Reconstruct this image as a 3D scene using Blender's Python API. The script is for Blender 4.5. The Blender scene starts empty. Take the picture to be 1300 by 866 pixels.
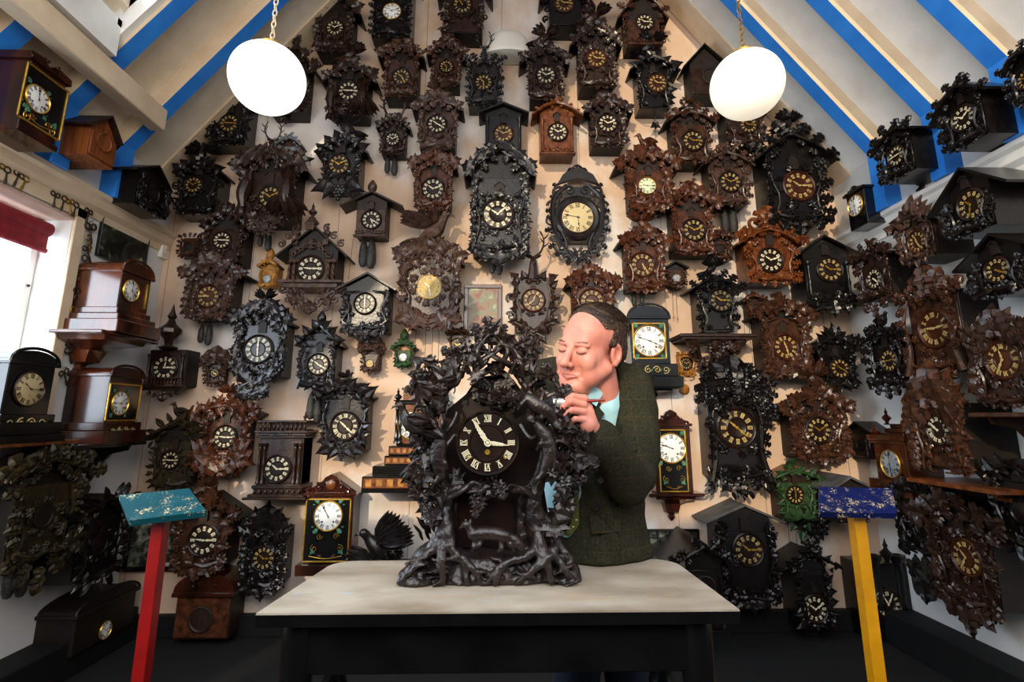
import bpy, math, random
import numpy as np
from math import sin, cos, pi, radians, sqrt, atan2
SC = bpy.context.scene
COL = SC.collection
rnd = random.Random(7)

# ------------------------------------------------------------------ camera model
FPX, PCX, PCY, PIT, YAW, CZ = 670.0, 650.0, 388.0, radians(11.9), radians(1.28), 1.3
_f = np.array([sin(YAW)*cos(PIT), cos(YAW)*cos(PIT), sin(PIT)])
_u = np.array([-sin(PIT)*sin(YAW), -sin(PIT)*cos(YAW), cos(PIT)])
_r = np.array([cos(YAW), -sin(YAW), 0.0])
def ray(x, y): return _f + (x-PCX)/FPX*_r - (y-PCY)/FPX*_u
def onY(x, y, Y):
    d = ray(x, y); t = Y/d[1]; return np.array([d[0]*t, Y, CZ+d[2]*t])
def onX(x, y, X):
    d = ray(x, y); t = X/d[0]; return np.array([X, d[1]*t, CZ+d[2]*t])
def onZ(x, y, Z):
    d = ray(x, y); t = (Z-CZ)/d[2]; return np.array([d[0]*t, d[1]*t, Z])
YB, XL, XR = 3.6, -2.357, 2.46          # the room's back, left and right wall faces

# ------------------------------------------------------------------ materials
def hexc(h):
    h = h.lstrip('#'); c = [int(h[i:i+2], 16)/255 for i in (0, 2, 4)]
    return tuple((x/12.92 if x <= .04045 else ((x+.055)/1.055)**2.4) for x in c)+(1,)
MATS = {}
def mat(name, c1, c2=None, rough=.5, scale=20, bump=0, metal=0, spec=.5, coat=0, emit=0, stretch=(1, 1, 1), bscale=None, contrast=(.35, .65), extra=None, bdist=.01):
    m = bpy.data.materials.new(name); m.use_nodes = True; nt = m.node_tree; N = nt.nodes; Lk = nt.links
    b = N['Principled BSDF']
    c1 = hexc(c1) if isinstance(c1, str) else c1
    b.inputs['Base Color'].default_value = c1
    b.inputs['Roughness'].default_value = rough; b.inputs['Metallic'].default_value = metal
    b.inputs['Specular IOR Level'].default_value = spec*.62; b.inputs['Coat Weight'].default_value = coat; b.inputs['Coat Roughness'].default_value = .15
    if emit:
        b.inputs['Emission Color'].default_value = c1; b.inputs['Emission Strength'].default_value = emit
    tc = N.new('ShaderNodeTexCoord'); mp = N.new('ShaderNodeMapping'); mp.inputs['Scale'].default_value = stretch
    Lk.new(tc.outputs['Object'], mp.inputs['Vector'])
    if c2:
        c2 = hexc(c2) if isinstance(c2, str) else c2
        n = N.new('ShaderNodeTexNoise'); n.inputs['Scale'].default_value = scale; n.inputs['Detail'].default_value = 5
        Lk.new(mp.outputs[0], n.inputs['Vector'])
        r = N.new('ShaderNodeValToRGB'); r.color_ramp.elements[0].position = contrast[0]; r.color_ramp.elements[1].position = contrast[1]
        r.color_ramp.elements[0].color = c1; r.color_ramp.elements[1].color = c2
        Lk.new(n.outputs['Fac'], r.inputs['Fac']); Lk.new(r.outputs[0], b.inputs['Base Color'])
    if bump:
        n = N.new('ShaderNodeTexNoise'); n.inputs['Scale'].default_value = bscale or scale; n.inputs['Detail'].default_value = 3
        Lk.new(mp.outputs[0], n.inputs['Vector'])
        bp = N.new('ShaderNodeBump'); bp.inputs['Strength'].default_value = bump; bp.inputs['Distance'].default_value = bdist
        Lk.new(n.outputs['Fac'], bp.inputs['Height']); Lk.new(bp.outputs[0], b.inputs['Normal'])
    MATS[name] = m
    if extra: extra(nt, b, mp)
    return m
mat('black', '#0b0808', '#15100e', .28, 30, .5, bscale=70, bdist=.002, spec=.6)
mat('ebony', '#100c0d', '#211b1a', .28, 30, .5, bscale=70, bdist=.002, spec=.7)
mat('dark', '#1c100b', '#342119', .28, 30, .5, bscale=70, bdist=.002, spec=.6)
mat('brown', '#26150e', '#472b1c', .28, 30, .5, bscale=70, bdist=.002)
mat('umber', '#2e201a', '#4f392f', .28, 30, .5, bscale=70, bdist=.002)
mat('red', '#2f170d', '#562f1b', .28, 26, .5, bscale=80, bdist=.004)
mat('orange', '#431e0b', '#713d1b', .28, 26, .5, bscale=80, bdist=.004)
mat('moss', '#1b150c', '#342912', .5, 30, .6, bscale=80, bdist=.004)
mat('silver', '#4b5058', '#8b9098', .45, 30, .5, bscale=80, bdist=.004)
mat('roofgrey', '#3a3836', '#55524f', .6, 12, .2)
mat('honey', '#7a4a1c', '#a8752f', .4, 30, .3)
mat('mahog', '#170804', '#3c170b', .18, 8, .05, stretch=(1, 1, .3), coat=.5)
mat('walnut', '#220e07', '#5a2a13', .15, 7, .05, stretch=(1, 1, .35), coat=.6)
mat('ebonised', '#070606', '#0e0d0d', .2, 10, .05, coat=.5)
mat('casewood', '#0e0906', '#1c120c', .55, 12, .1, stretch=(1, 1, 6))
mat('casebrown', '#1b0f09', '#2c1b10', .5, 12, .1, stretch=(6, 6, .6))
mat('plankbrown', '#5c2d13', '#8a4a22', .5, 9, .1, stretch=(5, 5, .5))
mat('dialwood', '#120b09', '#24140e', .3, 20)
mat('dialred', '#2a110a', '#42200f', .3, 20)
mat('ivory', '#d9cfb2', '#c9bc97', .35, 40)
mat('bone', '#b39c62', '#9c8450', .4, 40)
mat('white', '#e9e8e4', '#dedcd6', .25, 40)
mat('gold', '#b98a2e', '#d8ad4c', .3, 30, metal=.8)
mat('brassdial', '#8f7540', '#a88e52', .45, 18, metal=.15)
mat('creamdial', '#c3b287', '#b6a072', .4, 8)
mat('greendial', '#c3cfa6', '#d4dcbc', .35, 8)
mat('silverdial', '#8c9296', '#b6babc', .35, 20, metal=.3)
mat('ink', '#14100f', rough=.5)
mat('chain', '#3a2f22', rough=.5, metal=.5)
mat('brasschain', '#8a6a2a', rough=.4, metal=.7)
mat('cone', '#22211f', '#3a3733', .4, 60, .8, bscale=160, bdist=.006)
mat('leafgreen', '#13280f', '#2a4521', .5, 30, .4)
mat('leafteal', '#2b5a4a', '#4c7d5c', .5, 30, .4)
mat('fawn', '#6e5140', '#8b6a55', .5, 30, .4)

# ------------------------------------------------------------------ mesh accumulator
class MB:
    def __init__(s): s.v = []; s.f = []; s.n = 0; s.m = []
    def add(s, v, f, mi=0):
        v = np.asarray(v, dtype=np.float64).reshape(-1, 3)
        o = s.n; s.v.append(v); s.n += len(v)
        if isinstance(f, np.ndarray): s.f.append(f+o); s.m.append(np.full(len(f), mi))
        else:
            by = {}
            for q in f: by.setdefault(len(q), []).append(q)
            for k, q in by.items(): s.f.append(np.array(q, dtype=np.int64)+o); s.m.append(np.full(len(q), mi))
        return s
    def merge(s, o, M=None, t=(0, 0, 0), mi=None):
        off = s.n
        for v in o.v:
            v2 = v @ np.asarray(M).T if M is not None else v
            s.v.append(v2+np.asarray(t)); s.n += len(v)
        for f, m in zip(o.f, o.m): s.f.append(f+off); s.m.append(m if mi is None else np.full(len(f), mi))
        return s
    def build(s, name, mats, parent=None, loc=None, smooth=38, rot=None):
        me = bpy.data.meshes.new(name)
        V = np.concatenate(s.v) if s.v else np.zeros((0, 3))
        me.vertices.add(len(V)); me.vertices.foreach_set('co', V.astype(np.float32).ravel())
        tot = sum(f.size for f in s.f); np_ = sum(len(f) for f in s.f)
        me.loops.add(tot); me.polygons.add(np_)
        li = np.concatenate([f.ravel() for f in s.f]); sizes = np.concatenate([np.full(len(f), f.shape[1]) for f in s.f])
        me.loops.foreach_set('vertex_index', li.astype(np.int32))
        st = np.zeros(np_, dtype=np.int32); st[1:] = np.cumsum(sizes)[:-1]
        me.polygons.foreach_set('loop_start', st); 
        me.polygons.foreach_set('material_index', np.concatenate(s.m).astype(np.int32))
        if not isinstance(mats, (list, tuple)): mats = [mats]
        for m in mats: me.materials.append(MATS[m] if isinstance(m, str) else m)
        me.update(calc_edges=True); me.validate()
        if not smooth: me.polygons.foreach_set('use_smooth', np.zeros(len(me.polygons), dtype=bool))
        if smooth:
            me.polygons.foreach_set('use_smooth', np.ones(len(me.polygons), dtype=bool))
            try: me.set_sharp_from_angle(angle=radians(smooth))
            except Exception: pass
        o = bpy.data.objects.new(name, me); COL.objects.link(o)
        if parent is not None: o.parent = parent
        if loc is not None: o.location = loc
        if rot is not None: o.rotation_euler = rot
        return o
def empty(name, loc, rz=0):
    o = bpy.data.objects.new(name, None); COL.objects.link(o); o.location = loc; o.rotation_euler = (0, 0, rz); o.empty_display_size = .05
    return o
def tag(o, label=None, cat=None, group=None, kind=None):
    if label: o['label'] = label
    if cat: o['category'] = cat
    if group: o['group'] = group
    if kind: o['kind'] = kind
    return o
def struct(o): o['kind'] = 'structure'; return o

# ------------------------------------------------------------------ shapes (return verts, faces)
def box(x0, x1, y0, y1, z0, z1, b=0):
    if x0 > x1: x0, x1 = x1, x0
    if y0 > y1: y0, y1 = y1, y0
    if z0 > z1: z0, z1 = z1, z0
    if b <= 0:
        v = [(x, y, z) for z in (z0, z1) for y in (y0, y1) for x in (x0, x1)]
        return v, [(0, 2, 3, 1), (4, 5, 7, 6), (0, 1, 5, 4), (2, 6, 7, 3), (0, 4, 6, 2), (1, 3, 7, 5)]
    b = min(b, (x1-x0)*.45, (y1-y0)*.45, (z1-z0)*.45)
    c = [(x0, x1), (y0, y1), (z0, z1)]; v = []; idx = {}
    for sx in (0, 1):
        for sy in (0, 1):
            for sz in (0, 1):
                for ax in range(3):
                    p = [c[0][sx], c[1][sy], c[2][sz]]; s = (sx, sy, sz)
                    for k in range(3):
                        if k != ax: p[k] += b if s[k] == 0 else -b
                    idx[(sx, sy, sz, ax)] = len(v); v.append(p)
    f = []
    for ax in range(3):
        a, bb = [k for k in range(3) if k != ax]
        for s in (0, 1):
            q = []
            for (i, j) in ((0, 0), (1, 0), (1, 1), (0, 1)):
                t = [0, 0, 0]; t[ax] = s; t[a] = i; t[bb] = j; q.append(idx[(*t, ax)])
            f.append(q if (s == 1) == (ax != 1) else q[::-1])
    for ax in range(3):
        a, bb = [k for k in range(3) if k != ax]
        for i in (0, 1):
            for j in (0, 1):
                t0 = [0, 0, 0]; t0[a] = i; t0[bb] = j; t1 = list(t0); t1[ax] = 1
                f.append([idx[(*t0, a)], idx[(*t1, a)], idx[(*t1, bb)], idx[(*t0, bb)]])
    for sx in (0, 1):
        for sy in (0, 1):
            for sz in (0, 1): f.append([idx[(sx, sy, sz, k)] for k in range(3)])
    return fixn(v, f)
def fixn(v, f):
    v = np.array(v, float); c = v.mean(0); out = []
    for q in f:
        p = v[list(q)]; n = np.cross(p[1]-p[0], p[2]-p[0])
        out.append(list(q) if np.dot(n, p.mean(0)-c) > 0 else list(q)[::-1])
    return v, out
def prism(pts, y0, y1):                                     # outline in x,z, extruded along y (front y0 < back y1)
    n = len(pts); a = sum(pts[i][0]*pts[(i+1) % n][1]-pts[(i+1) % n][0]*pts[i][1] for i in range(n))
    if a < 0: pts = pts[::-1]
    v = [(x, y0, z) for x, z in pts]+[(x, y1, z) for x, z in pts]
    f = [list(range(n)), list(range(2*n-1, n-1, -1))]+[[(i+1) % n, i, i+n, (i+1) % n+n] for i in range(n)]
    return v, f
def tube(pts, rad, n=6, cap=True, flat=1.0):
    P = np.array(pts, float); k = len(P)
    R = np.full(k, rad, float) if np.isscalar(rad) else np.array(rad, float)
    if len(R) != k: R = np.interp(np.linspace(0, 1, k), np.linspace(0, 1, len(R)), R)
    T = np.gradient(P, axis=0); T /= np.linalg.norm(T, axis=1)[:, None]+1e-12
    ref = np.array([0, 1., 0]) if abs(T[0][1]) < .8 else np.array([1., 0, 0])
    A = np.cross(T[0], ref); A /= np.linalg.norm(A); V = []
    th = np.arange(n)*2*pi/n
    for i in range(k):
        A = A-T[i]*np.dot(A, T[i]); A /= np.linalg.norm(A)+1e-12; B = np.cross(T[i], A)
        V.append(P[i]+R[i]*(np.cos(th)[:, None]*A+np.sin(th)[:, None]*B*flat))
    V = np.concatenate(V); F = []
    for i in range(k-1):
        for j in range(n): F.append((i*n+j, i*n+(j+1) % n, (i+1)*n+(j+1) % n, (i+1)*n+j))
    if cap: F.append(tuple(range(n-1, -1, -1))); F.append(tuple((k-1)*n+j for j in range(n)))
    return V, F
def lathe(prof, c=(0, 0, 0), n=12, axis='z'):
    V = []; F = []; k = len(prof)
    for r, z in prof:
        for j in range(n):
            a = 2*pi*j/n
            V.append((r*cos(a), r*sin(a), z))
    for i in range(k-1):
        for j in range(n): F.append((i*n+j, i*n+(j+1) % n, (i+1)*n+(j+1) % n, (i+1)*n+j))
    F.append(tuple(range(n-1, -1, -1))); F.append(tuple((k-1)*n+j for j in range(n)))
    V = np.array(V)
    if axis == 'y': V = V[:, [0, 2, 1]]*np.array([1, -1, 1])    # profile z goes towards the viewer (-y)
    return V+np.array(c), F
def ell(c, r, n=10, m=7, M=None):
    V = [(0, 0, -1)]
    for i in range(1, m):
        p = -pi/2+pi*i/m
        for j in range(n): a = 2*pi*j/n; V.append((cos(p)*cos(a), cos(p)*sin(a), sin(p)))
    V.append((0, 0, 1)); F = []
    for j in range(n): F.append((0, 1+(j+1) % n, 1+j))
    for i in range(m-2):
        for j in range(n): F.append((1+i*n+j, 1+i*n+(j+1) % n, 1+(i+1)*n+(j+1) % n, 1+(i+1)*n+j))
    for j in range(n): F.append((len(V)-1, 1+(m-2)*n+j, 1+(m-2)*n+(j+1) % n))
    V = np.array(V)*np.array(r)
    if M is not None: V = V @ M.T
    return V+np.array(c), F
def rotm(ax, a):
    c, s = cos(a), sin(a)
    return np.array({'x': [[1, 0, 0], [0, c, -s], [0, s, c]], 'y': [[c, 0, s], [0, 1, 0], [-s, 0, c]], 'z': [[c, -s, 0], [s, c, 0], [0, 0, 1]]}[ax])
def spline(ctrl, n=12):
    P = [np.array(p, float) for p in ctrl]
    if len(P) < 3: return [P[0]+(P[-1]-P[0])*i/(n-1) for i in range(n)]
    P = [2*P[0]-P[1]]+P+[2*P[-1]-P[-2]]; out = []; seg = len(P)-3
    for i in range(n):
        t = i/(n-1)*seg; k = min(int(t), seg-1); t -= k; a, b, c, d = P[k:k+4]
        out.append(.5*((2*b)+(-a+c)*t+(2*a-5*b+4*c-d)*t*t+(-a+3*b-3*c+d)*t**3))
    return out

# carved leaves: closed little solids with a sunken midrib and raised half-blades
OUT = {
 'vine': [(0, 0), (.12, -.12), (.36, -.12), (.3, .08), (.56, .08), (.7, .3), (.5, .34), (.62, .56), (.4, .54), (.3, .62), (.3, .8), (.12, .82), (0, 1.06)],
 'oak': [(0, 0), (.12, .06), (.28, .1), (.3, .22), (.14, .28), (.2, .38), (.42, .42), (.44, .55), (.2, .56), (.22, .68), (.36, .76), (.26, .9), (0, 1.02)],
 'lance': [(0, 0), (.15, .15), (.24, .38), (.2, .64), (.1, .85), (0, 1)],
 'ivy': [(0, 0), (.3, -.12), (.56, .05), (.38, .3), (.3, .5), (.12, .74), (0, 1)],
 'maple': [(0, 0), (.1, -.08), (.42, -.2), (.34, .02), (.72, .1), (.58, .28), (.84, .5), (.5, .5), (.42, .46), (.46, .76), (.28, .66), (.14, .8), (0, 1.1)],
}
def _leafmesh(kind):
    O = OUT[kind]; k = len(O); V = []; F = []
    t0, t1 = O[0][1], O[-1][1]
    def rib(i): return t0+(t1-t0)*(i/(k-1))
    rows = []
    for i, (x, z) in enumerate(O):
        rz = rib(i); h = 1 if 0 < i < k-1 else 0
        row = []
        for s in (-1, 1):
            row.append((s*x, 0.0, z)); row.append((s*x*.5, -.13*h, (z+rz)/2))
        rows.append([row[0], row[1], (0, -.05*h, rz), row[3], row[2]])
    for r in rows: V += r
    for i in range(k-1):
        for j in range(4): a = i*5+j; F.append((a, a+5, a+6, a+1))
    o = len(V)
    for r in rows: V += [(r[0][0]*.9, .07, r[0][2]), (0, .09, r[2][2]), (r[4][0]*.9, .07, r[4][2])]
    for i in range(k-1):
        for j in range(2): a = o+i*3+j; F.append((a, a+1, a+4, a+3))
        F.append((i*5, o+i*3, o+i*3+3, i*5+5)); F.append((i*5+4, i*5+9, o+i*3+5, o+i*3+2))
    return np.array(V), np.array([q[::-1] for q in F])
LEAF = {k: _leafmesh(k) for k in OUT}
def leaf(mb, pos, size, ang=0, tilt=.2, roll=0, kind='vine', mi=0, curl=.25, wide=1.0):
    V, F = LEAF[kind]; V = V.copy(); V[:, 0] *= wide
    V[:, 1] += curl*V[:, 2]**2*.6-.12*np.abs(V[:, 0])*np.sign(curl or 1)
    M = rotm('y', ang) @ rotm('x', tilt) @ rotm('z', roll)
    mb.add((V*size) @ M.T+np.array(pos), F, mi)

def feather_fan(mb, pos, length, a0, a1, n, y=0, w=.16, mi=0, curl=.2, tilt=0.1):
    for i in range(n):
        a = a0+(a1-a0)*(i/(max(1, n-1)))
        leaf(mb, (pos[0], pos[1]+y+.004*i*(1 if i % 2 else -1), pos[2]), length*(1-.12*abs(i-(n-1)/2)/n), a, tilt, 0, 'lance', mi, curl, w/.24)
def bird(mb, p, s, face=1, wings='fold', tail=None, up=.6, mi=0):
    """carved bird standing at p (its feet), height about s; face=+1 looks right"""
    p = np.array(p, float); F = face
    def q(x, y, z): return p+np.array([x*F, y, z])*s
    body = spline([q(-.34, 0, .22), q(-.12, 0, .34), (q(.12, 0, .5)), q(.26, 0, .74), q(.3, -.02, .86)], 10)
    mb.add(*tube(body, [.03*s, .12*s, .19*s, .2*s, .15*s, .09*s, .09*s, .1*s], 8), mi)
    mb.add(*ell(q(.33, -.02, .9), (.11*s, .1*s, .1*s), 8, 6), mi)
    mb.add(*tube([q(.4, -.02, .9), q(.52, -.02, .86), q(.56, -.02, .8)], [.04*s, .025*s, .006*s], 5), mi)
    for dy in (-.06, .06):
        mb.add(*tube([q(.05, dy, .32), q(.08, dy, .12), q(.02, dy, 0)], .025*s, 5), mi)
    feather_fan(mb, q(-.2, 0, .28), .62*s, F*radians(-125), F*radians(-100), 4, mi=mi)
    if wings == 'fold':
        for dy in (-.13, .13):
            feather_fan(mb, q(.16, dy, .62), .68*s, F*radians(-128), F*radians(-100), 3, mi=mi, w=.24)
    elif wings == 'spread':
        feather_fan(mb, q(.1, -.05, .6), .62*s, F*radians(-75), F*radians(-22), 7, mi=mi, w=.17)
        feather_fan(mb, q(.2, -.05, .6), .62*s, F*radians(18), F*radians(72), 7, mi=mi, w=.17)
    elif wings == 'up':
        feather_fan(mb, q(.05, -.06, .6), .85*s, F*radians(-84), F*radians(-58), 6, mi=mi, w=.16)
        feather_fan(mb, q(.08, .1, .62), .62*s, F*radians(-30), F*radians(0), 5, mi=mi, w=.16)
def eagle(mb, p, s, mi=0):
    """front view, wings half raised, s = height"""
    p = np.array(p, float)
    def q(x, y, z): return p+np.array([x, y, z])*s
    mb.add(*tube(spline([q(0, 0, .05), q(0, -.03, .3), q(0, -.05, .6), q(.02, -.06, .82)], 8), [.08*s, .17*s, .2*s, .16*s, .09*s, .08*s], 8), mi)
    mb.add(*ell(q(.04, -.07, .88), (.1*s, .1*s, .09*s), 8, 6), mi)
    mb.add(*tube([q(.1, -.09, .88), q(.2, -.1, .85), q(.22, -.1, .8)], [.04*s, .022*s, .005*s], 5), mi)
    for a in (-1, 1):
        feather_fan(mb, q(a*.1, -.02, .66), .72*s, a*radians(38), a*radians(118), 7, mi=mi, w=.2)
        mb.add(*tube([q(a*.08, -.04, .68), q(a*.3, -.06, .86), q(a*.44, -.06, .92)], [.07*s, .05*s, .02*s], 6), mi)
        mb.add(*tube([q(a*.08, -.04, .2), q(a*.1, -.06, 0)], [.05*s, .03*s], 5), mi)
    feather_fan(mb, q(0, .02, .22), .42*s, radians(160), radians(200), 5, mi=mi)
def antlers(mb, p, s, r=.02, mi=0, y=0):
    for a in (-1, 1):
        P = spline([(p[0]+a*.06*s, p[1], p[2]), (p[0]+a*.3*s, p[1]-.03*s, p[2]+.2*s), (p[0]+a*.42*s, p[1]-.1*s, p[2]+.6*s), (p[0]+a*.3*s, p[1]-.12*s, p[2]+1.0*s)], 9)
        mb.add(*tube(P, [r*1.5, r, r*.9, r*.35], 5), mi)
        for k, dx, dz in ((2, .1, .24), (4, .24, .2), (5, -.16, .22), (6, .2, .22), (7, -.12, .2)):
            b = np.array(P[k]); mb.add(*tube(spline([b, b+np.array([a*dx*.6*s, -.03*s, dz*.4*s]), b+np.array([a*dx*s, -.02*s, dz*s])], 4), [r*.8, r*.6, r*.2], 4), mi)
def staghead(mb, p, s, mi=0, ant=True, turn=0):
    """neck rises from p; head about s tall without antlers"""
    p = np.array(p, float)
    def q(x, y, z): return p+np.array([x*cos(turn)-y*sin(turn), x*sin(turn)+y*cos(turn), z])*s
    mb.add(*tube(spline([q(0, .05, -.15), q(0, -.05, .25), q(0, -.12, .6)], 7), [.26*s, .2*s, .15*s], 8), mi)
    mb.add(*tube(spline([q(0, -.06, .72), q(0, -.24, .62), q(0, -.46, .42)], 7), [.12*s, .15*s, .12*s, .08*s, .06*s], 8), mi)
    mb.add(*ell(q(0, -.48, .4), (.06*s, .05*s, .05*s), 7, 5), mi)
    for a in (-1, 1):
        leaf(mb, q(a*.1, -.06, .74), .32*s, a*radians(62), .1, 0, 'lance', mi, .1, .9)
        mb.add(*ell(q(a*.09, -.2, .7), (.03*s,)*3, 6, 4), mi)
    if ant: antlers(mb, q(0, -.05, .8), 1.15*s, .05*s, mi)
def hare(mb, p, s, a=1, mi=0):
    """game hanging head down from p, length s"""
    p = np.array(p, float)
    def q(x, y, z): return p+np.array([x*a, y, z])*s
    mb.add(*tube(spline([q(0, 0, 0), q(.02, -.03, -.2), q(.06, -.06, -.45), q(.02, -.06, -.7)], 9), [.03*s, .09*s, .13*s, .12*s, .09*s, .06*s], 8), mi)
    mb.add(*ell(q(.02, -.08, -.8), (.07*s, .08*s, .11*s), 8, 6), mi)
    for e in (-.05, .07): leaf(mb, q(e, -.07, -.82), .24*s, radians(180)+e*3, .1, 0, 'lance', mi, .1, .7)
    for e in (-1, 1):
        mb.add(*tube([q(e*.05, -.03, -.12), q(e*.05, -.03, .1)], [.035*s, .02*s], 5), mi)
        mb.add(*tube([q(e*.07, -.08, -.6), q(e*.13, -.1, -.82)], [.03*s, .02*s], 5), mi)
def deadbird(mb, p, s, a=1, mi=0):
    p = np.array(p, float)
    def q(x, y, z): return p+np.array([x*a, y, z])*s
    mb.add(*tube(spline([q(0, 0, .05), q(0, -.05, -.25), q(.02, -.07, -.5), q(.08, -.06, -.72)], 9), [.03*s, .1*s, .15*s, .12*s, .05*s, .04*s], 8), mi)
    mb.add(*ell(q(.1, -.07, -.78), (.05*s,)*3, 7, 5), mi)
    mb.add(*tube([q(.1, -.08, -.8), q(.14, -.09, -.9)], [.02*s, .004*s], 4), mi)
    feather_fan(mb, q(0, -.06, -.3), .6*s, radians(180)-a*.9, radians(180)-a*.2, 5, mi=mi)
    feather_fan(mb, q(0, -.06, -.3), .5*s, radians(180)+a*.3, radians(180)+a*.9, 4, mi=mi)
    feather_fan(mb, q(0, 0, -.1), .4*s, -.4, .4, 4, mi=mi)
def grapes(mb, p, s, mi=0):
    for i, n in enumerate((3, 4, 3, 2, 1)):
        for j in range(n):
            mb.add(*ell((p[0]+(j-(n-1)/2)*.24*s, p[1]-.06*s*(1+(j % 2)), p[2]-i*.22*s), (.15*s,)*3, 7, 5), mi)
def spiral(mb, p, s, turns=1.2, a0=0, d=1, r=.06, mi=0, n=18):
    P = []
    for i in range(n):
        t = i/(n-1); R = s*(1-.82*t); a = a0+d*turns*2*pi*t
        P.append((p[0]+R*cos(a), p[1], p[2]+R*sin(a)))
    mb.add(*tube(P, [r*s*1.3, r*s, r*s*.7, r*s*1.6], 6), mi)
def finial(mb, p, s, mi=0, n=8):
    mb.add(*lathe([(.16*s, 0), (.2*s, .04*s), (.08*s, .1*s), (.1*s, .2*s), (.24*s, .36*s), (.24*s, .44*s), (.1*s, .56*s), (.06*s, .66*s), (.1*s, .72*s), (.05*s, .82*s), (.008*s, 1.0*s)], p, n), mi)
def column(mb, p, h, r, mi=0, n=10):
    mb.add(*lathe([(1.3*r, 0), (1.3*r, .05*h), (.9*r, .08*h), (1.1*r, .14*h), (.7*r, .2*h), (.75*r, .4*h), (1.0*r, .47*h), (.7*r, .53*h), (.65*r, .8*h), (1.0*r, .86*h), (.8*r, .9*h), (1.3*r, .94*h), (1.3*r, h)], p, n), mi)

# signed-distance sculpting -> one continuous surface
def surfnet(fn, lo, hi, res):
    lo = np.array(lo, float); hi = np.array(hi, float); n = np.ceil((hi-lo)/res).astype(int)+1
    ax = [lo[i]+res*np.arange(n[i]) for i in range(3)]
    X, Y, Z = np.meshgrid(*ax, indexing='ij'); D = fn(X.astype(np.float32), Y.astype(np.float32), Z.astype(np.float32))
    S = D < 0; c = np.zeros((n[0]-1, n[1]-1, n[2]-1), int)
    for i in (0, 1):
        for j in (0, 1):
            for k in (0, 1): c += S[i:n[0]-1+i, j:n[1]-1+j, k:n[2]-1+k]
    act = (c > 0) & (c < 8); ids = -np.ones(act.shape, int); I = np.argwhere(act); ids[act] = np.arange(len(I))
    acc = np.zeros((len(I), 3)); cnt = np.zeros(len(I))
    co = [(i, j, k) for i in (0, 1) for j in (0, 1) for k in (0, 1)]
    for a in co:
        for d in range(3):
            if a[d]: continue
            b = list(a); b[d] = 1
            da = D[I[:, 0]+a[0], I[:, 1]+a[1], I[:, 2]+a[2]]; db = D[I[:, 0]+b[0], I[:, 1]+b[1], I[:, 2]+b[2]]
            m = (da < 0) != (db < 0); t = np.zeros(len(I)); t[m] = da[m]/(da[m]-db[m])
            p = np.tile(np.array(a, float), (len(I), 1)); p[:, d] = t
            acc[m] += p[m]; cnt[m] += 1
    V = lo+res*(I+acc/cnt[:, None]); F = []
    for d in range(3):
        o1, o2 = [k for k in range(3) if k != d]
        sl0 = [slice(1, -1)]*3; sl0[d] = slice(0, n[d]-1)
        e0 = [slice(1, n[q]-1) for q in range(3)]; e0[d] = slice(0, n[d]-1); e1 = list(e0); e1[d] = slice(1, n[d])
        A = S[tuple(e0)]; B = S[tuple(e1)]
        for val, flip in ((A & ~B, False), (~A & B, True)):
            J = np.argwhere(val)
            if not len(J): continue
            J = J+np.array([0 if q == d else 1 for q in range(3)])
            def cell(a, b):
                K = J.copy(); K[:, o1] -= a; K[:, o2] -= b; return ids[K[:, 0], K[:, 1], K[:, 2]]
            q = np.stack([cell(1, 1), cell(0, 1), cell(0, 0), cell(1, 0)], 1)
            if (d == 1) != flip: q = q[:, ::-1]
            F.append(q)
    return V, np.concatenate(F)
def smin(a, b, k):
    h = np.clip(.5+.5*(b-a)/k, 0, 1); return b*(1-h)+a*h-k*h*(1-h)
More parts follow.
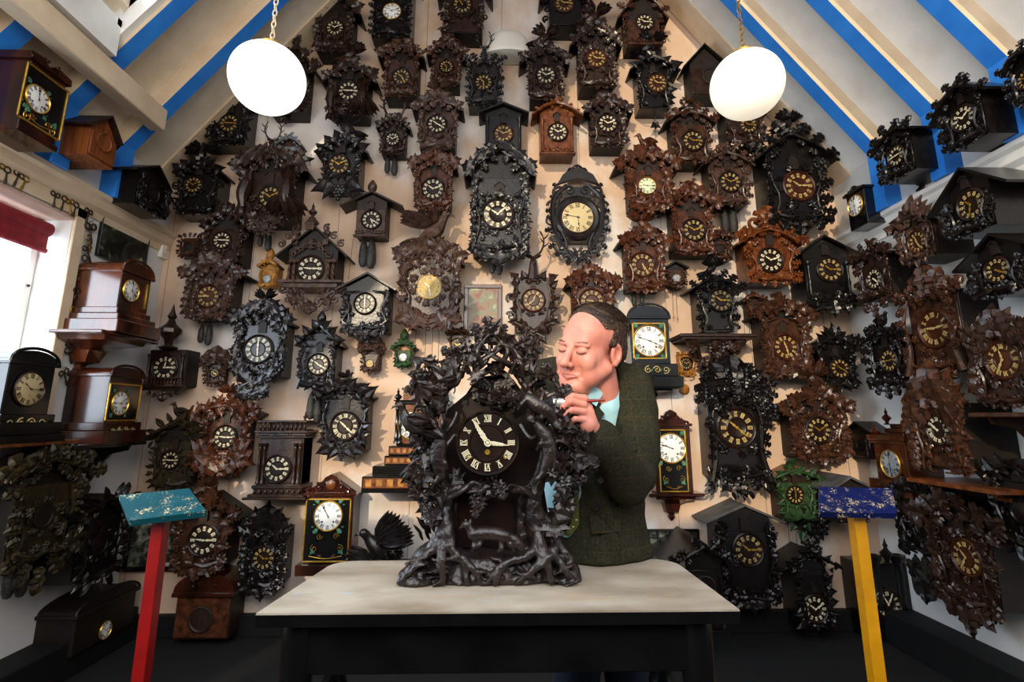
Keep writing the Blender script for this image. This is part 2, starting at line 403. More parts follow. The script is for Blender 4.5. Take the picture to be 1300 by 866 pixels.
class SDF:
    """list of smooth-blended primitives"""
    def __init__(s): s.ops = []
    def cone(s, a, b, ra, rb, k=.01, sub=False, sc=(1, 1, 1)): s.ops.append(('c', np.array(a, float), np.array(b, float), ra, rb, k, sub, np.array(sc, float))); return s
    def ell(s, c, r, k=.01, sub=False, M=None): s.ops.append(('e', np.array(c, float), np.array(r, float), M, None, k, sub, None)); return s
    def path(s, pts, rad, k=.01, sub=False):
        P = [np.array(p, float) for p in pts]; n = len(P); R = np.interp(np.linspace(0, 1, n), np.linspace(0, 1, len(rad)), rad) if not np.isscalar(rad) else [rad]*n
        for i in range(n-1): s.cone(P[i], P[i+1], R[i], R[i+1], k, sub)
        return s
    def __call__(s, X, Y, Z):
        D = np.full(X.shape, 1.0, np.float32)
        for o in s.ops:
            k = o[5]
            if o[0] == 'c':
                a, b, ra, rb = o[1:5]; m = max(ra, rb)+4*k+.02; lo = np.minimum(a, b)-m; hi = np.maximum(a, b)+m
            else:
                m = float(max(o[2]))+4*k+.02; lo = o[1]-m; hi = o[1]+m
            sl = []
            for d, A in enumerate((X[:, 0, 0], Y[0, :, 0], Z[0, 0, :])):
                i0 = int(np.searchsorted(A, lo[d])); i1 = int(np.searchsorted(A, hi[d])); sl.append(slice(i0, i1))
            sl = tuple(sl); x, y, z = X[sl], Y[sl], Z[sl]
            if x.size == 0: continue
            if o[0] == 'c':
                ba = b-a; L = float(ba @ ba)+1e-12
                px, py, pz = x-a[0], y-a[1], z-a[2]
                h = np.clip((px*ba[0]+py*ba[1]+pz*ba[2])/L, 0, 1)
                d = np.sqrt((px-h*ba[0])**2+(py-h*ba[1])**2+(pz-h*ba[2])**2)-(ra+(rb-ra)*h)
            else:
                px, py, pz = x-o[1][0], y-o[1][1], z-o[1][2]
                if o[3] is not None:
                    M = o[3].T; px, py, pz = (M[0][0]*px+M[0][1]*py+M[0][2]*pz, M[1][0]*px+M[1][1]*py+M[1][2]*pz, M[2][0]*px+M[2][1]*py+M[2][2]*pz)
                r = o[2]; q0 = np.sqrt((px/r[0])**2+(py/r[1])**2+(pz/r[2])**2); q1 = np.sqrt((px/r[0]**2)**2+(py/r[1]**2)**2+(pz/r[2]**2)**2)+1e-9
                d = q0*(q0-1)/q1
            if o[6]: D[sl] = -smin(-D[sl], d, k)
            else: D[sl] = smin(D[sl], d.astype(np.float32), k)
        return D
    def mb(s, lo, hi, res, post=None, M=None, t=None):
        fn = s if post is None else (lambda X, Y, Z: post(s(X, Y, Z), X, Y, Z))
        V, F = surfnet(fn, lo, hi, res)
        if M is not None: V = V @ np.array(M).T
        if t is not None: V = V+np.array(t)
        b = MB(); b.add(V, F); return b
# ------------------------------------------------------------------ the room
def wallmat():
    m = mat('plaster', '#d2b49c', '#bfa289', .75, 1.3, .25, bscale=9, bdist=.01)
    nt = m.node_tree; N = nt.nodes; Lk = nt.links; b = N['Principled BSDF']
    src = b.inputs['Base Color'].links[0].from_socket
    tc = N.new('ShaderNodeTexCoord')
    # cool pale patches: window glare painted into the wall colour
    n = N.new('ShaderNodeTexNoise'); n.inputs['Scale'].default_value = 1.9; n.inputs['Detail'].default_value = 6; n.inputs['Roughness'].default_value = .62
    mp = N.new('ShaderNodeMapping'); mp.inputs['Scale'].default_value = (1, 1, .7); Lk.new(tc.outputs['Object'], mp.inputs[0]); Lk.new(mp.outputs[0], n.inputs['Vector'])
    r = N.new('ShaderNodeValToRGB'); r.color_ramp.elements[0].position = .47; r.color_ramp.elements[1].position = .62
    Lk.new(n.outputs['Fac'], r.inputs[0])
    mx = N.new('ShaderNodeMix'); mx.data_type = 'RGBA'; mx.inputs[7].default_value = hexc('#d6cfca')
    Lk.new(r.outputs[0], mx.inputs[0]); Lk.new(src, mx.inputs[6])
    # board joints
    sx = N.new('ShaderNodeSeparateXYZ'); Lk.new(tc.outputs['Object'], sx.inputs[0])
    md = N.new('ShaderNodeMath'); md.operation = 'PINGPONG'; md.inputs[1].default_value = .29; Lk.new(sx.outputs[0], md.inputs[0])
    ls = N.new('ShaderNodeMath'); ls.operation = 'LESS_THAN'; ls.inputs[1].default_value = .0022; Lk.new(md.outputs[0], ls.inputs[0])
    m2 = N.new('ShaderNodeMix'); m2.data_type = 'RGBA'; m2.inputs[7].default_value = hexc('#6b5a48')
    mf = N.new('ShaderNodeMath'); mf.operation = 'MULTIPLY'; mf.inputs[1].default_value = .8; Lk.new(ls.outputs[0], mf.inputs[0])
    Lk.new(mf.outputs[0], m2.inputs[0]); Lk.new(mx.outputs[2], m2.inputs[6]); Lk.new(m2.outputs[2], b.inputs['Base Color'])
wallmat()
mat('sidewall', '#d9d8d6', '#cfcdca', .7, 2, .2, bscale=8)
mat('ceilplaster', '#efede8', '#dcd8d0', .85, 3.2, .6, bscale=9, bdist=.015, contrast=(.45, .75))
mat('cream', '#dcc7ab', '#cfb799', .5, 6, .1)
mat('creamdark', '#a8937a', '#96826b', .6, 6, .1)
mat('whitepaint', '#ecebe7', '#dfdcd5', .4, 4, .05)
mat('blue', '#2b7cdb', '#368fee', .42, 7, .15, contrast=(.3, .7))
mat('floorblack', '#070606', '#0b0a0a', .9, 9)
mat('blackpaint', '#050505', '#080707', .7, 9)
mat('blind', '#7a1c26', '#8c2530', .7, 30, .1)
mat('pinkreveal', '#cfae9c', '#c6a593', .6, 5)
ZW = 2.95; SR = 1.33; SL = 1.30
def roofz(x): return ZW+SR*(2.36-x) if x > 0.05 else 2.90+SL*(x+2.257)
XA = .052; ZA = ZW+SR*(2.36-XA)
# back wall (one gabled slab)
b = MB(); b.add(*prism([(XL-.15, 0), (XR+.15, 0), (XR+.15, 3.0), (XA, ZA+.35), (XL-.15, 3.0)], YB, YB+.12)); struct(b.build('wall_back', 'plaster', smooth=0))
b = MB(); b.add(*box(XL-.3, XR+.3, -.6, YB+.1, -.1, 0)); struct(b.build('floor', 'floorblack', smooth=0))
b = MB(); b.add(*box(XL, XR, YB-.05, YB, 0, .122, .004)); struct(b.build('baseboard_back', 'blackpaint', smooth=0))
# left wall with the window opening, right wall
WY0, WY1, WZ0, WZ1 = .75, 2.80, 1.17, 2.37
def slabL(mb, y0, y1, z0, z1, m=0): mb.add(*box(XL-.2, XL, y0, y1, z0, z1), m)
b = MB(); slabL(b, .3, YB, 0, WZ0); slabL(b, .3, YB, WZ1, 3.06); slabL(b, .3, WY0, WZ0, WZ1); slabL(b, WY1, YB, WZ0, WZ1)
struct(b.build('wall_left', 'sidewall', smooth=0))
b = MB(); b.add(*box(XR, XR+.2, -.4, YB, 0, 3.06)); struct(b.build('wall_right', 'sidewall', smooth=0))
# low black plinths along both side walls
b = MB(); b.add(*box(XL, XL+.18, -.3, YB-.05, 0, .18, .006)); struct(b.build('baseboard_left', 'blackpaint', smooth=0))
b = MB(); b.add(*box(XR-.18, XR, -.3, YB-.05, 0, .18, .006)); struct(b.build('baseboard_right', 'blackpaint', smooth=0))
# picture-rail ledges
for nm, xs, s in (('trim_1', XL, 1), ('trim_2', XR, -1)):
    b = MB()
    prof = [(0, 2.42), (.012, 2.42), (.02, 2.455), (.045, 2.48), (.055, 2.52), (.075, 2.535), (.075, 2.56), (0, 2.56)]
    k = len(prof); V = [(xs+s*a, y, z) for y in (-.4, YB) for a, z in prof]
    F = [(i, (i+1) % k, (i+1) % k+k, i+k) if s < 0 else (i+k, (i+1) % k+k, (i+1) % k, i) for i in range(k)]+[tuple(range(k)), tuple(range(2*k-1, k-1, -1))]
    b.add(V, F); struct(b.build(nm, 'cream' if s > 0 else 'whitepaint', smooth=30))
b = MB(); b.add(*box(XL-.3, XR+.3, -1.4, -.6, -.1, 0)); b.add(*box(-2.6, 2.7, -1.0, -.9, 0, 2.0)); struct(b.build('wall_sunblock', 'blackpaint', smooth=0))  # floor strip, and an unseen wall added to block sun from the lower room
# roof slopes (the left one is left open over the dormer shaft)
def slope(mb, side, y0, y1, xa, xb, off=.1, th=.08, m=0):
    """sloped slab between x=xa and x=xb, its underside `off` above the rafters' undersides"""
    v = []
    for y in (y0, y1):
        for x, o in ((xa, off), (xb, off), (xb, off+th), (xa, off+th)):
            v.append((x, y, (ZW+SR*(2.36-x) if side > 0 else 2.90+SL*(x+2.257))+o*1.65))
    v, f = fixn(v, [(0, 1, 2, 3), (4, 5, 6, 7), (0, 1, 5, 4), (1, 2, 6, 5), (2, 3, 7, 6), (3, 0, 4, 7)]); mb.add(v, f, m)
b = MB(); slope(b, 1, -.4, YB, XR+.15, XA)
slope(b, -1, 2.46, YB, XL-.15, XA, m=1); slope(b, -1, -.4, .9, XL-.15, XA, m=1); slope(b, -1, .9, 2.46, XL-.15, -1.98, m=1); slope(b, -1, .9, 2.46, -.95, XA, m=1)
mat('ceilwarm', '#efe2cc', '#dccbb0', .85, 3.2, .5, bscale=9, bdist=.015)
struct(b.build('ceiling', ['ceilplaster', 'ceilwarm'], smooth=0))
# rafters with blue undersides and their blue wall posts
RY = [3.39, 2.98, 2.54, 2.12, 1.68, 1.24, .8]
n = 3
for side in (-1, 1):
    for i, y in enumerate(RY):
        b = MB(); w = .10 if i else .20
        xa = (XR+.02 if side > 0 else XL-.02); xb = XA
        if side < 0 and 0 < i: y -= .04
        v = []
        for yy in (y, y+w):
            for x, o in ((xa, 0), (xb, 0), (xb, .1), (xa, .1)):
                v.append((x, yy, (ZW+SR*(2.36-x) if side > 0 else 2.90+SL*(x+2.257))+(o+(.085 if i == 0 else 0))*1.65))
        v, f = fixn(v, [(1, 2, 3, 0), (4, 5, 6, 7), (0, 1, 5, 4), (1, 2, 6, 5), (2, 3, 7, 6), (3, 0, 4, 7)])
        mb = b
        for q in f:
            c = np.mean([v[k] for k in q], 0)
            under = set(q) == {0, 1, 5, 4}
            mb.add([v[k] for k in q], [tuple(range(4))], 1 if under and i else 0)
        if i:                                                # post on the wall
            x0, x1 = (XR-.1, XR) if side > 0 else (XL, XL+.1)
            b.add(*box(x0, x1, y, y+w, 2.56, (2.95+.0 if side > 0 else 2.90)), 1)
            zt = 2.95 if side > 0 else 2.90
            b.add(*box(x0+.03, x1-.0, y+.001, y+w-.001, zt, zt+.04), 1)
        struct(b.build('trim_%d' % n, ['cream', 'blue'], smooth=0)); n += 1
# trimmer beam and dormer shaft on the left slope
b = MB(); b.add(*box(-2.11, -2.02, .6, 2.935, 2.98, 3.116, .006))
struct(b.build('trim_%d' % n, 'cream', smooth=0)); n += 1
b = MB()
b.add(*box(-2.06, -2.00, .9, 2.46, 3.13, 3.34)); b.add(*box(-2.06, -2.00, .9, 2.46, 4.0, 4.6)); b.add(*box(-2.06, -2.00, .9, 1.3, 3.3, 4.05)); b.add(*box(-2.06, -2.00, 2.43, 2.46, 3.3, 4.05)); b.add(*box(-2.05, -2.01, 1.78, 1.84, 3.3, 4.05))
sh = [(-2.06, 2.90+SL*(-2.06+2.257)+.03), (-.9, 2.90+SL*(-.9+2.257)+.03), (-.9, 5.3), (-2.06, 5.3)]
b.add(*prism(sh, 2.46, 2.52)); b.add(*prism(sh, .84, .9)); b.add(*box(-.95, -.89, .9, 2.46, 4.75, 5.3))
struct(b.build('window_2', 'whitepaint', smooth=0))
# main window: reveal, frame, glass, sill, roller blind
WX = XL-.2
b = MB()
b.add(*box(XL-.2, XL+.012, WY0, WY1, WZ1-.012, WZ1+.001)); struct(b.build('trim_%d' % n, 'pinkreveal', smooth=0)); n += 1
b = MB()
b.add(*box(XL, XL+.018, WY1, WY1+.075, WZ0-.02, WZ1+.07, .004)); b.add(*box(XL, XL+.018, WY0-.07, WY1+.075, WZ1+.014, WZ1+.07, .004)); b.add(*box(XL, XL+.018, WY0-.07, WY0, WZ0-.02, WZ1+.07, .004))
struct(b.build('trim_%d' % n, 'cream', smooth=0)); n += 1
w = MB()
x0, x1 = WX+.0, WX+.05
for (y0, y1, z0, z1) in ((WY0, WY1, WZ0, WZ0+.05), (WY0, WY1, WZ1-.05, WZ1), (WY0, WY0+.05, WZ0, WZ1), (WY1-.05, WY1, WZ0, WZ1), (1.7, 1.76, WZ0, WZ1)):
    w.add(*box(x0, x1, y0, y1, z0, z1, .005))
wo = w.build('window_1', 'whitepaint', smooth=0); struct(wo)
def glassmat():
    m = bpy.data.materials.new('glass'); m.use_nodes = True; nt = m.node_tree; nt.nodes.clear()
    o = nt.nodes.new('ShaderNodeOutputMaterial'); t = nt.nodes.new('ShaderNodeBsdfTransparent'); g = nt.nodes.new('ShaderNodeBsdfGlossy'); g.inputs['Roughness'].default_value = .03
    mx = nt.nodes.new('ShaderNodeMixShader'); fr = nt.nodes.new('ShaderNodeFresnel'); fr.inputs[0].default_value = 1.45
    mx.inputs[0].default_value = .06; nt.links.new(t.outputs[0], mx.inputs[1]); nt.links.new(g.outputs[0], mx.inputs[2]); nt.links.new(mx.outputs[0], o.inputs[0]); MATS['glass'] = m
glassmat()
g = MB(); g.add(*box(WX+.02, WX+.026, WY0+.045, WY1-.045, WZ0+.045, WZ1-.045)); g.build('window_glass', 'glass', wo, smooth=0)
g = MB()
for z in (1.62, 1.98): g.add(*ell((WX+.055, WY1-.028, z), (.008, .008, .008), 8, 6))
g.build('window_screw', 'chain', wo)
g = MB(); P = [(WX+.11, y, WZ1-.085) for y in (WY0+.02, WY1-.04)]
g.add(*tube(P, .04, 20)); g.add(*box(WX+.125, WX+.131, WY0+.03, WY1-.05, WZ1-.2, WZ1-.09)); g.add(*tube([(WX+.128, WY0+.03, WZ1-.205), (WX+.128, WY1-.05, WZ1-.205)], .014, 10))
o = g.build('roller_blind', 'blind'); tag(o, 'dark red fabric roller blind rolled up at the head of the bright window', 'blind')
# ------------------------------------------------------------------ clocks
ROM = ['XII', 'I', 'II', 'III', 'IIII', 'V', 'VI', 'VII', 'VIII', 'IX', 'X', 'XI']
def roman(mb, s, c, ang, h, y, t, mi=0, serif=True, dep=.001):
    """one Roman numeral as raised strokes, its foot towards the dial centre"""
    wid = {'I': .26, 'V': .62, 'X': .62}; tot = sum(wid[k] for k in s); k = min(1.0, 1.5/tot); x = -tot*k/2
    M = rotm('y', ang); C = np.array([c[0], y, c[2]])
    def st(x0, z0, x1, z1, tt):
        d = np.array([x1-x0, z1-z0]); L = np.hypot(*d)+1e-9; nx, nz = -d[1]/L*tt/2, d[0]/L*tt/2
        P = [(x0+nx, z0+nz), (x0-nx, z0-nz), (x1-nx, z1-nz), (x1+nx, z1+nz)]
        v = np.array([(a, 0, b) for a, b in P]+[(a, -dep/h, b) for a, b in P])
        v, f = fixn(v, [(0, 1, 2, 3), (4, 5, 6, 7), (0, 1, 5, 4), (1, 2, 6, 5), (2, 3, 7, 6), (3, 0, 4, 7)])
        mb.add((v*h) @ M.T+C, f, mi)
    for ch in s:
        w = wid[ch]*k; m = x+w/2
        if ch == 'I': st(m, -.5, m, .5, t)
        elif ch == 'V': st(x+w*.08, .5, m, -.5, t); st(x+w*.92, .5, m, -.5, t*.55)
        else: st(x+w*.08, .5, x+w*.92, -.5, t); st(x+w*.92, .5, x+w*.08, -.5, t*.55)
        x += w
    if serif:
        st(-tot*k/2, .5, tot*k/2, .5, t*.45); st(-tot*k/2, -.5, tot*k/2, -.5, t*.45)
def hand(mb, c, ang, L, y, style, mi=0, w=1.0):
    M = rotm('y', ang); C = np.array([c[0], y, c[2]])
    if style == 'carved':
        pr = [(-.12, .05), (0, .09), (.1, .05), (.2, .03), (.3, .075), (.4, .1), (.48, .04), (.55, .08), (.64, .03), (.74, .07), (.82, .03), (1, .004)]
    elif style == 'spade': pr = [(-.15, .035), (0, .05), (.1, .018), (.62, .016), (.7, .07), (.78, .05), (1, .004)]
    else: pr = [(-.18, .03), (0, .035), (.1, .02), (.9, .014), (1, .003)]
    a = [(-r*w, z) for z, r in pr]+[(r*w, z) for z, r in pr[::-1]]
    v, f = prism(a, -.0012/L, 0)
    mb.add((np.array(v)*L) @ M.T+C, f, mi)
    mb.add(*lathe([(.07*L*.6, 0), (.07*L*.6, .0016), (.01*L, .002)], (c[0], y, c[2]), 8, 'y'), mi)

def make_dial(root, c, r, kind, tm, loc, ring='dark'):
    """c: centre in the clock's frame (x, y, z); kind picks the dial family"""
    N = 28
    d = MB()
    if kind in ('c', 'cg', 'cr', 'cb', 'n', 'nr', 'ng'):        # carved wooden dial with a turned ring
        d.add(*lathe([(r*1.22, 0), (r*1.22, .006), (r*1.12, .012), (r*1.04, .008), (r*1.02, .004), (r*.6, .004), (r*.56, .007), (r*.52, .004), (r*.001, .004)], c, N, 'y'))
        dm = 'dialred' if kind in ('cr', 'nr', 'cg', 'ng') else 'dialwood'
        do = d.build('dial', dm, root); zf = .0045
    elif kind == 'b':
        d.add(*lathe([(r*1.1, 0), (r*1.1, .006), (r*1.03, .009), (r*1.0, .004), (r*.001, .004)], c, N, 'y')); do = d.build('dial', 'brassdial', root); zf = .0045
    else:
        dm = {'w': 'white', 'k': 'creamdial', 'g': 'greendial', 's': 'silverdial'}[kind]
        d.add(*lathe([(r, 0), (r, .003), (r*.97, .0042), (r*.001, .0048)], c, N, 'y')); do = d.build('dial', dm, root); zf = .005
        e = MB(); rb = lathe([(r*1.09, 0), (r*1.09, .005), (r*1.04, .009), (r*.98, .004), (r*.98, 0)], c, N, 'y')
        e.add(rb[0], rb[1][:-2]); e.build('bezel', {'w': 'gold', 'k': ring, 'g': 'gold', 's': 'gold'}[kind], do)
    y = c[1]-zf
    nm = MB(); ink = 1
    for k in range(12):
        a = k*pi/6
        R = r*.8
        p = (c[0]+R*sin(a), y, c[2]+R*cos(a))
        if kind[0] in 'cb':                                   # enamel plaques with dark strokes
            s = r*.155; V, F = box(-s*.68, s*.68, -.0016, 0, -s, s, s*.3)
            nm.add(np.array(V) @ rotm('y', a).T+np.array(p), F, 0)
            if r > .028: roman(nm, ROM[k], p, a, s*1.25, y-.0016, .13, 1, False, .0004)
        elif kind[0] == 'n': roman(nm, ROM[k], p, a, r*.27, y, .16, 0, True, .0016)
        else: roman(nm, ROM[k], p, a, r*.25, y, .15, 1, True, .0005)
    pm = {'c': 'ivory', 'cg': 'bone', 'cr': 'bone', 'cb': 'bone', 'b': 'creamdial', 'n': 'ivory', 'nr': 'bone', 'ng': 'bone'}.get(kind, 'ivory')
    nm.build('numerals', [pm, 'ink'], do, smooth=0)
    if kind in 'wkgs':
        kh = MB()
        for sx in (-.42, .42):
            kh.add(*lathe([(r*.07, 0), (r*.07, .0012), (r*.04, .0004)], (c[0]+sx*r, y, c[2]-.4*r), 10, 'y'))
        if kind != 'k': kh.build('winding_hole', 'ink', do)
        hm = 'ink'; st = 'spade'
    else:
        hm = 'gold' if kind in ('cb',) else ('bone' if kind in ('cg', 'cr', 'nr', 'ng') else 'ivory'); st = 'carved'
    if kind == 'b': hm = 'ivory'
    h, m = tm
    w = 1.25 if st == 'carved' else 1.0
    a = MB(); hand(a, (c[0], 0, c[2]), (h+m/60)*pi/6, r*.6, y-.003, st, 0, w*1.15); a.build('hour_hand', hm, root, smooth=0)
    a = MB(); hand(a, (c[0], 0, c[2]), m*pi/30, r*.9, y-.0055, st, 0, w*.85); a.build('minute_hand', hm, root, smooth=0)
    return do

class Wall:
    """turns frame positions of the photograph into metres on one wall of the room"""
    def __init__(s, w): s.w = w
    def P(s, x, y, off):
        if s.w == 'B': p = onY(x, y, YB-off); return p[0], p[2]
        if s.w == 'L': p = onX(x, y, XL+off); return p[1], p[2]
        p = onX(x, y, XR-off); return -p[1], p[2]
    def place(s, u, z, gap=0):
        if s.w == 'B': return (u, YB-gap, z), 0
        if s.w == 'L': return (XL+gap, u, z), pi/2
        return (XR-gap, -u, z), -pi/2
WALL = {k: Wall(k) for k in 'BLR'}
CASEM = {'black': 'black', 'ebony': 'black', 'dark': 'casewood', 'brown': 'casewood', 'umber': 'casebrown', 'red': 'casebrown', 'orange': 'orange', 'moss': 'casewood', 'silver': 'umber'}
CLK = []
def clock(label, w, case, dial, tm=(10, 10), wood='dark', roof=None, ext=None, crest=None, trim='vine', sides='leaf', bot='leaf', d=None, door=True, weights=(), chains=None, pend=None, name='cuckoo_clock', group=None, dens=1.0, ls=1.0, cdir=1, cat='clock', casem=None, roofm=None, csz=None, gap=0):
    """case=(x0,y0,x1,y1) front of the box in the frame; roof=(apex_y, eave_y, x0, x1); ext=(x0,y0,x1,y1) whole outline; dial=(x,y,r,kind)"""
    R = random.Random(int(case[0]*131+case[1]*17+dial[0])); W_ = WALL[w]
    x0, y0, x1, y1 = case; xm, ym = (x0+x1)/2, (y0+y1)/2
    wpx = abs(W_.P(x1, ym, .15)[0]-W_.P(x0, ym, .15)[0])
    d = d if d is not None else min(.2, max(.07, wpx*.62))
    of = d+gap
    ua, _ = W_.P(x0, ym, of); ub, _ = W_.P(x1, ym, of); zt = W_.P(xm, y0, of)[1]; zb = W_.P(xm, y1, of)[1]
    uc = (ua+ub)/2; hw = (ub-ua)/2; W = 2*hw; H = zt-zb
    loc, rz = W_.place(uc, zb, gap); root = empty(name, loc, rz); tag(root, label, cat, group); CLK.append(root)
    def L(x, y, off=None):
        a, b = W_.P(x, y, of if off is None else off+gap); return a-uc, b-zb
    ext = ext or (x0-6, y0-10, x1+6, y1+10)
    el = L(ext[0], ym)[0]; er = L(ext[2], ym)[0]; et = L(xm, ext[1])[1]; eb = L(xm, ext[3])[1]
    sl = max(.02, -hw-el); sr = max(.02, er-hw)
    f = -d
    if roof:
        za = L(xm, roof[0])[1]; ze = L(xm, roof[1])[1]; rl = L(roof[2], roof[1])[0]; rr = L(roof[3], roof[1])[0]; xa = 0
    else: za = ze = H; rl, rr, xa = -hw, hw, 0
    # case
    cm = casem or CASEM.get(wood, 'casewood'); c = MB()
    if roof:
        zl = min(H, ze+(za-ze)*max(0, (hw-abs(rl)))/1e9) if 0 else None
        def rz_(x): return ze+(za-ze)*(1-abs(x)/max(abs(rl) if x < 0 else rr, .01))
        g = .008; tz = max(rz_(-hw)-g, .02); tz2 = max(rz_(hw)-g, .02)
        c.add(*prism([(-hw, 0), (hw, 0), (hw, tz2), (0, za-g), (-hw, tz)], f, 0))
    else: c.add(*box(-hw, hw, f, 0, 0, H, .004))
    c.build('case', cm, root, smooth=0)
    dm = wood
    if roof:
        rb = MB(); th = .012; ov = .03
        for (xe, s) in ((rl, -1), (rr, 1)):
            dx, dz = (xe-0), (ze-za); Ln = sqrt(dx*dx+dz*dz); nx, nz = abs(dz)/Ln*s, abs(dx)/Ln
            q = [(0, za), (xe, ze), (xe+nx*th, ze+nz*th), (0, za+th*1.2)]
            rb.add(*prism(q, f-ov, -.002))
        rb.build('roof', roofm or ('black' if wood in ('black', 'ebony', 'dark') else CASEM.get(wood, 'casewood')), root, smooth=0)
    # front carving
    cv = MB(); dx, dz = L(dial[0], dial[1]); rd = abs(L(dial[0]+dial[2], dial[1], d)[0]-dx) if w == 'B' else abs(L(dial[0], dial[1]-dial[2])[1]-dz)
    K = trim if trim in LEAF else 'vine'
    def lf(mb, p, size, ang=0, *a):
        for t in (.0, .5, .95):
            if (p[0]+sin(ang)*size*t-dx)**2+(p[2]+cos(ang)*size*t-dz)**2 < (rd*1.16)**2: return
        leaf(mb, p, size, ang, *a)
    yF = f-.012
    cv.add(*box(-hw*.97, hw*.97, f-.008, f, .01, (min(H, ze) if roof else H)-.004, .004))
    if roof and trim:
        n = max(3, int(3.1*dens))
        for s, xe in ((-1, rl), (1, rr)):
            for i in range(n):
                t = (i+.45)/n; x = xe*t*.92; z = za+(ze-za)*t*.92; a = s*radians(35+45*t)+R.uniform(-.35, .35)
                lf(cv, (x*.95, yF-.02-.01*R.random(), z-.02*0), W*.33*ls*R.uniform(.8, 1.15), a, R.uniform(.0, .45), R.uniform(-.3, .3), K)
                lf(cv, (x*.8, yF-.014, z-.10*W), W*.2*ls*R.uniform(.8, 1.2), a+s*1.2, R.uniform(.0, .3), R.uniform(-.3, .3), K)
            P = spline([(0, yF-.016, za-.01), (xe*.5, yF-.026, (za+ze)/2+.012*R.random()), (xe*1.02, yF-.012, ze)], 6); cv.add(*tube(P, [.012, .01, .006], 5))
    elif trim and not roof:
        for i in range(5):
            t = (i-2)/2; lf(cv, (t*hw*.95, yF-.012, H*.97), W*.32*ls, t*radians(60)+R.uniform(-.2, .2), .15, 0, K)
    def sidecol(s, n, a0, a1, size, xo=0):
        top = (ze if roof else H)-.03
        for i in range(n):
            t = (i+.5)/n; z = top*(1-t)+(.02)*t; a = s*(a0+(a1-a0)*t)+R.uniform(-.3, .3)
            lf(cv, (s*(hw*.86+xo*R.uniform(.3, 1)), yF-.012-.012*R.random(), z), size*R.uniform(.85, 1.2), a, R.uniform(0, .4), R.uniform(-.4, .4), K)
            lf(cv, (s*(hw*.92+xo*.6*R.random()), yF-.004, z+.03*W/.25), size*.8*R.uniform(.8, 1.2), a-s*.9, R.uniform(0, .4), R.uniform(-.4, .4), K)
            if i % 2: lf(cv, (s*hw*.66, yF-.01, z-.01), size*.7*R.uniform(.8, 1.2), a+s*1.9, R.uniform(0, .4), R.uniform(-.4, .4), K)
    if sides in ('leaf', 'game', 'branch', 'scrollleaf', 'dense'):
        n = max(3, int(3.9*dens*H/max(W, .01)*.75)) if sides != 'game' else 1
        if sides == 'dense': n = int(n*1.6)
        for s, e in ((-1, sl), (1, sr)):
            e2 = e*(.5 if roof else .8); size = max(.15*W, min(.3*W, e2+hw*.14))*ls; xo = max(0, e2-size*.75)
            if sides == 'game': sidecol(s, 3, radians(70), radians(95), size, xo)
            else: sidecol(s, n, radians(55), radians(125), size*(1 if sides != 'dense' else .9), xo)
            P = spline([(s*hw*.8, yF-.006, (ze if roof else H)-.02), (s*(hw*.95), yF-.016, H*.6), (s*hw*.7, yF-.02, H*.3), (s*hw*.9, yF-.01, 0), (s*hw*.2, yF-.02, -.01)], 10)
            cv.add(*tube(P, [.005, .007, .006, .004], 5))
            if sides == 'scrollleaf':
                for zz in (.25, .6): spiral(cv, (s*(hw+e*.4), yF-.01, H*zz), max(.03, e*.5), 1.3, R.random()*6, s, .22)
    if sides == 'branch':
        for s in (-1, 1):
            cv.add(*tube(spline([(s*hw*.2, yF-.02, .02), (s*hw*1.0, yF-.028, H*.18), (s*hw*.72, yF-.02, H*.5), (s*hw*1.05, yF-.02, H*.85), (s*hw*.3, yF-.02, (ze if roof else H)*.99)], 12), [.02*W*2, .014*W*2, .009*W*2], 6))
    if sides == 'trees':
        for s in (-1, 1):
            P = spline([(s*hw*1.1, yF-.03, -.02), (s*hw*.86, yF-.03, H*.3), (s*hw*.95, yF-.035, H*.65), (s*hw*.7, yF-.03, H*.98)], 12)
            cv.add(*tube(P, [.065*W, .04*W, .032*W, .015*W], 7))
            for i in range(9):
                p = P[3+i]; lf(cv, (p[0], p[1]-.01, p[2]), W*.17*ls, s*radians(R.uniform(20, 140)), .2, 0, K)
                if i % 3 == 0: cv.add(*tube(spline([p, p+np.array([s*.1*W, -.01, .08*W]), p+np.array([-s*.1*W, -.02, .2*W])], 5), [.02*W, .008*W], 5))
    if sides == 'cols':
        for s in (-1, 1): column(cv, (s*hw*.88, f-.02, .01), (ze if roof else H)-.04, .045*W)
    if sides == 'dblcols':
        for s in (-1, 1):
            for k in (.9, .7): column(cv, (s*hw*k, f-.02, .01), (ze if roof else H)-.04, .04*W)
    if sides == 'fret':
        for s, e in ((-1, sl), (1, sr)):
            for k in range(4): spiral(cv, (s*(hw+e*.35), yF, H*(.15+.22*k)), max(.02, e*.45), 1.1, R.random()*6, s, .25)
    if sides == 'game':
        hare(cv, (-hw*.82, yF-.03, (ze if roof else H)*.86), H*.8, -1); deadbird(cv, (hw*.85, yF-.03, (ze if roof else H)*.8), H*.85, 1)
    # bottom carving
    be = max(.03, -eb)
    if bot == 'leaf':
        sz = min(be*.9+.07*W, .36*W)
        for i in range(5):
            t = (i-2)/2; lf(cv, (t*hw*.75, yF-.018+.004*abs(t), .04*W-(be+.04*W-sz)*(1-abs(t))), sz*(1.05-.3*abs(t))*ls, pi-t*radians(66)+R.uniform(-.2, .2), .22, R.uniform(-.2, .2), K)
        for i in range(6): lf(cv, ((i-2.5)*hw*.34, yF-.026-.01*R.random(), R.uniform(.0, .12)*W), .17*W*ls, R.uniform(-2.2, 2.2), .3, 0, K)
        for s in (-1, 1): cv.add(*tube(spline([(s*hw*.9, yF-.02, .1*W), (s*hw*.4, yF-.035, .03*W), (0, yF-.04, .08*W)], 6), [.01, .014, .008], 5))
    elif bot == 'grape':
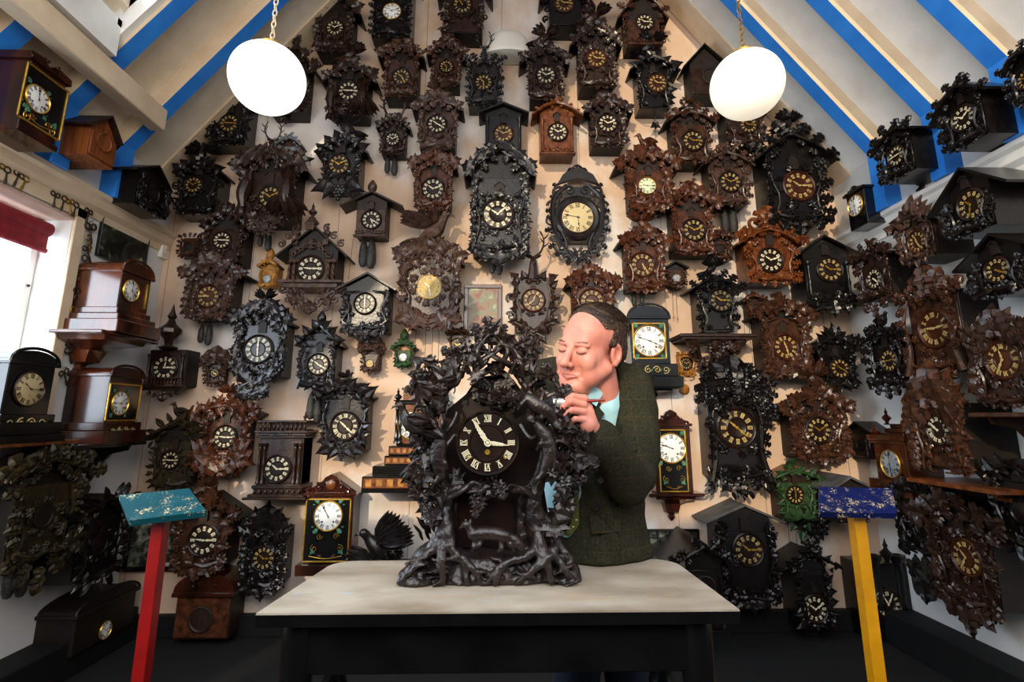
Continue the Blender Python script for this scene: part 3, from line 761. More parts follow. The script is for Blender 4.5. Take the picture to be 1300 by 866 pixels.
        for i in range(5):
            t = (i-2)/2
            if i != 2: lf(cv, (t*hw*.55, yF-.02, .07*W), (be*.8+.12*W)*ls, pi-t*radians(66), .22, 0, K)
        grapes(cv, (0, yF-.02, -.0), be*.8)
    elif bot == 'trophy':
        for s in (-1, 1):
            cv.add(*tube([(s*-hw*.6, yF-.03, -be*.35), (s*hw*1.15, yF-.02, .16*H)], [.035*W, .016*W], 6))
            lf(cv, (s*hw*.3, yF-.02, .03), min(be+.1*W, .34*W), pi-s*.8, .2, 0, K); lf(cv, (s*hw*.6, yF-.01, .04), .3*W, pi-s*1.5, .2, 0, K)
        spiral(cv, (0, yF-.035, -.02), .1*W, .7, 2.5, 1, .3); [lf(cv, (R.uniform(-.5, .5)*hw, yF-.02-.01*R.random(), -be*R.uniform(0, .6)), .24*W, pi+R.uniform(-1, 1), .25, 0, K) for _ in range(9)]
    elif bot == 'shelf':
        cv.add(*box(-hw*1.12, hw*1.12, f-.045, f+.01, -.012, .008, .003)); cv.add(*box(-hw*1.02, hw*1.02, f-.03, f, -.03, -.012, .003))
        n = 12
        for i in range(n+1): cv.add(*lathe([(.006, 0), (.009, .012), (.004, .03), (.008, .04)], (-hw*1.05+2.1*hw*i/n, f-.038, .006), 6))
        cv.add(*box(-hw*1.08, hw*1.08, f-.044, f-.032, .045, .052))
        if be > .05:
            for s in (-1, 1):
                for k in range(3): spiral(cv, (s*hw*(.75-.28*k), f-.01, -.04-be*.2*(k+.4)), be*.2, 1.2, 1.5, s, .25)
            lf(cv, (0, yF, -.03), be*.95, pi, .1, 0, 'oak'); finial(cv, (0, f-.01, -be*.2), -be*.7)
    elif bot == 'fret':
        cv.add(*box(-hw*1.08, hw*1.08, f-.03, f+.01, -.01, .006, .003))
        n = 9
        for i in range(n): spiral(cv, ((-hw+2*hw*(i+.5)/n), f-.014, .03), .02*W/.25, 1, i*2.1, 1 if i % 2 else -1, .25)
    elif bot == 'scroll':
        for s in (-1, 1):
            spiral(cv, (s*hw*.6, yF-.01, -be*.25), be*.42, 1.3, pi/2, s, .2); spiral(cv, (s*hw*.25, yF-.015, -be*.55), be*.3, 1.2, 0, -s, .22)
            lf(cv, (s*hw*.3, yF, 0), be*.8, pi-s*.5, .2, 0, 'oak')
        lf(cv, (0, yF-.02, 0), be*1.0, pi, .2, 0, 'oak')
    # leaves hugging the dial
    if trim and sides in ('leaf', 'dense', 'game', 'branch', 'scrollleaf', 'trees'):
        n = int(10*dens)
        for i in range(n if sides == 'dense' else n//2):
            a = (2*pi*(i+.5*R.random())/n) if sides == 'dense' else pi+(i+.5-n/4)*.42; rr_ = rd*1.3
            px, pz = dx+rr_*sin(a), dz+rr_*cos(a)
            if abs(px) < hw*1.05 and 0 < pz < (za if roof else H): lf(cv, (px, yF-.004, pz), rd*R.uniform(.5, .75)*ls, a+R.uniform(-1.2, 1.2), .25, R.uniform(-.3, .3), K)
    cv.build('front_carving', dm, root)
    # crest
    top = za if roof else H; ch = csz and abs(L(xm, ext[1]+csz)[1]-et) or max(.085, (et-top)*(1.05 if crest in ('birdup', 'cock') else 1.3))
    if crest:
        cr = MB(); b0 = (0, f-.015, top)
        if crest == 'eagle': eagle(cr, (0, f-.01, top-.01), ch)
        elif crest == 'bird': bird(cr, (0, f-.01, top-.005), ch, cdir, 'fold')
        elif crest == 'cock': bird(cr, (0, f-.01, top-.005), ch, cdir, 'up')
        elif crest == 'birdspread': bird(cr, (-.02*cdir, f-.01, top-.005), ch, cdir, 'spread')
        elif crest == 'birdup': bird(cr, (0, f-.01, top-.005), ch, cdir, 'up')
        elif crest == 'stag':
            s_ = ch*.62; staghead(cr, (0, f-.02, top+.012), s_)
        elif crest == 'antlers': antlers(cr, (0, f-.01, top), ch, .05*ch)
        elif crest == 'fan':
            for i in range(7): t = (i-3)/3; leaf(cr, (t*.03, f-.015-.005*(i % 2), top-.02), (ch+.02)*(1-.35*abs(t)), t*radians(80), .1, 0, K)
        elif crest == 'finial': finial(cr, b0, ch)
        elif crest == 'scroll':
            for s in (-1, 1): spiral(cr, (s*ch*.55, f-.015, top+ch*.2), ch*.45, 1.3, pi/2, s, .22)
            leaf(cr, (0, f-.02, top-.02), ch*1.1, 0, .1, 0, 'oak')
        elif crest == 'knob': cr.add(*lathe([(.1*ch, 0), (.35*ch, .3*ch), (.35*ch, .6*ch), (.1*ch, ch)], b0, 8))
        if crest in ('eagle', 'bird', 'cock', 'stag', 'birdup', 'birdspread') and trim:
            for t in (-1, -.6, -.2, .2, .6, 1): leaf(cr, (t*W*.1, f-.03, top-.035), W*.18*ls, t*radians(80), .15, 0, K)
        nm = {'eagle': 'eagle_crest', 'bird': 'bird_crest', 'cock': 'bird_crest', 'birdup': 'bird_crest', 'birdspread': 'bird_crest', 'stag': 'stag_head_crest', 'antlers': 'antler_crest', 'fan': 'leaf_crest', 'finial': 'finial', 'scroll': 'scroll_crest', 'knob': 'knob_crest'}[crest]
        cr.build(nm, dm, root)
    # little door under the gable
    if door and W > .12:
        zz = dz+rd*1.25+.006; hh = (za if roof else H)-zz-.02
        if hh > .03:
            hh = min(hh, W*.3); ww = min(hh*.75, W*.18)
            k = MB(); k.add(*prism([(-ww/2, zz), (ww/2, zz), (ww/2, zz+hh*.7), (0, zz+hh), (-ww/2, zz+hh*.7)], f-.018, f))
            k.add(*prism([(-ww/2-.006, zz+hh*.68), (0, zz+hh*.97), (ww/2+.006, zz+hh*.68), (ww/2+.006, zz+hh*.74), (0, zz+hh*1.05), (-ww/2-.006, zz+hh*.74)], f-.026, f))
            k.build('cuckoo_door', 'casebrown' if wood not in ('black', 'ebony') else 'casewood', root, smooth=0)
    if dial[3] != 'x': make_dial(root, (dx, f-.012, dz), rd, dial[3], tm, None)
    else:
        k = MB(); k.add(*lathe([(rd*1.15, 0), (rd*1.15, .008), (rd, .01), (rd*.9, .005), (rd*.2, .005), (.001, .006)], (dx, f-.008, dz), 24, 'y')); k.build('dial', cm, root)
    # pine-cone weights and their chains
    for i, (wx, wy, wl) in enumerate(weights):
        a, zt_ = L(wx, wy, d*.5); z2 = L(wx, wy+wl, d*.5)[1]; hL = zt_-z2; r = hL*.16
        k = MB(); k.add(*lathe([(.1*r, 0), (.6*r, .04*hL), (.95*r, .18*hL), (1.0*r, .4*hL), (.85*r, .7*hL), (.5*r, .9*hL), (.25*r, .95*hL), (.2*r, hL)], (a, -d*.5-.01, z2), 10)); k.build('pine_cone_weight', 'cone', root)
        if zt_ < -.005:
            k = MB(); k.add(*tube([(a, -d*.5-.01, zt_-.004), (a, -d*.5-.01, .01)], .0018, 5)); k.build('chain', 'chain', root)
    if chains:
        for cx, cy in chains:
            a, z2 = L(cx, cy, d*.5); k = MB(); k.add(*tube([(a, -d*.5-.004, z2), (a*.9, -d*.5-.004, .01)], .0016, 5)); k.add(*tube(np.array([(a, -d*.5-.004, z2-.008+.008*cos(t)) if 0 else (a+.007*sin(t), -d*.5-.004, z2-.007+.007*cos(t)) for t in np.linspace(0, 2*pi, 9)]), .0014, 4)); k.build('chain', 'chain', root)
    if pend:
        a, z2 = L(pend[0], pend[1], d*.5); k = MB(); k.add(*tube([(a, -d*.5, .01), (a, -d*.5, z2+.01)], .0028, 5))
        if len(pend) > 2 and pend[2] == 'disc': k.add(*lathe([(.03, 0), (.034, .004), (.02, .01), (.001, .011)], (a, -d*.5+.002, z2), 16, 'y'))
        else:
            for t in (-.9, 0, .9): leaf(k, (a, -d*.5-.004, z2+.012), .05, pi+t, .1, 0, K)
        k.build('pendulum', dm, root)
    return root, dict(W=W, H=H, d=d, L=L, f=f, uc=uc, zb=zb, hw=hw)

def bracket(root_name, label, w, rect, top, d, m, kind='ogee', group=None):
    """wall bracket shelf: top=(x0,x1,y) front edge of the board, rect lower end y"""
    W_ = WALL[w]; x0, x1, y = top; u0, z = W_.P(x0, y, d); u1, _ = W_.P(x1, y, d); uc = (u0+u1)/2; hw = (u1-u0)/2; zb = W_.P((x0+x1)/2, rect, d)[1]-z
    loc, rz = W_.place(uc, z); root = empty(root_name, loc, rz); tag(root, label, 'shelf', group)
    b = MB(); b.add(*box(-hw, hw, -d, 0, -.022, 0, .004)); b.add(*box(-hw*.94, hw*.94, -d*.94, 0, -.036, -.022, .003)); b.build('shelf_board', m, root, smooth=0)
    b = MB(); h = -zb
    if kind == 'ogee':
        prof = [(0, .9), (.12, .86), (.3, .62), (.42, .42), (.55, .5), (.7, .55), (.85, .3), (.92, .12), (1, .02)]
        n = len(prof); V = []; F = []
        for t, r in prof:
            z_ = -.036-t*(h-.036); hx = hw*.8*r; dy = d*.85*r
            V += [(-hx, 0, z_), (-hx*.8, -dy, z_), (hx*.8, -dy, z_), (hx, 0, z_)]
        for i in range(n-1):
            for j in range(4): a = i*4; F.append((a+j, a+(j+1) % 4, a+4+(j+1) % 4, a+4+j))
        F += [(3, 2, 1, 0), tuple((n-1)*4+k for k in range(4))]
        b.add(V, [q[::-1] for q in F])
    elif kind == 'carved':
        for s in (-1, 0, 1): b.add(*tube(spline([(s*hw*.7, -d*.8, -.03), (s*hw*.5, -d*.6, -.4*h), (s*.02, -.02, -.95*h)], 9), [.03, .04, .02, .012], 7))
        R = random.Random(int(x0)); 
        for i in range(22): t = R.random(); s = R.uniform(-1, 1); leaf(b, (s*hw*.8*(1-t), -d*(.9-.8*t), -.03-t*h*.8), .07, pi-s*.8+R.uniform(-.5, .5), .3, 0, 'oak')
    else:
        for s in (-1, 1):
            v = [(0, -.036), (0, -h), (-.03, -h*.95), (-.05, -h*.6), (-d*.5, -h*.35), (-d*.9, -.07), (-d*.9, -.036)]
            P, F = prism(v, s*hw*.6-.015, s*hw*.6+.015); P = np.array(P)[:, [1, 0, 2]]; P[:, 0] *= -1; b.add(P, F)
        b.add(*box(-hw*.6, hw*.6, -.02, 0, -h*.9, -.036, .003))
    b.build('bracket', m, root, smooth=30)
    return root
# ------------------------------------------------------------------ glazed wall and mantel clocks
def glazed(label, w, case, dial, tm, wood='mahog', top=('arch', None), plinth=(), frame=None, tablet=None, d=.14, name='bracket_clock', inlay=None, tail=None, group=None, balls=False, gap=0, cornice=True, corner=None):
    W_ = WALL[w]; x0, y0, x1, y1 = case; xm, ym = (x0+x1)/2, (y0+y1)/2; of = d+gap
    ua = W_.P(x0, ym, of)[0]; ub = W_.P(x1, ym, of)[0]; zt = W_.P(xm, y0, of)[1]
    low = max([p[3] for p in plinth]+[y1]); zb = W_.P(xm, low, of)[1]; uc = (ua+ub)/2; hw = (ub-ua)/2; H = zt-zb
    loc, rz = W_.place(uc, zb, gap); root = empty(name, loc, rz); tag(root, label, 'clock', group); CLK.append(root)
    def L(x, y): a, b = W_.P(x, y, of); return a-uc, b-zb
    f = -d; c = MB(); z1 = L(xm, y1)[1]
    c.add(*box(-hw, hw, f, 0, z1, H, .004)); c.build('case', wood, root, smooth=0)
    if plinth:
        c = MB()
        for (a, b_, ya, yb) in plinth:
            u0 = L(a, ym)[0]; u1 = L(b_, ym)[0]; e = max(0, (u1-u0)/2-hw); za_, zb_ = L(xm, ya)[1], L(xm, yb)[1]
            c.add(*box(u0, u1, f-e*.8, 0, zb_, za_, .004))
        c.build('plinth', wood, root, smooth=0)
    t = MB(); kind, ty = top; th = (L(xm, ty)[1]-H) if ty is not None else .02
    ov = .015
    if cornice: t.add(*box(-hw-ov, hw+ov, f-ov, 0, H-.006, H+.012, .003))
    if kind == 'arch':
        P = [(-hw-.004, H+.01)]+[((hw+.0)*cos(a)*-1, H+.012+(th-.012)*sin(a)) for a in np.linspace(0, pi, 19)]+[(hw+.004, H+.01)]
        t.add(*prism(P, f-.004, -.001)); P2 = [((hw*1.06)*cos(a), H+.01+(th)*sin(a)) for a in np.linspace(0, pi, 17)]; t.add(*tube([(p[0], f-.006, p[1]) for p in P2], .008, 6))
    elif kind == 'pediment':
        t.add(*prism([(-hw-ov, H+.01), (hw+ov, H+.01), (0, H+th)], f+.01, -.001))
        for s in (-1, 1): t.add(*prism([(s*(hw+ov), H+.004), (s*(hw+ov), H+.02), (0, H+th+.014), (0, H+th-.006)], f-.014, -.001))
    elif kind == 'broken':
        for s in (-1, 1):
            t.add(*prism([(s*(hw+ov), H+.01), (s*(hw+ov), H+.03), (s*hw*.25, H+th), (s*hw*.18, H+th*.8), (s*hw*.4, H+.012)], f-.01, -.02))
            spiral(t, (s*hw*.3, f-.012, H+th*.8), th*.25, 1.1, 1, s, .25)
        finial(t, (0, f+.03, H+.01), th*1.6)
    elif kind == 'scroll':
        P = [(-hw, H+.01), (-hw*.8, H+.2*th+.01), (-hw*.45, H+.5*th), (-hw*.25, H+.85*th), (0, H+th), (hw*.25, H+.85*th), (hw*.45, H+.5*th), (hw*.8, H+.2*th+.01), (hw, H+.01)]
        t.add(*prism(P, f-.006, f+.02))
        for s in (-1, 1):
            for k, q in enumerate((.2, .5, .82)): spiral(t, (s*hw*q, f-.01, H+th*(.55-.2*k)), th*.22, 1.2, 1+k, s, .25)
        if corner: t.add(*prism([(-hw-ov, H+.01), (hw+ov, H+.01), (0, H+th)], f+.025, -.001))
    elif kind == 'flat': t.add(*box(-hw-ov*1.6, hw+ov*1.6, f-ov*1.6, 0, H+.012, H+th, .004))
    t.build('pediment', wood, root, smooth=30)
    if frame:
        x0f, y0f, x1f, y1f = frame; u0, z1f = L(x0f, y0f)[0], L(xm, y0f)[1]; u1, z0f = L(x1f, y1f)[0], L(xm, y1f)[1]
        b = MB(); e = .009
        for q in ((u0, u1, z1f-e, z1f), (u0, u1, z0f, z0f+e), (u0, u0+e, z0f, z1f), (u1-e, u1, z0f, z1f)): b.add(*box(q[0], q[1], f-.008, f, q[2], q[3], .002))
        df = b.build('glazed_door', 'gold', root, smooth=0)
        b = MB(); b.add(*box(u0+e, u1-e, f-.002, f, z0f+e, z1f-e)); b.build('tablet', 'ebonised', df, smooth=0)
        b = MB(); R = random.Random(int(x0))
        cx_, cz_ = L(dial[0], dial[1]); rd = abs(L(dial[0], dial[1]-dial[2])[1]-cz_)
        for sx in (-1, 1):
            for sz in (-1, 1):
                zc = cz_+sz*rd*.98
                if z0f < zc < z1f: leaf(b, (cx_+sx*rd*.95, f-.004, zc), rd*.3, -sx*sz*.8+(0 if sz > 0 else pi), 0, 0, 'maple', 0, 0); leaf(b, (cx_+sx*rd*1.0, f-.004, zc-sz*rd*.2), rd*.22, sx*1.4, 0, 0, 'lance', 0, 0)
        zl = cz_-rd*1.3
        if zl > z0f+.03:
            for s in (-1, 1):
                spiral(b, (s*(u1-u0)*.18, f-.003, zl-.01), .018, 1.3, 0, s, .1, 1); spiral(b, (s*(u1-u0)*.28, f-.003, (zl+z0f)/2), .022, 1.3, 2, -s, .08, 1)
                leaf(b, (s*(u1-u0)*.1, f-.003, z0f+.03), .03, s*1.1, 0, 0, 'lance', 2, 0); leaf(b, (s*(u1-u0)*.3, f-.003, z0f+.05), .03, s*.3, 0, 0, 'ivy', 0, 0)
            b.add(*tube(spline([(u0+.04, f-.003, z0f+.035), ((u0+u1)/2, f-.003, z0f+.02), (u1-.04, f-.003, z0f+.035)], 7), .0022, 4), 1)
        b.build('painted_decoration', ['leafteal', 'gold', 'red'], df, smooth=0)
    if inlay:
        x0f, y0f, x1f, y1f = inlay; u0, u1 = L(x0f, ym)[0], L(x1f, ym)[0]; z1f, z0f = L(xm, y0f)[1], L(xm, y1f)[1]; b = MB(); n = 4
        zc = (z0f+z1f)/2; h = (z1f-z0f)/2
        for k in range(n):
            x = u0+(u1-u0)*(k+.5)/n; spiral(b, (x, f-.012, zc), h*.8, 1.3, k*1.4, 1 if k % 2 else -1, .12)
            leaf(b, (x+(u1-u0)/n*.3, f-.012, zc-h*.4), h*.8, .6, 0, 0, 'lance', 1, 0)
        e = max([0]+[(L(p[1], ym)[0]-L(p[0], ym)[0])/2-hw for p in plinth if p[2] <= y0f <= p[3]])
        b.build('inlay', ['bone', 'leafteal'], root, smooth=0).location = (0, -e*.8+.008, 0)
    if tail:
        b = MB(); x0t, x1t, ya, yb = tail; u0, u1 = L(x0t, ym)[0], L(x1t, ym)[0]; za_, zb_ = L(xm, ya)[1], L(xm, yb)[1]
        b.add(*box(u0, u1, f-.03, 0, za_-.02, za_, .005)); m_ = (u0+u1)/2; hh = (u1-u0)/2; h = za_-zb_
        prof = [(0, .86), (.12, .8), (.2, .55), (.34, .34), (.5, .3), (.66, .26), (.72, .12), (.78, .1), (.84, .14), (.92, .09), (1, .02)]
        V = []; F = []
        for t_, r in prof:
            z_ = za_-.02-t_*(h-.02); V += [(m_-hh*r, 0, z_), (m_-hh*r*.85, -d*min(1, r*1.2), z_), (m_+hh*r*.85, -d*min(1, r*1.2), z_), (m_+hh*r, 0, z_)]
        for i in range(len(prof)-1):
            for j in range(4): a = i*4; F.append((a+(j+1) % 4, a+j, a+4+j, a+4+(j+1) % 4))
        F += [(0, 1, 2, 3), tuple((len(prof)-1)*4+k for k in (3, 2, 1, 0))]; b.add(V, F)
        b.build('bracket', wood, root, smooth=30)
    dx, dz = L(dial[0], dial[1]); rd = abs(L(dial[0], dial[1]-dial[2])[1]-dz)
    make_dial(root, (dx, f-.004, dz), rd, dial[3], tm, None)
    return root, dict(L=L, f=f, hw=hw, H=H, zb=zb, uc=uc, d=d)
def inst(name, label, cat, w, x, y, off=0, group=None):
    W_ = WALL[w]; u, z = W_.P(x, y, off); loc, rz = W_.place(u, z); return tag(empty(name, loc, rz), label, cat, group)

K = clock
# ---- top of the back wall
K('topmost dark brown clock, left of the white-dialled clock at the photo\'s top edge', 'B', (404, 12, 446, 66), (426, 37, 10, 'c'), (10, 10), 'dark', (-6, 22, 393, 458), (394, -6, 458, 72), None, 'vine', 'leaf', 'leaf')
K('black leaf-carved clock with small white dial, cut by the photo\'s top edge', 'B', (474, -30, 522, 48), (498, 16, 11, 'w'), (10, 12), 'black', (-62, -22, 464, 532), (464, -70, 530, 50), None, 'oak', 'dense', 'leaf', door=False)
K('top-row dark clock with gilt numerals and scroll carving, left of the pale dome shade', 'B', (567, -30, 612, 42), (587, 8, 11, 'cb'), (10, 55), 'dark', (-60, -6, 556, 624), (556, -60, 620, 46), None, 'vine', 'scrollleaf', 'none', door=False)
K('top-row black clock with side brackets, just right of the pale dome shade', 'B', (697, -20, 738, 34), (716, 6, 11, 'cg'), (10, 15), 'black', (-40, 0, 686, 745), (686, -40, 745, 38), None, 'oak', 'fret', 'none', door=False)
K('plain-roofed dark clock with the gabled box, rightmost of the very top row', 'B', (796, 20, 838, 58), (818, 30, 10, 'c'), (10, 15), 'brown', (-12, 26, 785, 847), (786, -12, 846, 60), None, 'oak', 'fret', 'fret', door=False)
K('stag-headed clock half hidden behind the left globe lamp, its antlers rising beside the chain', 'B', (345, 70, 388, 142), (366, 105, 12, 'c'), (10, 10), 'dark', (52, 100, 335, 406), (334, 18, 406, 144), 'stag', 'vine', 'leaf', 'leaf', pend=(363, 152))
K('clock with two hanging game birds on its front, right of the left globe lamp', 'B', (422, 92, 466, 146), (443, 117, 12, 'c'), (9, 15), 'dark', (82, 108, 410, 479), (408, 63, 472, 154), 'birdspread', 'vine', 'game', 'leaf', cdir=1)
K('dark clock with a bird on its leafy gable, second row under the white-dialled top clock', 'B', (490, 76, 530, 124), (510, 99, 10, 'cb'), (10, 25), 'brown', (58, 76, 481, 538), (482, 48, 538, 128), 'bird', 'vine', 'leaf', 'leaf', cdir=1)
K('small brown bird-crested clock, directly left of the glossy black clock with the little stag', 'B', (550, 72, 583, 110), (567, 86, 8, 'cb'), (10, 30), 'brown', (56, 74, 543, 592), (543, 40, 592, 113), 'bird', 'vine', 'leaf', 'leaf', cdir=-1)
K('glossy black clock with a little stag on oak leaves, under the dome shade', 'B', (595, 78, 634, 134), (614, 106, 10, 'cb'), (10, 30), 'ebony', None, (588, 58, 642, 140), 'stag', 'oak', 'dense', 'leaf')
K('dark brown clock with a long-necked bird crest, just right below the pale dome shade', 'B', (673, 80, 712, 128), (693, 97, 11, 'c'), (10, 12), 'dark', (62, 84, 660, 722), (662, 42, 722, 130), 'birdspread', 'vine', 'branch', 'leaf')
K('tall dark clock with a large bird over bushy leaves, right of the long-necked bird clock', 'B', (736, 58, 778, 112), (757, 76, 11, 'cg'), (10, 15), 'dark', (36, 62, 724, 788), (724, 14, 790, 118), 'birdspread', 'vine', 'dense', 'leaf')
K('jet black ivy-covered clock with bright white hands and a leaf pendulum, right of top centre', 'B', (810, 82, 848, 138), (834, 107, 11, 'cg'), (10, 15), 'black', (72, 92, 800, 862), (800, 50, 865, 140), 'birdspread', 'ivy', 'dense', 'none', pend=(832, 160))
K('plain undecorated dark house-shaped clock peeping out left of the right globe lamp', 'B', (877, 84, 916, 122), (902, 98, 10, 'x'), (10, 10), 'dark', (60, 88, 868, 926), (868, 60, 926, 124), None, None, None, 'none', door=False)
K('black stag-crested clock high on the back wall, left of the left globe lamp', 'B', (272, 124, 314, 184), (292, 158, 11, 'cb'), (9, 15), 'black', (112, 134, 257, 328), (258, 94, 328, 190), 'stag', 'vine', 'leaf', 'leaf')
# ---- second band
K('tiny silver-grey chalet clock beside the stag-headed clock with two long weights', 'B', (354, 184, 381, 207), (366, 196, 6, 's'), (10, 10), 'silver', (175, 186, 351, 383), (351, 175, 384, 209), None, 'oak', 'leaf', 'none', door=False, ls=.7)
K('large dark clock with stag head, hanging game and two weights, upper left', 'B', (312, 206, 372, 280), (344, 251, 13, 'cb'), (10, 10), 'dark', (198, 218, 296, 390), (298, 174, 386, 300), 'stag', 'maple', 'game', 'trophy', weights=((333, 292, 22), (343, 294, 26)))
K('silvery dark ivy-leaved clock, directly below the clock with two hanging game birds', 'B', (412, 186, 456, 240), (431, 210, 12, 'cb'), (10, 10), 'ebony', (176, 196, 401, 467), (402, 152, 466, 262), 'birdspread', 'ivy', 'leaf', 'grape', cdir=-1)
K('slim dark clock topped by antlers with two short weights, upper middle', 'B', (485, 164, 514, 196), (499, 178, 8, 'c'), (10, 10), 'dark', (152, 166, 479, 521), (479, 130, 521, 200), 'antlers', 'vine', 'leaf', 'leaf', weights=((493, 199, 22), (502, 199, 25)))
K('greyish-brown vine-leaf clock, right of the slim antler-topped clock', 'B', (534, 132, 578, 190), (555, 159, 11, 'c'), (10, 20), 'umber', (128, 142, 524, 588), (526, 110, 588, 194), 'birdspread', 'vine', 'leaf', 'leaf', cdir=1)
K('black column-fronted chalet clock directly above the very large central clock', 'B', (616, 146, 662, 200), (639, 171, 11, 'cg'), (10, 12), 'black', (134, 146, 608, 671), (608, 132, 671, 202), None, None, 'cols', 'none')
K('light reddish-brown chalet clock with slim columns and a fretted base, near the upper centre', 'B', (686, 146, 728, 196), (708, 169, 11, 'c'), (10, 12), 'orange', (131, 148, 676, 739), (676, 124, 739, 200), 'knob', 'oak', 'cols', 'fret', ls=.45)
K('dark brown pigeon-crested clock, right of the light reddish chalet clock', 'B', (751, 138, 790, 187), (771, 158, 11, 'c'), (10, 12), 'dark', (128, 146, 741, 802), (742, 112, 804, 188), 'birdspread', 'vine', 'leaf', 'leaf', cdir=1)
K('brown clock with a round pendulum hanging below, just left of the right globe lamp', 'B', (856, 158, 898, 207), (879, 180, 12, 'cb'), (10, 15), 'brown', (142, 158, 844, 908), (844, 130, 910, 208), 'birdspread', 'oak', 'leaf', 'leaf', pend=(881, 238, 'disc'))
K('dark clock almost hidden under the right globe lamp, lower leaves showing', 'B', (923, 146, 966, 186), (949, 160, 10, 'cb'), (10, 15), 'dark', (126, 144, 912, 974), (914, 126, 976, 189), None, 'vine', 'leaf', 'leaf')
# ---- third band
K('orange-brown carved clock with a bird crest in the upper middle, glossy maple leaves round it', 'B', (530, 206, 572, 264), (550, 241, 13, 'c'), (10, 12), 'red', (202, 214, 521, 580), (519, 192, 580, 273), 'bird', 'maple', 'leaf', 'leaf')
big = K('very large glossy black clock with cascading leaves, left of the round cream dial clock', 'B', (600, 210, 668, 318), (632, 273, 18, 'c'), (10, 8), 'ebony', (190, 226, 590, 680), (586, 186, 686, 345), None, 'maple', 'dense', 'leaf', dens=1.25, ls=.8, weights=((625, 322, 26), (634, 322, 28)))
K('brown wall clock carrying a pale green enamel dial on a square panel, right of centre', 'B', (800, 205, 846, 262), (821, 237, 10.5, 'g'), (9, 15), 'red', (196, 216, 780, 862), (780, 176, 864, 276), 'bird', 'vine', 'leaf', 'leaf', cdir=-1)
K('brown twig-framed clock with a scalloped roof and two dark weights, right of the round-pendulum clock', 'B', (902, 205, 946, 260), (926, 232, 12, 'cb'), (10, 12), 'umber', (194, 212, 890, 956), (892, 183, 958, 264), 'scroll', 'oak', 'branch', 'leaf', weights=((918, 264, 32), (928, 262, 36)))
K('reddish brown clock with a ragged leafy gable, just under the hanging round pendulum', 'B', (856, 264, 900, 322), (880, 293, 13, 'cb'), (10, 12), 'red', (244, 268, 843, 912), (845, 230, 912, 325), 'bird', 'vine', 'leaf', 'leaf')
K('tiny brown birdhouse clock with a spread bird, under the two weights of the twig-framed clock', 'B', (902, 304, 926, 330), (914, 316, 5, 'x'), (10, 10), 'brown', (298, 306, 894, 930), (893, 298, 930, 333), None, 'vine', 'leaf', 'leaf', door=False)
K('huge black clock with a blackbird on oak sprays, upper right of back wall', 'B', (976, 196, 1042, 280), (1013, 237, 17, 'cg'), (10, 15), 'black', (170, 205, 958, 1062), (958, 150, 1068, 300), 'birdspread', 'oak', 'dense', 'leaf', cdir=1)
K('bright orange-brown clock with thick scroll leaves, right of centre below the huge blackbird clock', 'B', (950, 300, 1006, 358), (977, 331, 14, 'c'), (10, 12), 'orange', (290, 312, 935, 1017), (934, 268, 1018, 366), 'scroll', 'oak', 'leaf', 'leaf', chains=((946, 440), (952, 436)))
K('black plain-gabled clock with gold dial marks, right end of the back wall', 'B', (1022, 320, 1078, 385), (1052, 343, 14, 'cb'), (10, 15), 'black', (302, 328, 1007, 1096), (1008, 301, 1094, 402), None, None, 'cols', 'leaf', chains=((1045, 408),))
K('black eagle-crested clock with curled scrolls round its roof, left of the large stag-headed clock', 'B', (228, 214, 276, 272), (247, 236, 10, 'cb'), (10, 10), 'black', (206, 222, 222, 284), (221, 186, 284, 277), 'eagle', 'ivy', 'scrollleaf', 'leaf')
K('dark clock in a pierced scroll frame with ivory numerals, left on back wall', 'B', (262, 282, 308, 334), (283, 306, 10, 'c'), (9, 15), 'dark', (270, 290, 256, 318), (252, 266, 318, 342), 'scroll', 'ivy', 'scrollleaf', 'leaf', door=False)
K('small dark brown clock without numerals, left of the pierced scroll-frame clock', 'B', (232, 302, 252, 326), (241, 314, 5, 'x'), (10, 10), 'brown', None, (226, 296, 256, 331), None, 'oak', 'leaf', 'leaf', door=False)
K('warm brown clock smothered in vine leaves with two slim weights, below the pierced scroll-frame clock', 'B', (240, 346, 292, 404), (266, 377, 13, 'cr'), (9, 45), 'umber', (336, 352, 234, 314), (228, 322, 312, 410), 'fan', 'vine', 'dense', 'leaf', dens=1.3, weights=((258, 412, 24), (268, 411, 28)))
K('tiny yellow painted house clock with a speckled roof, left of the tall finialled pagoda clock', 'B', (331, 342, 353, 365), (340, 355, 5, 's'), (10, 10), 'honey', (331, 340, 329, 355), (329, 330, 355, 368), 'knob', 'ivy', 'leaf', 'leaf', door=False, casem='honey', ls=.8)
K('chalet clock with low gable and two thick grey pine-cone weights, left of centre', 'B', (452, 266, 490, 300), (472, 280, 11, 'c'), (5, 20), 'umber', (246, 264, 433, 511), (434, 234, 511, 306), 'knob', None, None, 'fret', weights=((463, 304, 36), (473, 304, 38)), chains=((443, 352),))
K('plain-roofed clock with bare twisting branches and oval ivory numerals, left of the great eagle clock', 'B', (438, 366, 492, 420), (464, 386, 12, 'c'), (6, 0), 'ebony', (349, 370, 427, 503), (428, 349, 503, 433), None, None, 'branch', 'leaf', door=False)
eg = K('great dark clock with a swooping eagle and brass dial, centre left of the back wall', 'B', (512, 330, 580, 404), (545, 365, 15, 'b'), (10, 28), 'umber', (318, 332, 505, 588), (492, 270, 600, 426), 'birdup', 'vine', 'dense', 'grape', d=.17, chains=((537, 520), (547, 516), (556, 505)))
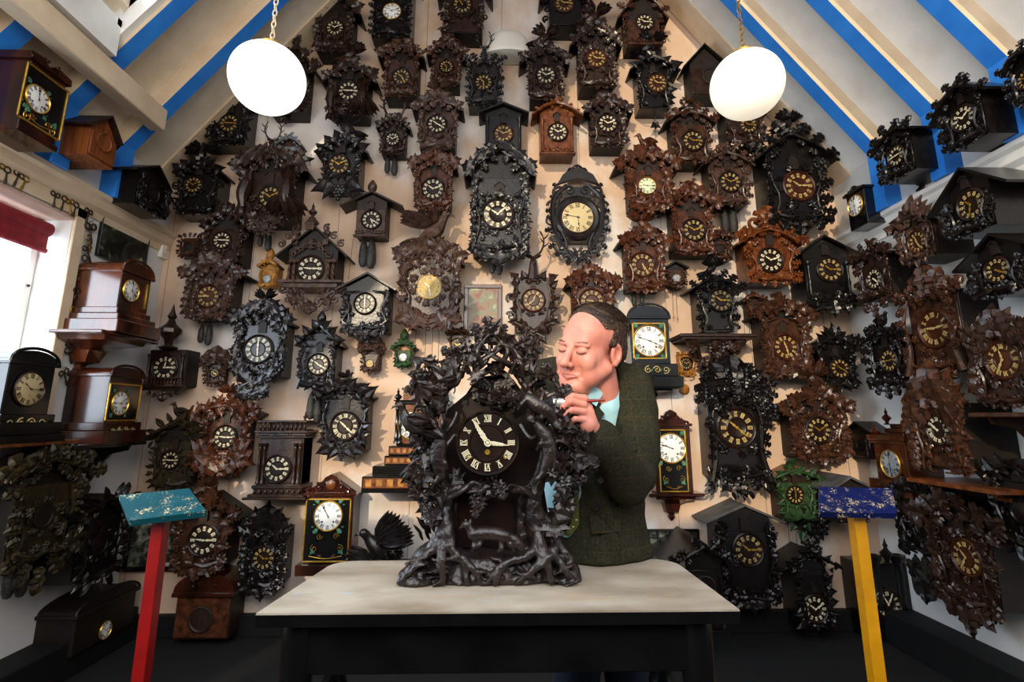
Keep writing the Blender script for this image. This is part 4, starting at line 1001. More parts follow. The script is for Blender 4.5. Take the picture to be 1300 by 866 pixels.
# scrolled frame clock with the cream dial
def wreath():
    lab = 'ornate black scroll-framed clock with a large round cream dial, centre right of the back wall'
    root, q = K(lab, 'B', (710, 252, 757, 306), (733, 277, 20, 'k'), (5, 47), 'ebony', None, (694, 205, 775, 345), None, None, None, 'none', d=.09, door=False, casem='black')
    L, f = q['L'], q['f']; b = MB(); c = L(733, 277); R_ = abs(L(733, 253)[1]-c[1])
    b.add(*lathe([(R_*1.12, 0), (R_*1.15, .02), (R_*1.02, .032), (R_*.84, .02), (R_*.82, 0)], (c[0], f+.004, c[1]), 36, 'y'))
    def p(x, y): a = L(x, y); return (a[0], f-.012, a[1])
    b.add(*prism([L(*z_) for z_ in ((707, 236), (714, 224), (733, 214), (752, 224), (759, 236), (750, 233), (733, 228), (716, 233))], f-.035, f))
    for i in range(5): t = (i-2)/2; leaf(b, p(733+t*5, 226), .07+.03*(1-abs(t)), t*1.1, .1, 0, 'oak')
    for s in (-1, 1):
        X = lambda v: 733+s*v
        for (x, y, r, a, dr, tn) in ((10, 243, 7, 1, 1, 1.2), (24, 246, 9, 2, -1, 1.3), (31, 262, 8, 0, 1, 1.2), (34, 282, 8, 3, -1, 1.3), (30, 302, 9, 1, 1, 1.3), (20, 314, 9, 0, -1, 1.4), (9, 322, 8, 2, 1, 1.3)):
            spiral(b, p(X(x), y), abs(L(x+r, y)[0]-L(x, y)[0]), tn, a if s > 0 else pi-a, dr*s, .2)
        for (x, y, a) in ((28, 250, 60), (34, 256, 40), (37, 268, 95), (38, 292, 100), (35, 310, 130), (28, 318, 150), (16, 328, 160), (30, 240, 50), (36, 278, 80)):
            leaf(b, p(X(x-6), y), .055, s*radians(a), .2, 0, 'oak')
        b.add(*tube(spline([p(X(14), 236), p(X(30), 254), p(X(31), 285), p(X(22), 308), p(X(6), 330)], 14), [.014, .02, .018, .014], 7))
        b.add(*tube(spline([p(X(20), 296), p(X(14), 312), p(X(18), 326), p(X(6), 322)], 8), .012, 6))
    b.add(*box(L(716, 240)[0], L(750, 240)[0], f-.01, f, L(733, 252)[1], L(733, 238)[1])); grapes(b, p(733, 332), .035)
    for t in (-.8, 0, .8): leaf(b, p(733+t*5, 322), .08, pi+t, .1, 0, 'vine')
    b.build('scroll_frame', 'ebony', root)
wreath()
# tall finialled pagoda clock
def pagoda():
    root, q = K('tall brown pagoda clock with steep gable, urn finials and fretwork apron', 'B', (366, 318, 428, 358), (395, 342, 15, 'c'), (9, 15), 'brown', (290, 328, 352, 442), (352, 258, 442, 400), None, None, 'dblcols', 'none', d=.16, door=False)
    L, f, hw = q['L'], q['f'], q['hw']; b = MB()
    def p(x, y, o=.012): a = L(x, y); return (a[0], f-o, a[1])
    for x, y, s in ((376, 305, 22), (415, 305, 22)):
        a = p(x, y, 0); h = abs(L(x, y-s)[1]-a[2]); b.add(*box(a[0]-.02, a[0]+.02, f-.03, f+.02, a[2]-.04, a[2], .003)); finial(b, a, h)
    a = p(396, 285, 0); h = abs(L(396, 257)[1]-a[2]); b.add(*box(a[0]-.03, a[0]+.03, f-.04, f+.02, a[2]-.05, a[2]+.005, .003)); b.add(*lathe([(.05, 0), (.05, .01), (.02, .045), (.02, .05)], a, 4)); finial(b, (a[0], a[1], a[2]+.04), h-.04)
    for s in (-1, 1):
        for k in range(3): spiral(b, p(396+s*(20+9*k), 290+10*k, .01), .028, 1.3, 1, s, .22)
    b.build('finials', 'umber', root)
    b = MB(); y0 = L(395, 358)[1]
    b.add(*box(-hw*1.3, hw*1.3, f-.05, 0, y0-.015, y0+.005, .003)); b.add(*box(-hw*1.12, hw*1.12, f-.03, 0, y0-.045, y0-.015, .003))
    for s in (-1, 1):
        for k, (x, y, r) in enumerate(((36, 366, 7), (26, 372, 7), (30, 380, 6), (16, 378, 7), (18, 390, 5), (7, 384, 6))): spiral(b, p(396+s*x, y, .01), abs(L(396+r, 370)[0]-L(396, 370)[0]), 1.3, k, s, .24)
        leaf(b, p(396+s*12, 366, .01), .13, pi-s*.5, .1, 0, 'oak')
    for t in (-1, 0, 1): leaf(b, p(394+t*3, 384, .02), .085, pi+t*.8, .1, 0, 'oak')
    b.build('fretwork_apron', 'umber', root)
    b = MB()
    for s in (-1, 1):
        for k in range(4): spiral(b, p(396+s*(8+5*k), 312+4*k, .014), .022, 1.2, k, s, .25)
    leaf(b, p(396, 318, .02), .08, 0, .1, 0, 'oak'); b.build('gable_carving', 'umber', root)
pagoda()
K('hunting clock', 'B', (654, 352, 700, 420), (677, 382, 13, 'cr'), (12, 38), 'dark', None, (641, 318, 714, 448), 'stag', 'ivy', 'scrollleaf', 'trophy', weights=((667, 424, 26), (677, 426, 26)), ls=.8, chains=((686, 500), (690, 488)))
CLK[-1]['label'] = 'hunting clock with stag crest and two weights, right of the small painting'
K('russet maple-leaf clock just above the man\'s head', 'B', (728, 358, 772, 402), (751, 383, 14, 'cr'), (9, 20), 'red', (348, 364, 718, 788), (718, 342, 788, 410), 'fan', 'maple', 'leaf', 'leaf')
K('reddish bird-crested clock with two weights, directly above the arched black glazed clock', 'B', (796, 308, 838, 368), (815, 337, 14, 'cr'), (5, 25), 'red', (298, 312, 784, 848), (782, 276, 852, 376), 'birdspread', 'vine', 'leaf', 'leaf', cdir=-1, weights=((804, 370, 20), (814, 371, 18)))
K('miniature brown chalet clock with a little white dial, beside the cockerel-crested clock', 'B', (847, 340, 868, 362), (858, 354, 5, 's'), (6, 0), 'brown', (334, 342, 843, 873), (842, 333, 874, 369), None, None, 'leaf', 'leaf', door=False, chains=((855, 402), (860, 404)))
K('black openwork clock with pale gilt hands and flying eaves standing on a carved corner bracket', 'B', (889, 370, 930, 421), (914, 382, 13, 'cb'), (10, 15), 'black', (352, 370, 874, 944), (872, 334, 946, 424), 'birdspread', 'oak', 'dense', 'none', d=.17)
bracket('wall_bracket', 'dark carved wooden bracket shelf under the black clock with flying eaves', 'B', 470, (864, 962, 423), .24, 'dark', 'carved')
K('small orange-brown house clock with a pitched roof, right of the black bracket clock', 'B', (949, 384, 966, 404), (958, 392, 5, 'x'), (10, 10), 'red', (374, 384, 942, 971), (942, 374, 971, 412), None, 'oak', 'leaf', 'leaf', door=False)
K('glossy chestnut-brown clock with climbing branches and a faint dial, right of the black bracket clock', 'B', (970, 404, 1020, 468), (996, 441, 14, 'cr'), (11, 28), 'brown', (388, 404, 956, 1036), (956, 376, 1040, 486), 'birdup', 'vine', 'branch', 'grape', dens=1.2)
K('black vine clock with pale yellow hands at the right end of the back wall', 'B', (1040, 442, 1082, 492), (1065, 468, 11, 'cb'), (10, 20), 'black', (426, 446, 1024, 1092), (1026, 416, 1096, 500), 'fan', 'ivy', 'dense', 'leaf')
# ---- miniatures in the middle
K('mini reddish-brown carved clock in the gap left of the green-leaved mini clock', 'B', (461, 446, 482, 470), (470, 462, 4.5, 'b'), (10, 10), 'umber', (441, 449, 457, 485), (456, 436, 485, 476), 'fan', 'oak', 'leaf', 'leaf', door=False)
K('mini chalet clock painted with green leaves and a red bird, above the tall inlaid clock', 'B', (502, 442, 524, 465), (512, 454, 5, 's'), (10, 10), 'leafgreen', (434, 444, 497, 529), (497, 430, 530, 468), 'knob', 'ivy', 'leaf', 'leaf', door=False, casem='honey')
K('mini brown clock with gilt numerals, below the framed painting\'s left corner', 'B', (571, 424, 590, 452), (581, 439, 8, 'cb'), (10, 10), 'brown', (420, 425, 566, 596), (564, 412, 597, 455), None, 'oak', 'leaf', 'none', door=False)
K('mini clock framed with ragged leaves, left of the clock with the big stretched bird', 'B', (264, 460, 284, 486), (274, 474, 5, 'cb'), (10, 20), 'umber', None, (257, 444, 292, 491), 'fan', 'oak', 'dense', 'leaf', door=False)
# ---- lower band left
K('large greyish-black clock with broad maple leaves, right of the ragged mini clock', 'B', (304, 406, 360, 478), (329, 444, 16, 'c'), (6, 0), 'ebony', (392, 412, 294, 368), (288, 374, 374, 514), 'birdspread', 'maple', 'leaf', 'trophy', d=.16, weights=())
K('gothic arched dark clock with rustic twigs and two long cone weights, left of centre', 'B', (384, 440, 426, 490), (405, 463, 12, 'c'), (10, 20), 'ebony', (412, 440, 376, 434), (372, 402, 442, 500), 'knob', 'ivy', 'trees', 'leaf', d=.14, weights=((397, 497, 36), (406, 500, 38)))
K('glossy black clock with raised-wing bird crest and Roman numerals, lower left of centre', 'B', (410, 504, 466, 572), (439, 541, 16, 'n'), (10, 22), 'ebony', (488, 506, 400, 474), (402, 474, 482, 588), 'birdup', 'ivy', 'leaf', 'grape', d=.14)
K('brown clock with blue-white enamel numerals, a bird crest and three grape bunches, left lower wall', 'B', (262, 530, 312, 580), (287, 555, 13, 'c'), (9, 15), 'red', (512, 528, 246, 330), (246, 494, 334, 612), 'birdspread', 'maple', 'leaf', 'grape', d=.13, cdir=-1)
K('shaggy thatch-roofed clock with a heron on the roof and small ivory numerals, left corner', 'B', (196, 560, 246, 616), (218, 584, 10, 'c'), (9, 15), 'moss', (534, 560, 182, 262), (181, 515, 264, 626), 'bird', 'lance', 'dense', 'leaf', dens=1.5, cdir=-1)
K('dark column-fronted clock topped by one tall finial, left corner of the back wall', 'B', (188, 444, 236, 490), (211, 467, 14, 'c'), (12, 15), 'dark', None, (183, 400, 258, 505), 'finial', None, 'cols', 'shelf', d=.15, door=False)
rt = CLK[-1]
K('heavy brown bird-roofed clock right behind the teal board', 'B', (228, 648, 286, 718), (260, 685, 17, 'c'), (9, 15), 'brown', (630, 660, 215, 306), (214, 612, 308, 736), 'birdspread', 'vine', 'leaf', 'leaf', d=.19, cdir=-1)
K('black clock with orange-gold numerals below the balustraded castle clock', 'B', (312, 672, 360, 742), (336, 708, 13, 'cb'), (10, 15), 'black', None, (302, 645, 372, 760), 'fan', 'vine', 'dense', 'leaf', d=.15)
# castle clock with balustrade
def castle():
    root, q = K('tall dark castle-like clock with a balustrade top, paired columns and enamel numerals, lower left', 'B', (328, 556, 384, 616), (353, 595, 15, 'c'), (10, 15), 'dark', None, (318, 530, 400, 638), None, None, 'dblcols', 'none', d=.16, door=False)
    L, f, hw, H = q['L'], q['f'], q['hw'], q['H']; b = MB()
    for e, z0, z1 in ((.02, H, H+.012), (.012, H+.012, H+.03), (.03, H+.03, H+.045), (.02, -.02, 0), (.012, -.05, -.02), (.035, -.066, -.05), (.055, -.08, -.066)): b.add(*box(-hw-e, hw+e, f-e, 0, z0, z1, .003))
    zz = H+.045
    for i in range(11): b.add(*lathe([(.006, 0), (.012, .018), (.005, .036), (.009, .05)], (-hw+2*hw*i/10, f-.012, zz), 7))
    b.add(*box(-hw-.02, hw+.02, f-.022, 0, zz+.05, zz+.062, .003))
    for x in (-hw, hw): finial(b, (x, f-.01, zz+.06), .06)
    for i in range(9): b.add(*lathe([(.006, 0), (.01, .008), (.005, .018)], (-hw+2*hw*i/8, f-.02, -.045), 6))
    for s in (-1, 1): spiral(b, (s*hw*.4, f-.01, H+.02), .02, 1.2, 1, s, .25)
    b.add(*box(-hw, hw, f-.004, -.002, -.05, H+.05, 0)); b.build('cornice_and_base', 'dark', root, smooth=30)
castle()
# ---- lower band right
tr = K('tall black clock framed by two carved oak trees, right of the man', 'B', (900, 500, 966, 606), (934, 543, 21, 'cb'), (10, 22), 'black', None, (882, 462, 984, 626), 'fan', 'oak', 'trees', 'leaf', d=.17, dens=1.4, ls=1.0)
def treecrown():
    root, q = tr; L, f = q['L'], q['f']; R = random.Random(5); b = MB()
    for i in range(70):
        x = R.uniform(886, 980); y = R.uniform(466, 515)+abs(x-932)*.3; a = L(x, y); leaf(b, (a[0], f-.02-.03*R.random(), a[1]), .07, R.uniform(-3, 3), .3, R.uniform(-.5, .5), 'oak')
    for i in range(60):
        x = R.uniform(894, 976); y = R.uniform(588, 624); a = L(x, y); leaf(b, (a[0], f-.015-.03*R.random(), a[1]), .055, pi+R.uniform(-1, 1), .3, R.uniform(-.5, .5), 'lance')
    b.build('tree_crown', 'black', root)
treecrown()
K('brown bird-topped clock with gilt numerals on the back wall above the blue board', 'B', (1008, 508, 1068, 580), (1038, 546, 14, 'cb'), (10, 10), 'brown', (500, 524, 983, 1080), (984, 470, 1088, 592), 'birdspread', 'vine', 'dense', 'leaf', d=.17, dens=1.15, cdir=-1, chains=((1030, 640), (1048, 648)))
K('small chalet clock hung with bright green ivy leaves, left of the blue board', 'B', (990, 606, 1030, 658), (1008, 628, 9.5, 'cb'), (6, 0), 'leafgreen', (594, 612, 971, 1046), (972, 584, 1046, 690), 'bird', 'ivy', 'leaf', 'leaf', casem='casebrown', roofm='orange', chains=((1002, 690), (1012, 695)), ls=.8)
K('black clock with wide grey-topped eaves and gilt Roman numerals, bottom right of the table', 'B', (916, 674, 982, 760), (949, 697, 17, 'cb'), (10, 15), 'black', (642, 664, 893, 994), (892, 640, 996, 776), None, None, 'dense', 'leaf', d=.2, roofm='roofgrey')
K('black carved clock whose pitched roof shows just beyond the right corner of the table', 'B', (872, 706, 918, 800), (895, 745, 12, 'x'), (10, 10), 'black', (690, 722, 846, 936), (846, 688, 936, 800), None, 'oak', 'cols', 'fret', d=.42, door=False)
K('small black gabled clock low on the wall, left of the yellow post', 'B', (1014, 716, 1052, 800), (1033, 772, 14, 'c'), (10, 10), 'black', (700, 722, 992, 1066), (990, 692, 1068, 800), 'scroll', 'ivy', 'leaf', 'none', d=.2)
K('black tower-cased clock with white numerals behind the yellow post', 'B', (1098, 716, 1164, 812), (1125, 766, 15, 'n'), (11, 5), 'black', None, (1080, 690, 1172, 812), 'finial', None, 'cols', 'none', d=.2, door=False)
def tower():
    root = CLK[-1]; b = MB(); me = [c for c in root.children if c.name.startswith('case')][0].data
    hx = max(v.co.x for v in me.vertices); hz = max(v.co.z for v in me.vertices); fy = min(v.co.y for v in me.vertices)
    for x in (-hx, -hx*.45, hx*.45, hx):
        b.add(*lathe([(.03, -.25), (.034, -.24), (.024, -.2), (.028, -.05), (.024, 0), (.04, .03), (.042, .05), (.026, .055), (.022, .02)], (x, fy, hz), 10))
    b.build('turret', 'black', root)
tower()
K('brown round-pedimented clock near the floor, below the heavy bird-roofed clock', 'B', (222, 752, 292, 812), (256, 786, 14, 'x'), (10, 10), 'red', None, (213, 730, 296, 812), None, None, None, 'none', d=.18, door=False)
def bped():
    root = CLK[-1]; me = [c for c in root.children if c.name.startswith('case')][0].data
    hx = max(v.co.x for v in me.vertices); hz = max(v.co.z for v in me.vertices); fy = min(v.co.y for v in me.vertices); b = MB()
    P = [(-hx*1.1, hz)]+[(hx*1.1*cos(a), hz+.01+.1*sin(a)) for a in np.linspace(pi, 0, 13)]+[(hx*1.1, hz)]
    b.add(*prism(P, fy-.02, 0)); b.add(*box(-hx*1.12, hx*1.12, fy-.03, 0, hz-.02, hz+.004, .003))
    for s in (-1, 1): spiral(b, (s*hx*.4, fy-.022, hz+.04), .03, 1.2, 1, s, .25)
    finial(b, (0, fy-.005, hz+.1), .05); b.build('pediment', 'mahog', root)
bped()
# ---- glazed clocks on the back wall
glazed('black arched clock with a gilt-framed glazed door and white dial, right behind the man\'s head', 'B', (800, 404, 850, 462), (824, 433, 19, 'w'), (3, 48), 'ebonised', ('arch', 388), ((795, 857, 462, 478), (792, 862, 478, 492)), (802, 410, 847, 456), None, .17, inlay=(803, 464, 847, 476), tail=(800, 858, 490, 510))
glazed('mahogany glazed wall clock with scrolled pediment and white dial, right of the man\'s elbow', 'B', (831, 540, 878, 626), (852, 569, 18, 'w'), (9, 48), 'mahog', ('scroll', 520), (), (834, 545, 875, 625), None, .12, tail=(820, 890, 626, 666), name='wall_clock')
glazed('dark glazed clock with inlaid boss and white dial, left of the table', 'B', (386, 628, 447, 716), (417, 655, 18, 'w'), (10, 55), 'mahog', ('scroll', 602), ((380, 456, 716, 730),), (389, 633, 442, 714), None, .17, corner=True)
def boss():
    root = CLK[-1]; b = MB(); u, z = WALL['B'].P(419, 616, .2); l = root.location
    b.add(*lathe([(.03, 0), (.03, .008), (.02, .012), (.001, .014)], (u-l[0], -.178, z-l[2]), 18, 'y')); b.build('inlaid_boss', 'orange', root)
boss()
# tall inlaid architectural clock behind the big table clock
def inlaid():
    root, q = glazed('tall ebony clock with bright orange marquetry and stepped base, left behind the carved table clock', 'B', (504, 512, 566, 566), (523, 540, 17, 'w'), (10, 10), 'ebonised', ('flat', 508), ((496, 574, 566, 578), (492, 578, 578, 590), (480, 590, 590, 602), (470, 600, 602, 622)), None, None, .18)
    L, f, hw, H = q['L'], q['f'], q['hw'], q['H']; b = MB()
    u0, u1 = L(506, 540)[0], L(564, 540)[0]; b.add(*box(u0, u1, f-.0015, f, L(535, 563)[1], L(535, 514)[1]))
    def band(x0, x1, y0, y1, e):
        a, c_ = L(x0, 540)[0], L(x1, 540)[0]; b.add(*box(a, c_, f-e-.003, f-e+.002, L(535, y1)[1], L(535, y0)[1]))
        n = 10
        for i in range(n): x = a+(c_-a)*(i+.5)/n; w_ = (c_-a)/n*.28; b.add(*box(x-w_, x+w_, f-e-.005, f-e, L(535, y1)[1]+.008, L(535, y0)[1]-.006), 1)
    band(497, 573, 568, 576, max(0, (L(574, 540)[0]-L(496, 540)[0])/2-hw)*.8)
    band(493, 577, 580, 588, max(0, (L(578, 540)[0]-L(492, 540)[0])/2-hw)*.8)
    band(472, 600, 604, 616, max(0, (L(602, 540)[0]-L(470, 540)[0])/2-hw)*.8)
    z0, z1 = L(535, 508)[1], L(535, 495)[1]; b.add(*box(u0+.02, u1-.02, f+.01, -.01, z0, z1)); b.build('marquetry', ['orange', 'honey'], root, smooth=0)
    b = MB(); b.add(*box(u0+.01, u1-.01, f, -.005, z1, z1+.014, .003)); b.add(*box(u0+.05, u1-.05, f+.03, -.02, z1+.014, z1+.03, .003))
    for x in (u0-.012, ): finial(b, (x, f+.01, H+.0), .1); column(b, (x, f+.005, L(535, 563)[1]), H-L(535, 563)[1], .014)
    for s in (-1, 1): column(b, (s*hw*.86, f-.01, L(535, 563)[1]), H-L(535, 563)[1], .012)
    finial(b, ((u0+u1)/2+.1, f+.04, z1+.03), .09)
    b.build('columns_and_finials', 'ebonised', root); b = MB(); bird(b, ((u0+u1)/2-.02, f+.04, z1+.028), .1, 1, 'up'); b.build('bird_finial', 'umber', root)
    # tapering wooden pedestal bracket under it
    rt2 = inst('wall_bracket', 'reddish wooden tapering bracket beneath the tall marquetry clock', 'shelf', 'B', 535, 622, .18); b = MB()
    a = .24; b.add(*box(-a, a, 0, .18, -.02, 0)); V = []
    for (z, h, dd) in ((-.02, .2, .0), (-.36, .1, .06)): V += [(-h, dd, z), (h, dd, z), (h, .18, z), (-h, .18, z)]
    V, F = fixn(V, [(0, 1, 2, 3), (4, 5, 6, 7), (0, 1, 5, 4), (1, 2, 6, 5), (2, 3, 7, 6), (3, 0, 4, 7)]); b.add(V, F); o = b.build('bracket_block', 'walnut', rt2, smooth=0)
inlaid()
K('mini golden plaque clock with a brass bob below, right of the arched black glazed clock', 'B', (861, 449, 880, 477), (870, 462, 7, 'cb'), (10, 10), 'honey', None, (858, 445, 884, 481), None, 'ivy', 'leaf', 'none', d=.04, door=False, casem='honey', pend=(869, 494, 'disc'), ls=.8)
# ------------------------------------------------------------------ left wall
glazed('big mahogany wall clock with white dial standing on the left ledge under the skylight', 'L', (28, 84, 80, 178), (46, 126, 17, 'w'), (11, 58), 'mahog', ('broken', 72), ((26, 83, 176, 184),), (31, 92, 77, 168), None, .24, name='wall_clock')
K('reddish planked house clock with black number ring, between two blue posts on the left', 'L', (112, 158, 148, 208), (130, 181, 11, 'x'), (10, 10), 'plankbrown', (145, 172, 107, 151), (106, 143, 151, 209), None, None, None, 'none', d=.24, door=False, casem='plankbrown', roofm='casebrown')
K('black gabled clock without numerals at the left ledge\'s far corner', 'L', (172, 222, 210, 270), (192, 246, 11, 'x'), (10, 10), 'black', (208, 230, 166, 215), (165, 206, 216, 276), None, None, 'branch', 'leaf', d=.2, door=False)
glazed('walnut arch-topped clock with cream dial on a wall bracket, under the dark landscape picture', 'L', (151, 348, 190, 398), (165, 369, 13.5, 'w'), (4, 0), 'walnut', ('arch', 332), ((149, 193, 396, 404), (147, 197, 404, 412), (143, 201, 412, 428)), None, None, .25, tail=(130, 204, 428, 478))
def strips():
    root, q = CLK[-1], None; me = [c for c in root.children if c.name.startswith('case')][0].data
    hx = max(v.co.x for v in me.vertices); fy = min(v.co.y for v in me.vertices); z0 = min(v.co.z for v in me.vertices); z1 = max(v.co.z for v in me.vertices)
    b = MB(); b.add(*box(hx*.72, hx*.84, fy-.006, fy, z0+.04, z1-.03, .002)); b.build('brass_strip', 'gold', root)
strips()
glazed('dark mahogany arched clock with gilt glazed door, below the walnut clock', 'L', (136, 478, 176, 540), (151, 512, 14.5, 'w'), (1, 45), 'mahog', ('arch', 466), ((133, 180, 536, 546), (130, 184, 546, 562)), (139, 487, 173, 535), None, .23, inlay=(140, 541, 172, 550))
glazed('black mantel clock with a large brass dial on the windowsill shelf', 'L', (6, 462, 66, 530), (36, 494, 21, 'k'), (10, 15), 'ebonised', ('arch', 444), ((2, 72, 526, 536), (-2, 78, 536, 552), (-4, 82, 552, 562)), None, None, .2, inlay=(8, 529, 60, 545), name='mantel_clock')
def shelfbox(name, label, w, x0, x1, y, d, m, th=.02, brace=True):
    W_ = WALL[w]; u0, z = W_.P(x0, y, d); u1, _ = W_.P(x1, y, d); uc = (u0+u1)/2; hw = (u1-u0)/2
    loc, rz = W_.place(uc, z-th); r = tag(empty(name, loc, rz), label, 'shelf'); b = MB(); b.add(*box(-hw, hw, -d, 0, 0, th, .003)); b.build('shelf_board', m, r, smooth=0)
    if brace:
        for s in (-1, 1):
            b = MB(); pts = [(0, 0), (-d*.85, 0), (-d*.8, -.03), (-d*.45, -.05), (-d*.25, -.12), (-.02, -.2), (0, -.2)]
            P, F = prism(pts, s*hw*.7-.01, s*hw*.7+.01); P = np.array(P)[:, [1, 0, 2]]; b.add(P, [q[::-1] for q in F]); b.build('bracket', m, r, smooth=0)
    return r
shelfbox('wall_shelf', 'brown wooden shelf below the window carrying the black brass-dialled mantel clock', 'L', -30, 101, 565, .24, 'orange', brace=False)
shelfbox('wall_shelf', 'black bracket shelf with curved braces under the lowest white dial on the left wall', 'L', 96, 186, 566, .26, 'ebonised')
K('olive-brown clock buried in thick oak foliage under the left wall shelf, dark sloping roof', 'L', (14, 615, 84, 705), (52, 655, 14, 'x'), (10, 10), 'moss', (582, 610, -10, 112), (-12, 560, 118, 748), 'fan', 'oak', 'dense', 'leaf', d=.2, dens=1.5, door=False, weights=((14, 712, 46), (30, 712, 44)), roofm='casebrown')
K('very dark leafy clock in the left corner, behind the teal board\'s left end', 'L', (96, 656, 148, 730), (124, 690, 13, 'x'), (10, 10), 'black', (632, 654, 84, 164), (78, 628, 166, 752), None, 'lance', 'dense', 'leaf', d=.22, dens=1.4, door=False, roofm='casebrown')
glazed('low dark round-topped clock at the bottom left, only its arched top in view', 'L', (96, 768, 168, 812), (132, 800, 10, 'w'), (10, 10), 'casewood', ('arch', 752), (), None, None, .2, name='mantel_clock')
# ------------------------------------------------------------------ right wall
K('black clock with ivory numerals and knobbed edges on the right ledge, between two blue posts', 'R', (1206, 118, 1252, 184), (1227, 150, 15, 'c'), (10, 10), 'black', (100, 132, 1182, 1262), (1180, 94, 1262, 193), 'scroll', 'oak', 'leaf', 'leaf', d=.24, csz=8)
K('black bushy-roofed clock with grey numerals on the right ledge, beside the lower blue post', 'R', (1124, 176, 1162, 226), (1141, 198, 12, 'c'), (2, 45), 'black', (160, 178, 1107, 1168), (1105, 152, 1168, 234), None, 'oak', 'dense', 'leaf', d=.22)
glazed('small dark clock with a white dial where the right ledge meets the back wall', 'R', (1076, 242, 1100, 290), (1087, 261, 13, 'w'), (6, 0), 'ebonised', ('scroll', 233), (), None, None, .16, name='mantel_clock')
K('black clock cut by the right edge of the photo, high above the ledge', 'R', (1290, 76, 1330, 128), (1308, 100, 12, 'cb'), (10, 10), 'black', (58, 78, 1274, 1340), (1272, 50, 1340, 134), None, 'oak', 'leaf', 'leaf', d=.2)
K('wide-roofed black clock with gold numerals on the right wall, just below the ledge', 'R', (1208, 232, 1262, 296), (1237, 260, 18, 'cb'), (10, 32), 'black', (210, 254, 1181, 1290), (1180, 208, 1282, 304), None, None, 'dense', 'leaf', d=.24)
K('brown twiggy clock with leafy crest on the right wall, just under the ledge', 'R', (1150, 280, 1188, 330), (1168, 307, 13, 'cg'), (11, 25), 'umber', (268, 282, 1130, 1192), (1128, 248, 1194, 342), 'fan', 'ivy', 'dense', 'leaf', d=.2)
K('dark brown clock with crisp white numerals on the right wall by the corner', 'R', (1096, 328, 1132, 380), (1113, 354, 12, 'c'), (4, 22), 'dark', (314, 330, 1086, 1138), (1084, 300, 1142, 404), 'bird', 'oak', 'leaf', 'leaf', d=.2, cdir=-1)
K('black tangle-roofed clock with small white hands at the right edge, under the wide-roofed clock', 'R', (1244, 314, 1302, 372), (1270, 343, 15, 'cb'), (4, 20), 'black', (296, 330, 1214, 1330), (1214, 292, 1320, 382), None, None, 'dense', 'leaf', d=.22)
rb = K('big red-brown clock flanked by carved tree trunks with bold ivory Roman numerals, right wall', 'R', (1158, 372, 1224, 470), (1190, 417, 22, 'nr'), (9, 14), 'brown', None, (1142, 340, 1240, 492), 'fan', 'oak', 'trees', 'leaf', d=.2, dens=1.5, ls=.9)
K('black bush-topped clock, directly left of the big red-brown tree-trunk clock', 'R', (1110, 434, 1152, 488), (1132, 458, 13, 'cb'), (9, 14), 'black', (416, 432, 1098, 1158), (1096, 398, 1160, 506), 'bird', 'oak', 'dense', 'leaf', d=.22)
K('large dark clock with carved cottages and gilt Roman numerals at the right edge', 'R', (1246, 420, 1312, 512), (1278, 457, 22, 'nr'), (11, 35), 'dark', None, (1232, 392, 1330, 520), 'fan', 'vine', 'dense', 'leaf', d=.24, dens=1.3)
shelfbox('wall_shelf', 'dark brown shelf at the right edge under the large clock with cottages', 'R', 1228, 1330, 524, .3, 'brown')
K('small plain gabled dark clock in the corner, just left of the finial-topped clock', 'R', (1082, 550, 1106, 582), (1094, 565, 6, 'x'), (10, 10), 'dark', (538, 552, 1074, 1112), (1072, 536, 1112, 584), None, None, 'cols', 'none', d=.12, door=False)
glazed('narrow brown clock with an oval-looking silver dial and stepped finial top, right wall', 'R', (1112, 562, 1152, 612), (1132, 589, 16.5, 's'), (6, 0), 'walnut', ('flat', 553), ((1106, 1158, 610, 620), (1103, 1160, 620, 628)), None, None, .2, name='mantel_clock')
def fin(): 
    root = CLK[-1]; me = [c for c in root.children if c.name.startswith('case')][0].data
    hx = max(v.co.x for v in me.vertices); z1 = max(v.co.z for v in me.vertices); fy = min(v.co.y for v in me.vertices); b = MB()
    for k in range(3): b.add(*box(-hx*(.8-.2*k), hx*(.8-.2*k), fy*(.9-.1*k), 0, z1+.03+.025*k, z1+.055+.025*k, .003))
    for s in (-1, 0): finial(b, (s*hx*.9, fy*.95, z1+(.02 if s else .1)), .1)
    b.build('stepped_top', 'mahog', root)
fin()
K('russet carved clock with ivory numerals standing on the orange-edged shelf, lower right wall', 'R', (1170, 512, 1224, 596), (1195, 546, 17, 'n'), (9, 52), 'brown', None, (1150, 470, 1244, 604), 'fan', 'vine', 'dense', 'none', d=.26, dens=1.4)
shelfbox('wall_shelf', 'orange-edged wooden shelf on the lower right wall behind the blue board', 'R', 1150, 1262, 606, .34, 'orange')
K('large dark clock with gilt Roman numerals, bottom right corner of the photo', 'R', (1198, 672, 1264, 762), (1231, 708, 20, 'nr'), (10, 35), 'dark', (640, 672, 1172, 1290), (1172, 634, 1290, 800), None, 'vine', 'dense', 'leaf', d=.24, dens=1.2)
K('black clock lost in carving directly beneath the orange-edged shelf', 'R', (1150, 638, 1196, 700), (1173, 668, 11, 'x'), (10, 10), 'black', (622, 640, 1140, 1206), (1138, 618, 1212, 760), None, 'vine', 'dense', 'leaf', d=.2, door=False, dens=1.4, weights=((1164, 704, 50), (1176, 704, 56)))
K('black openwork clock at the right edge below the shelf with cottages clock', 'R', (1272, 612, 1330, 690), (1300, 650, 14, 'x'), (10, 10), 'black', (588, 612, 1254, 1340), (1252, 580, 1340, 716), None, 'ivy', 'dense', 'leaf', d=.2, door=False)
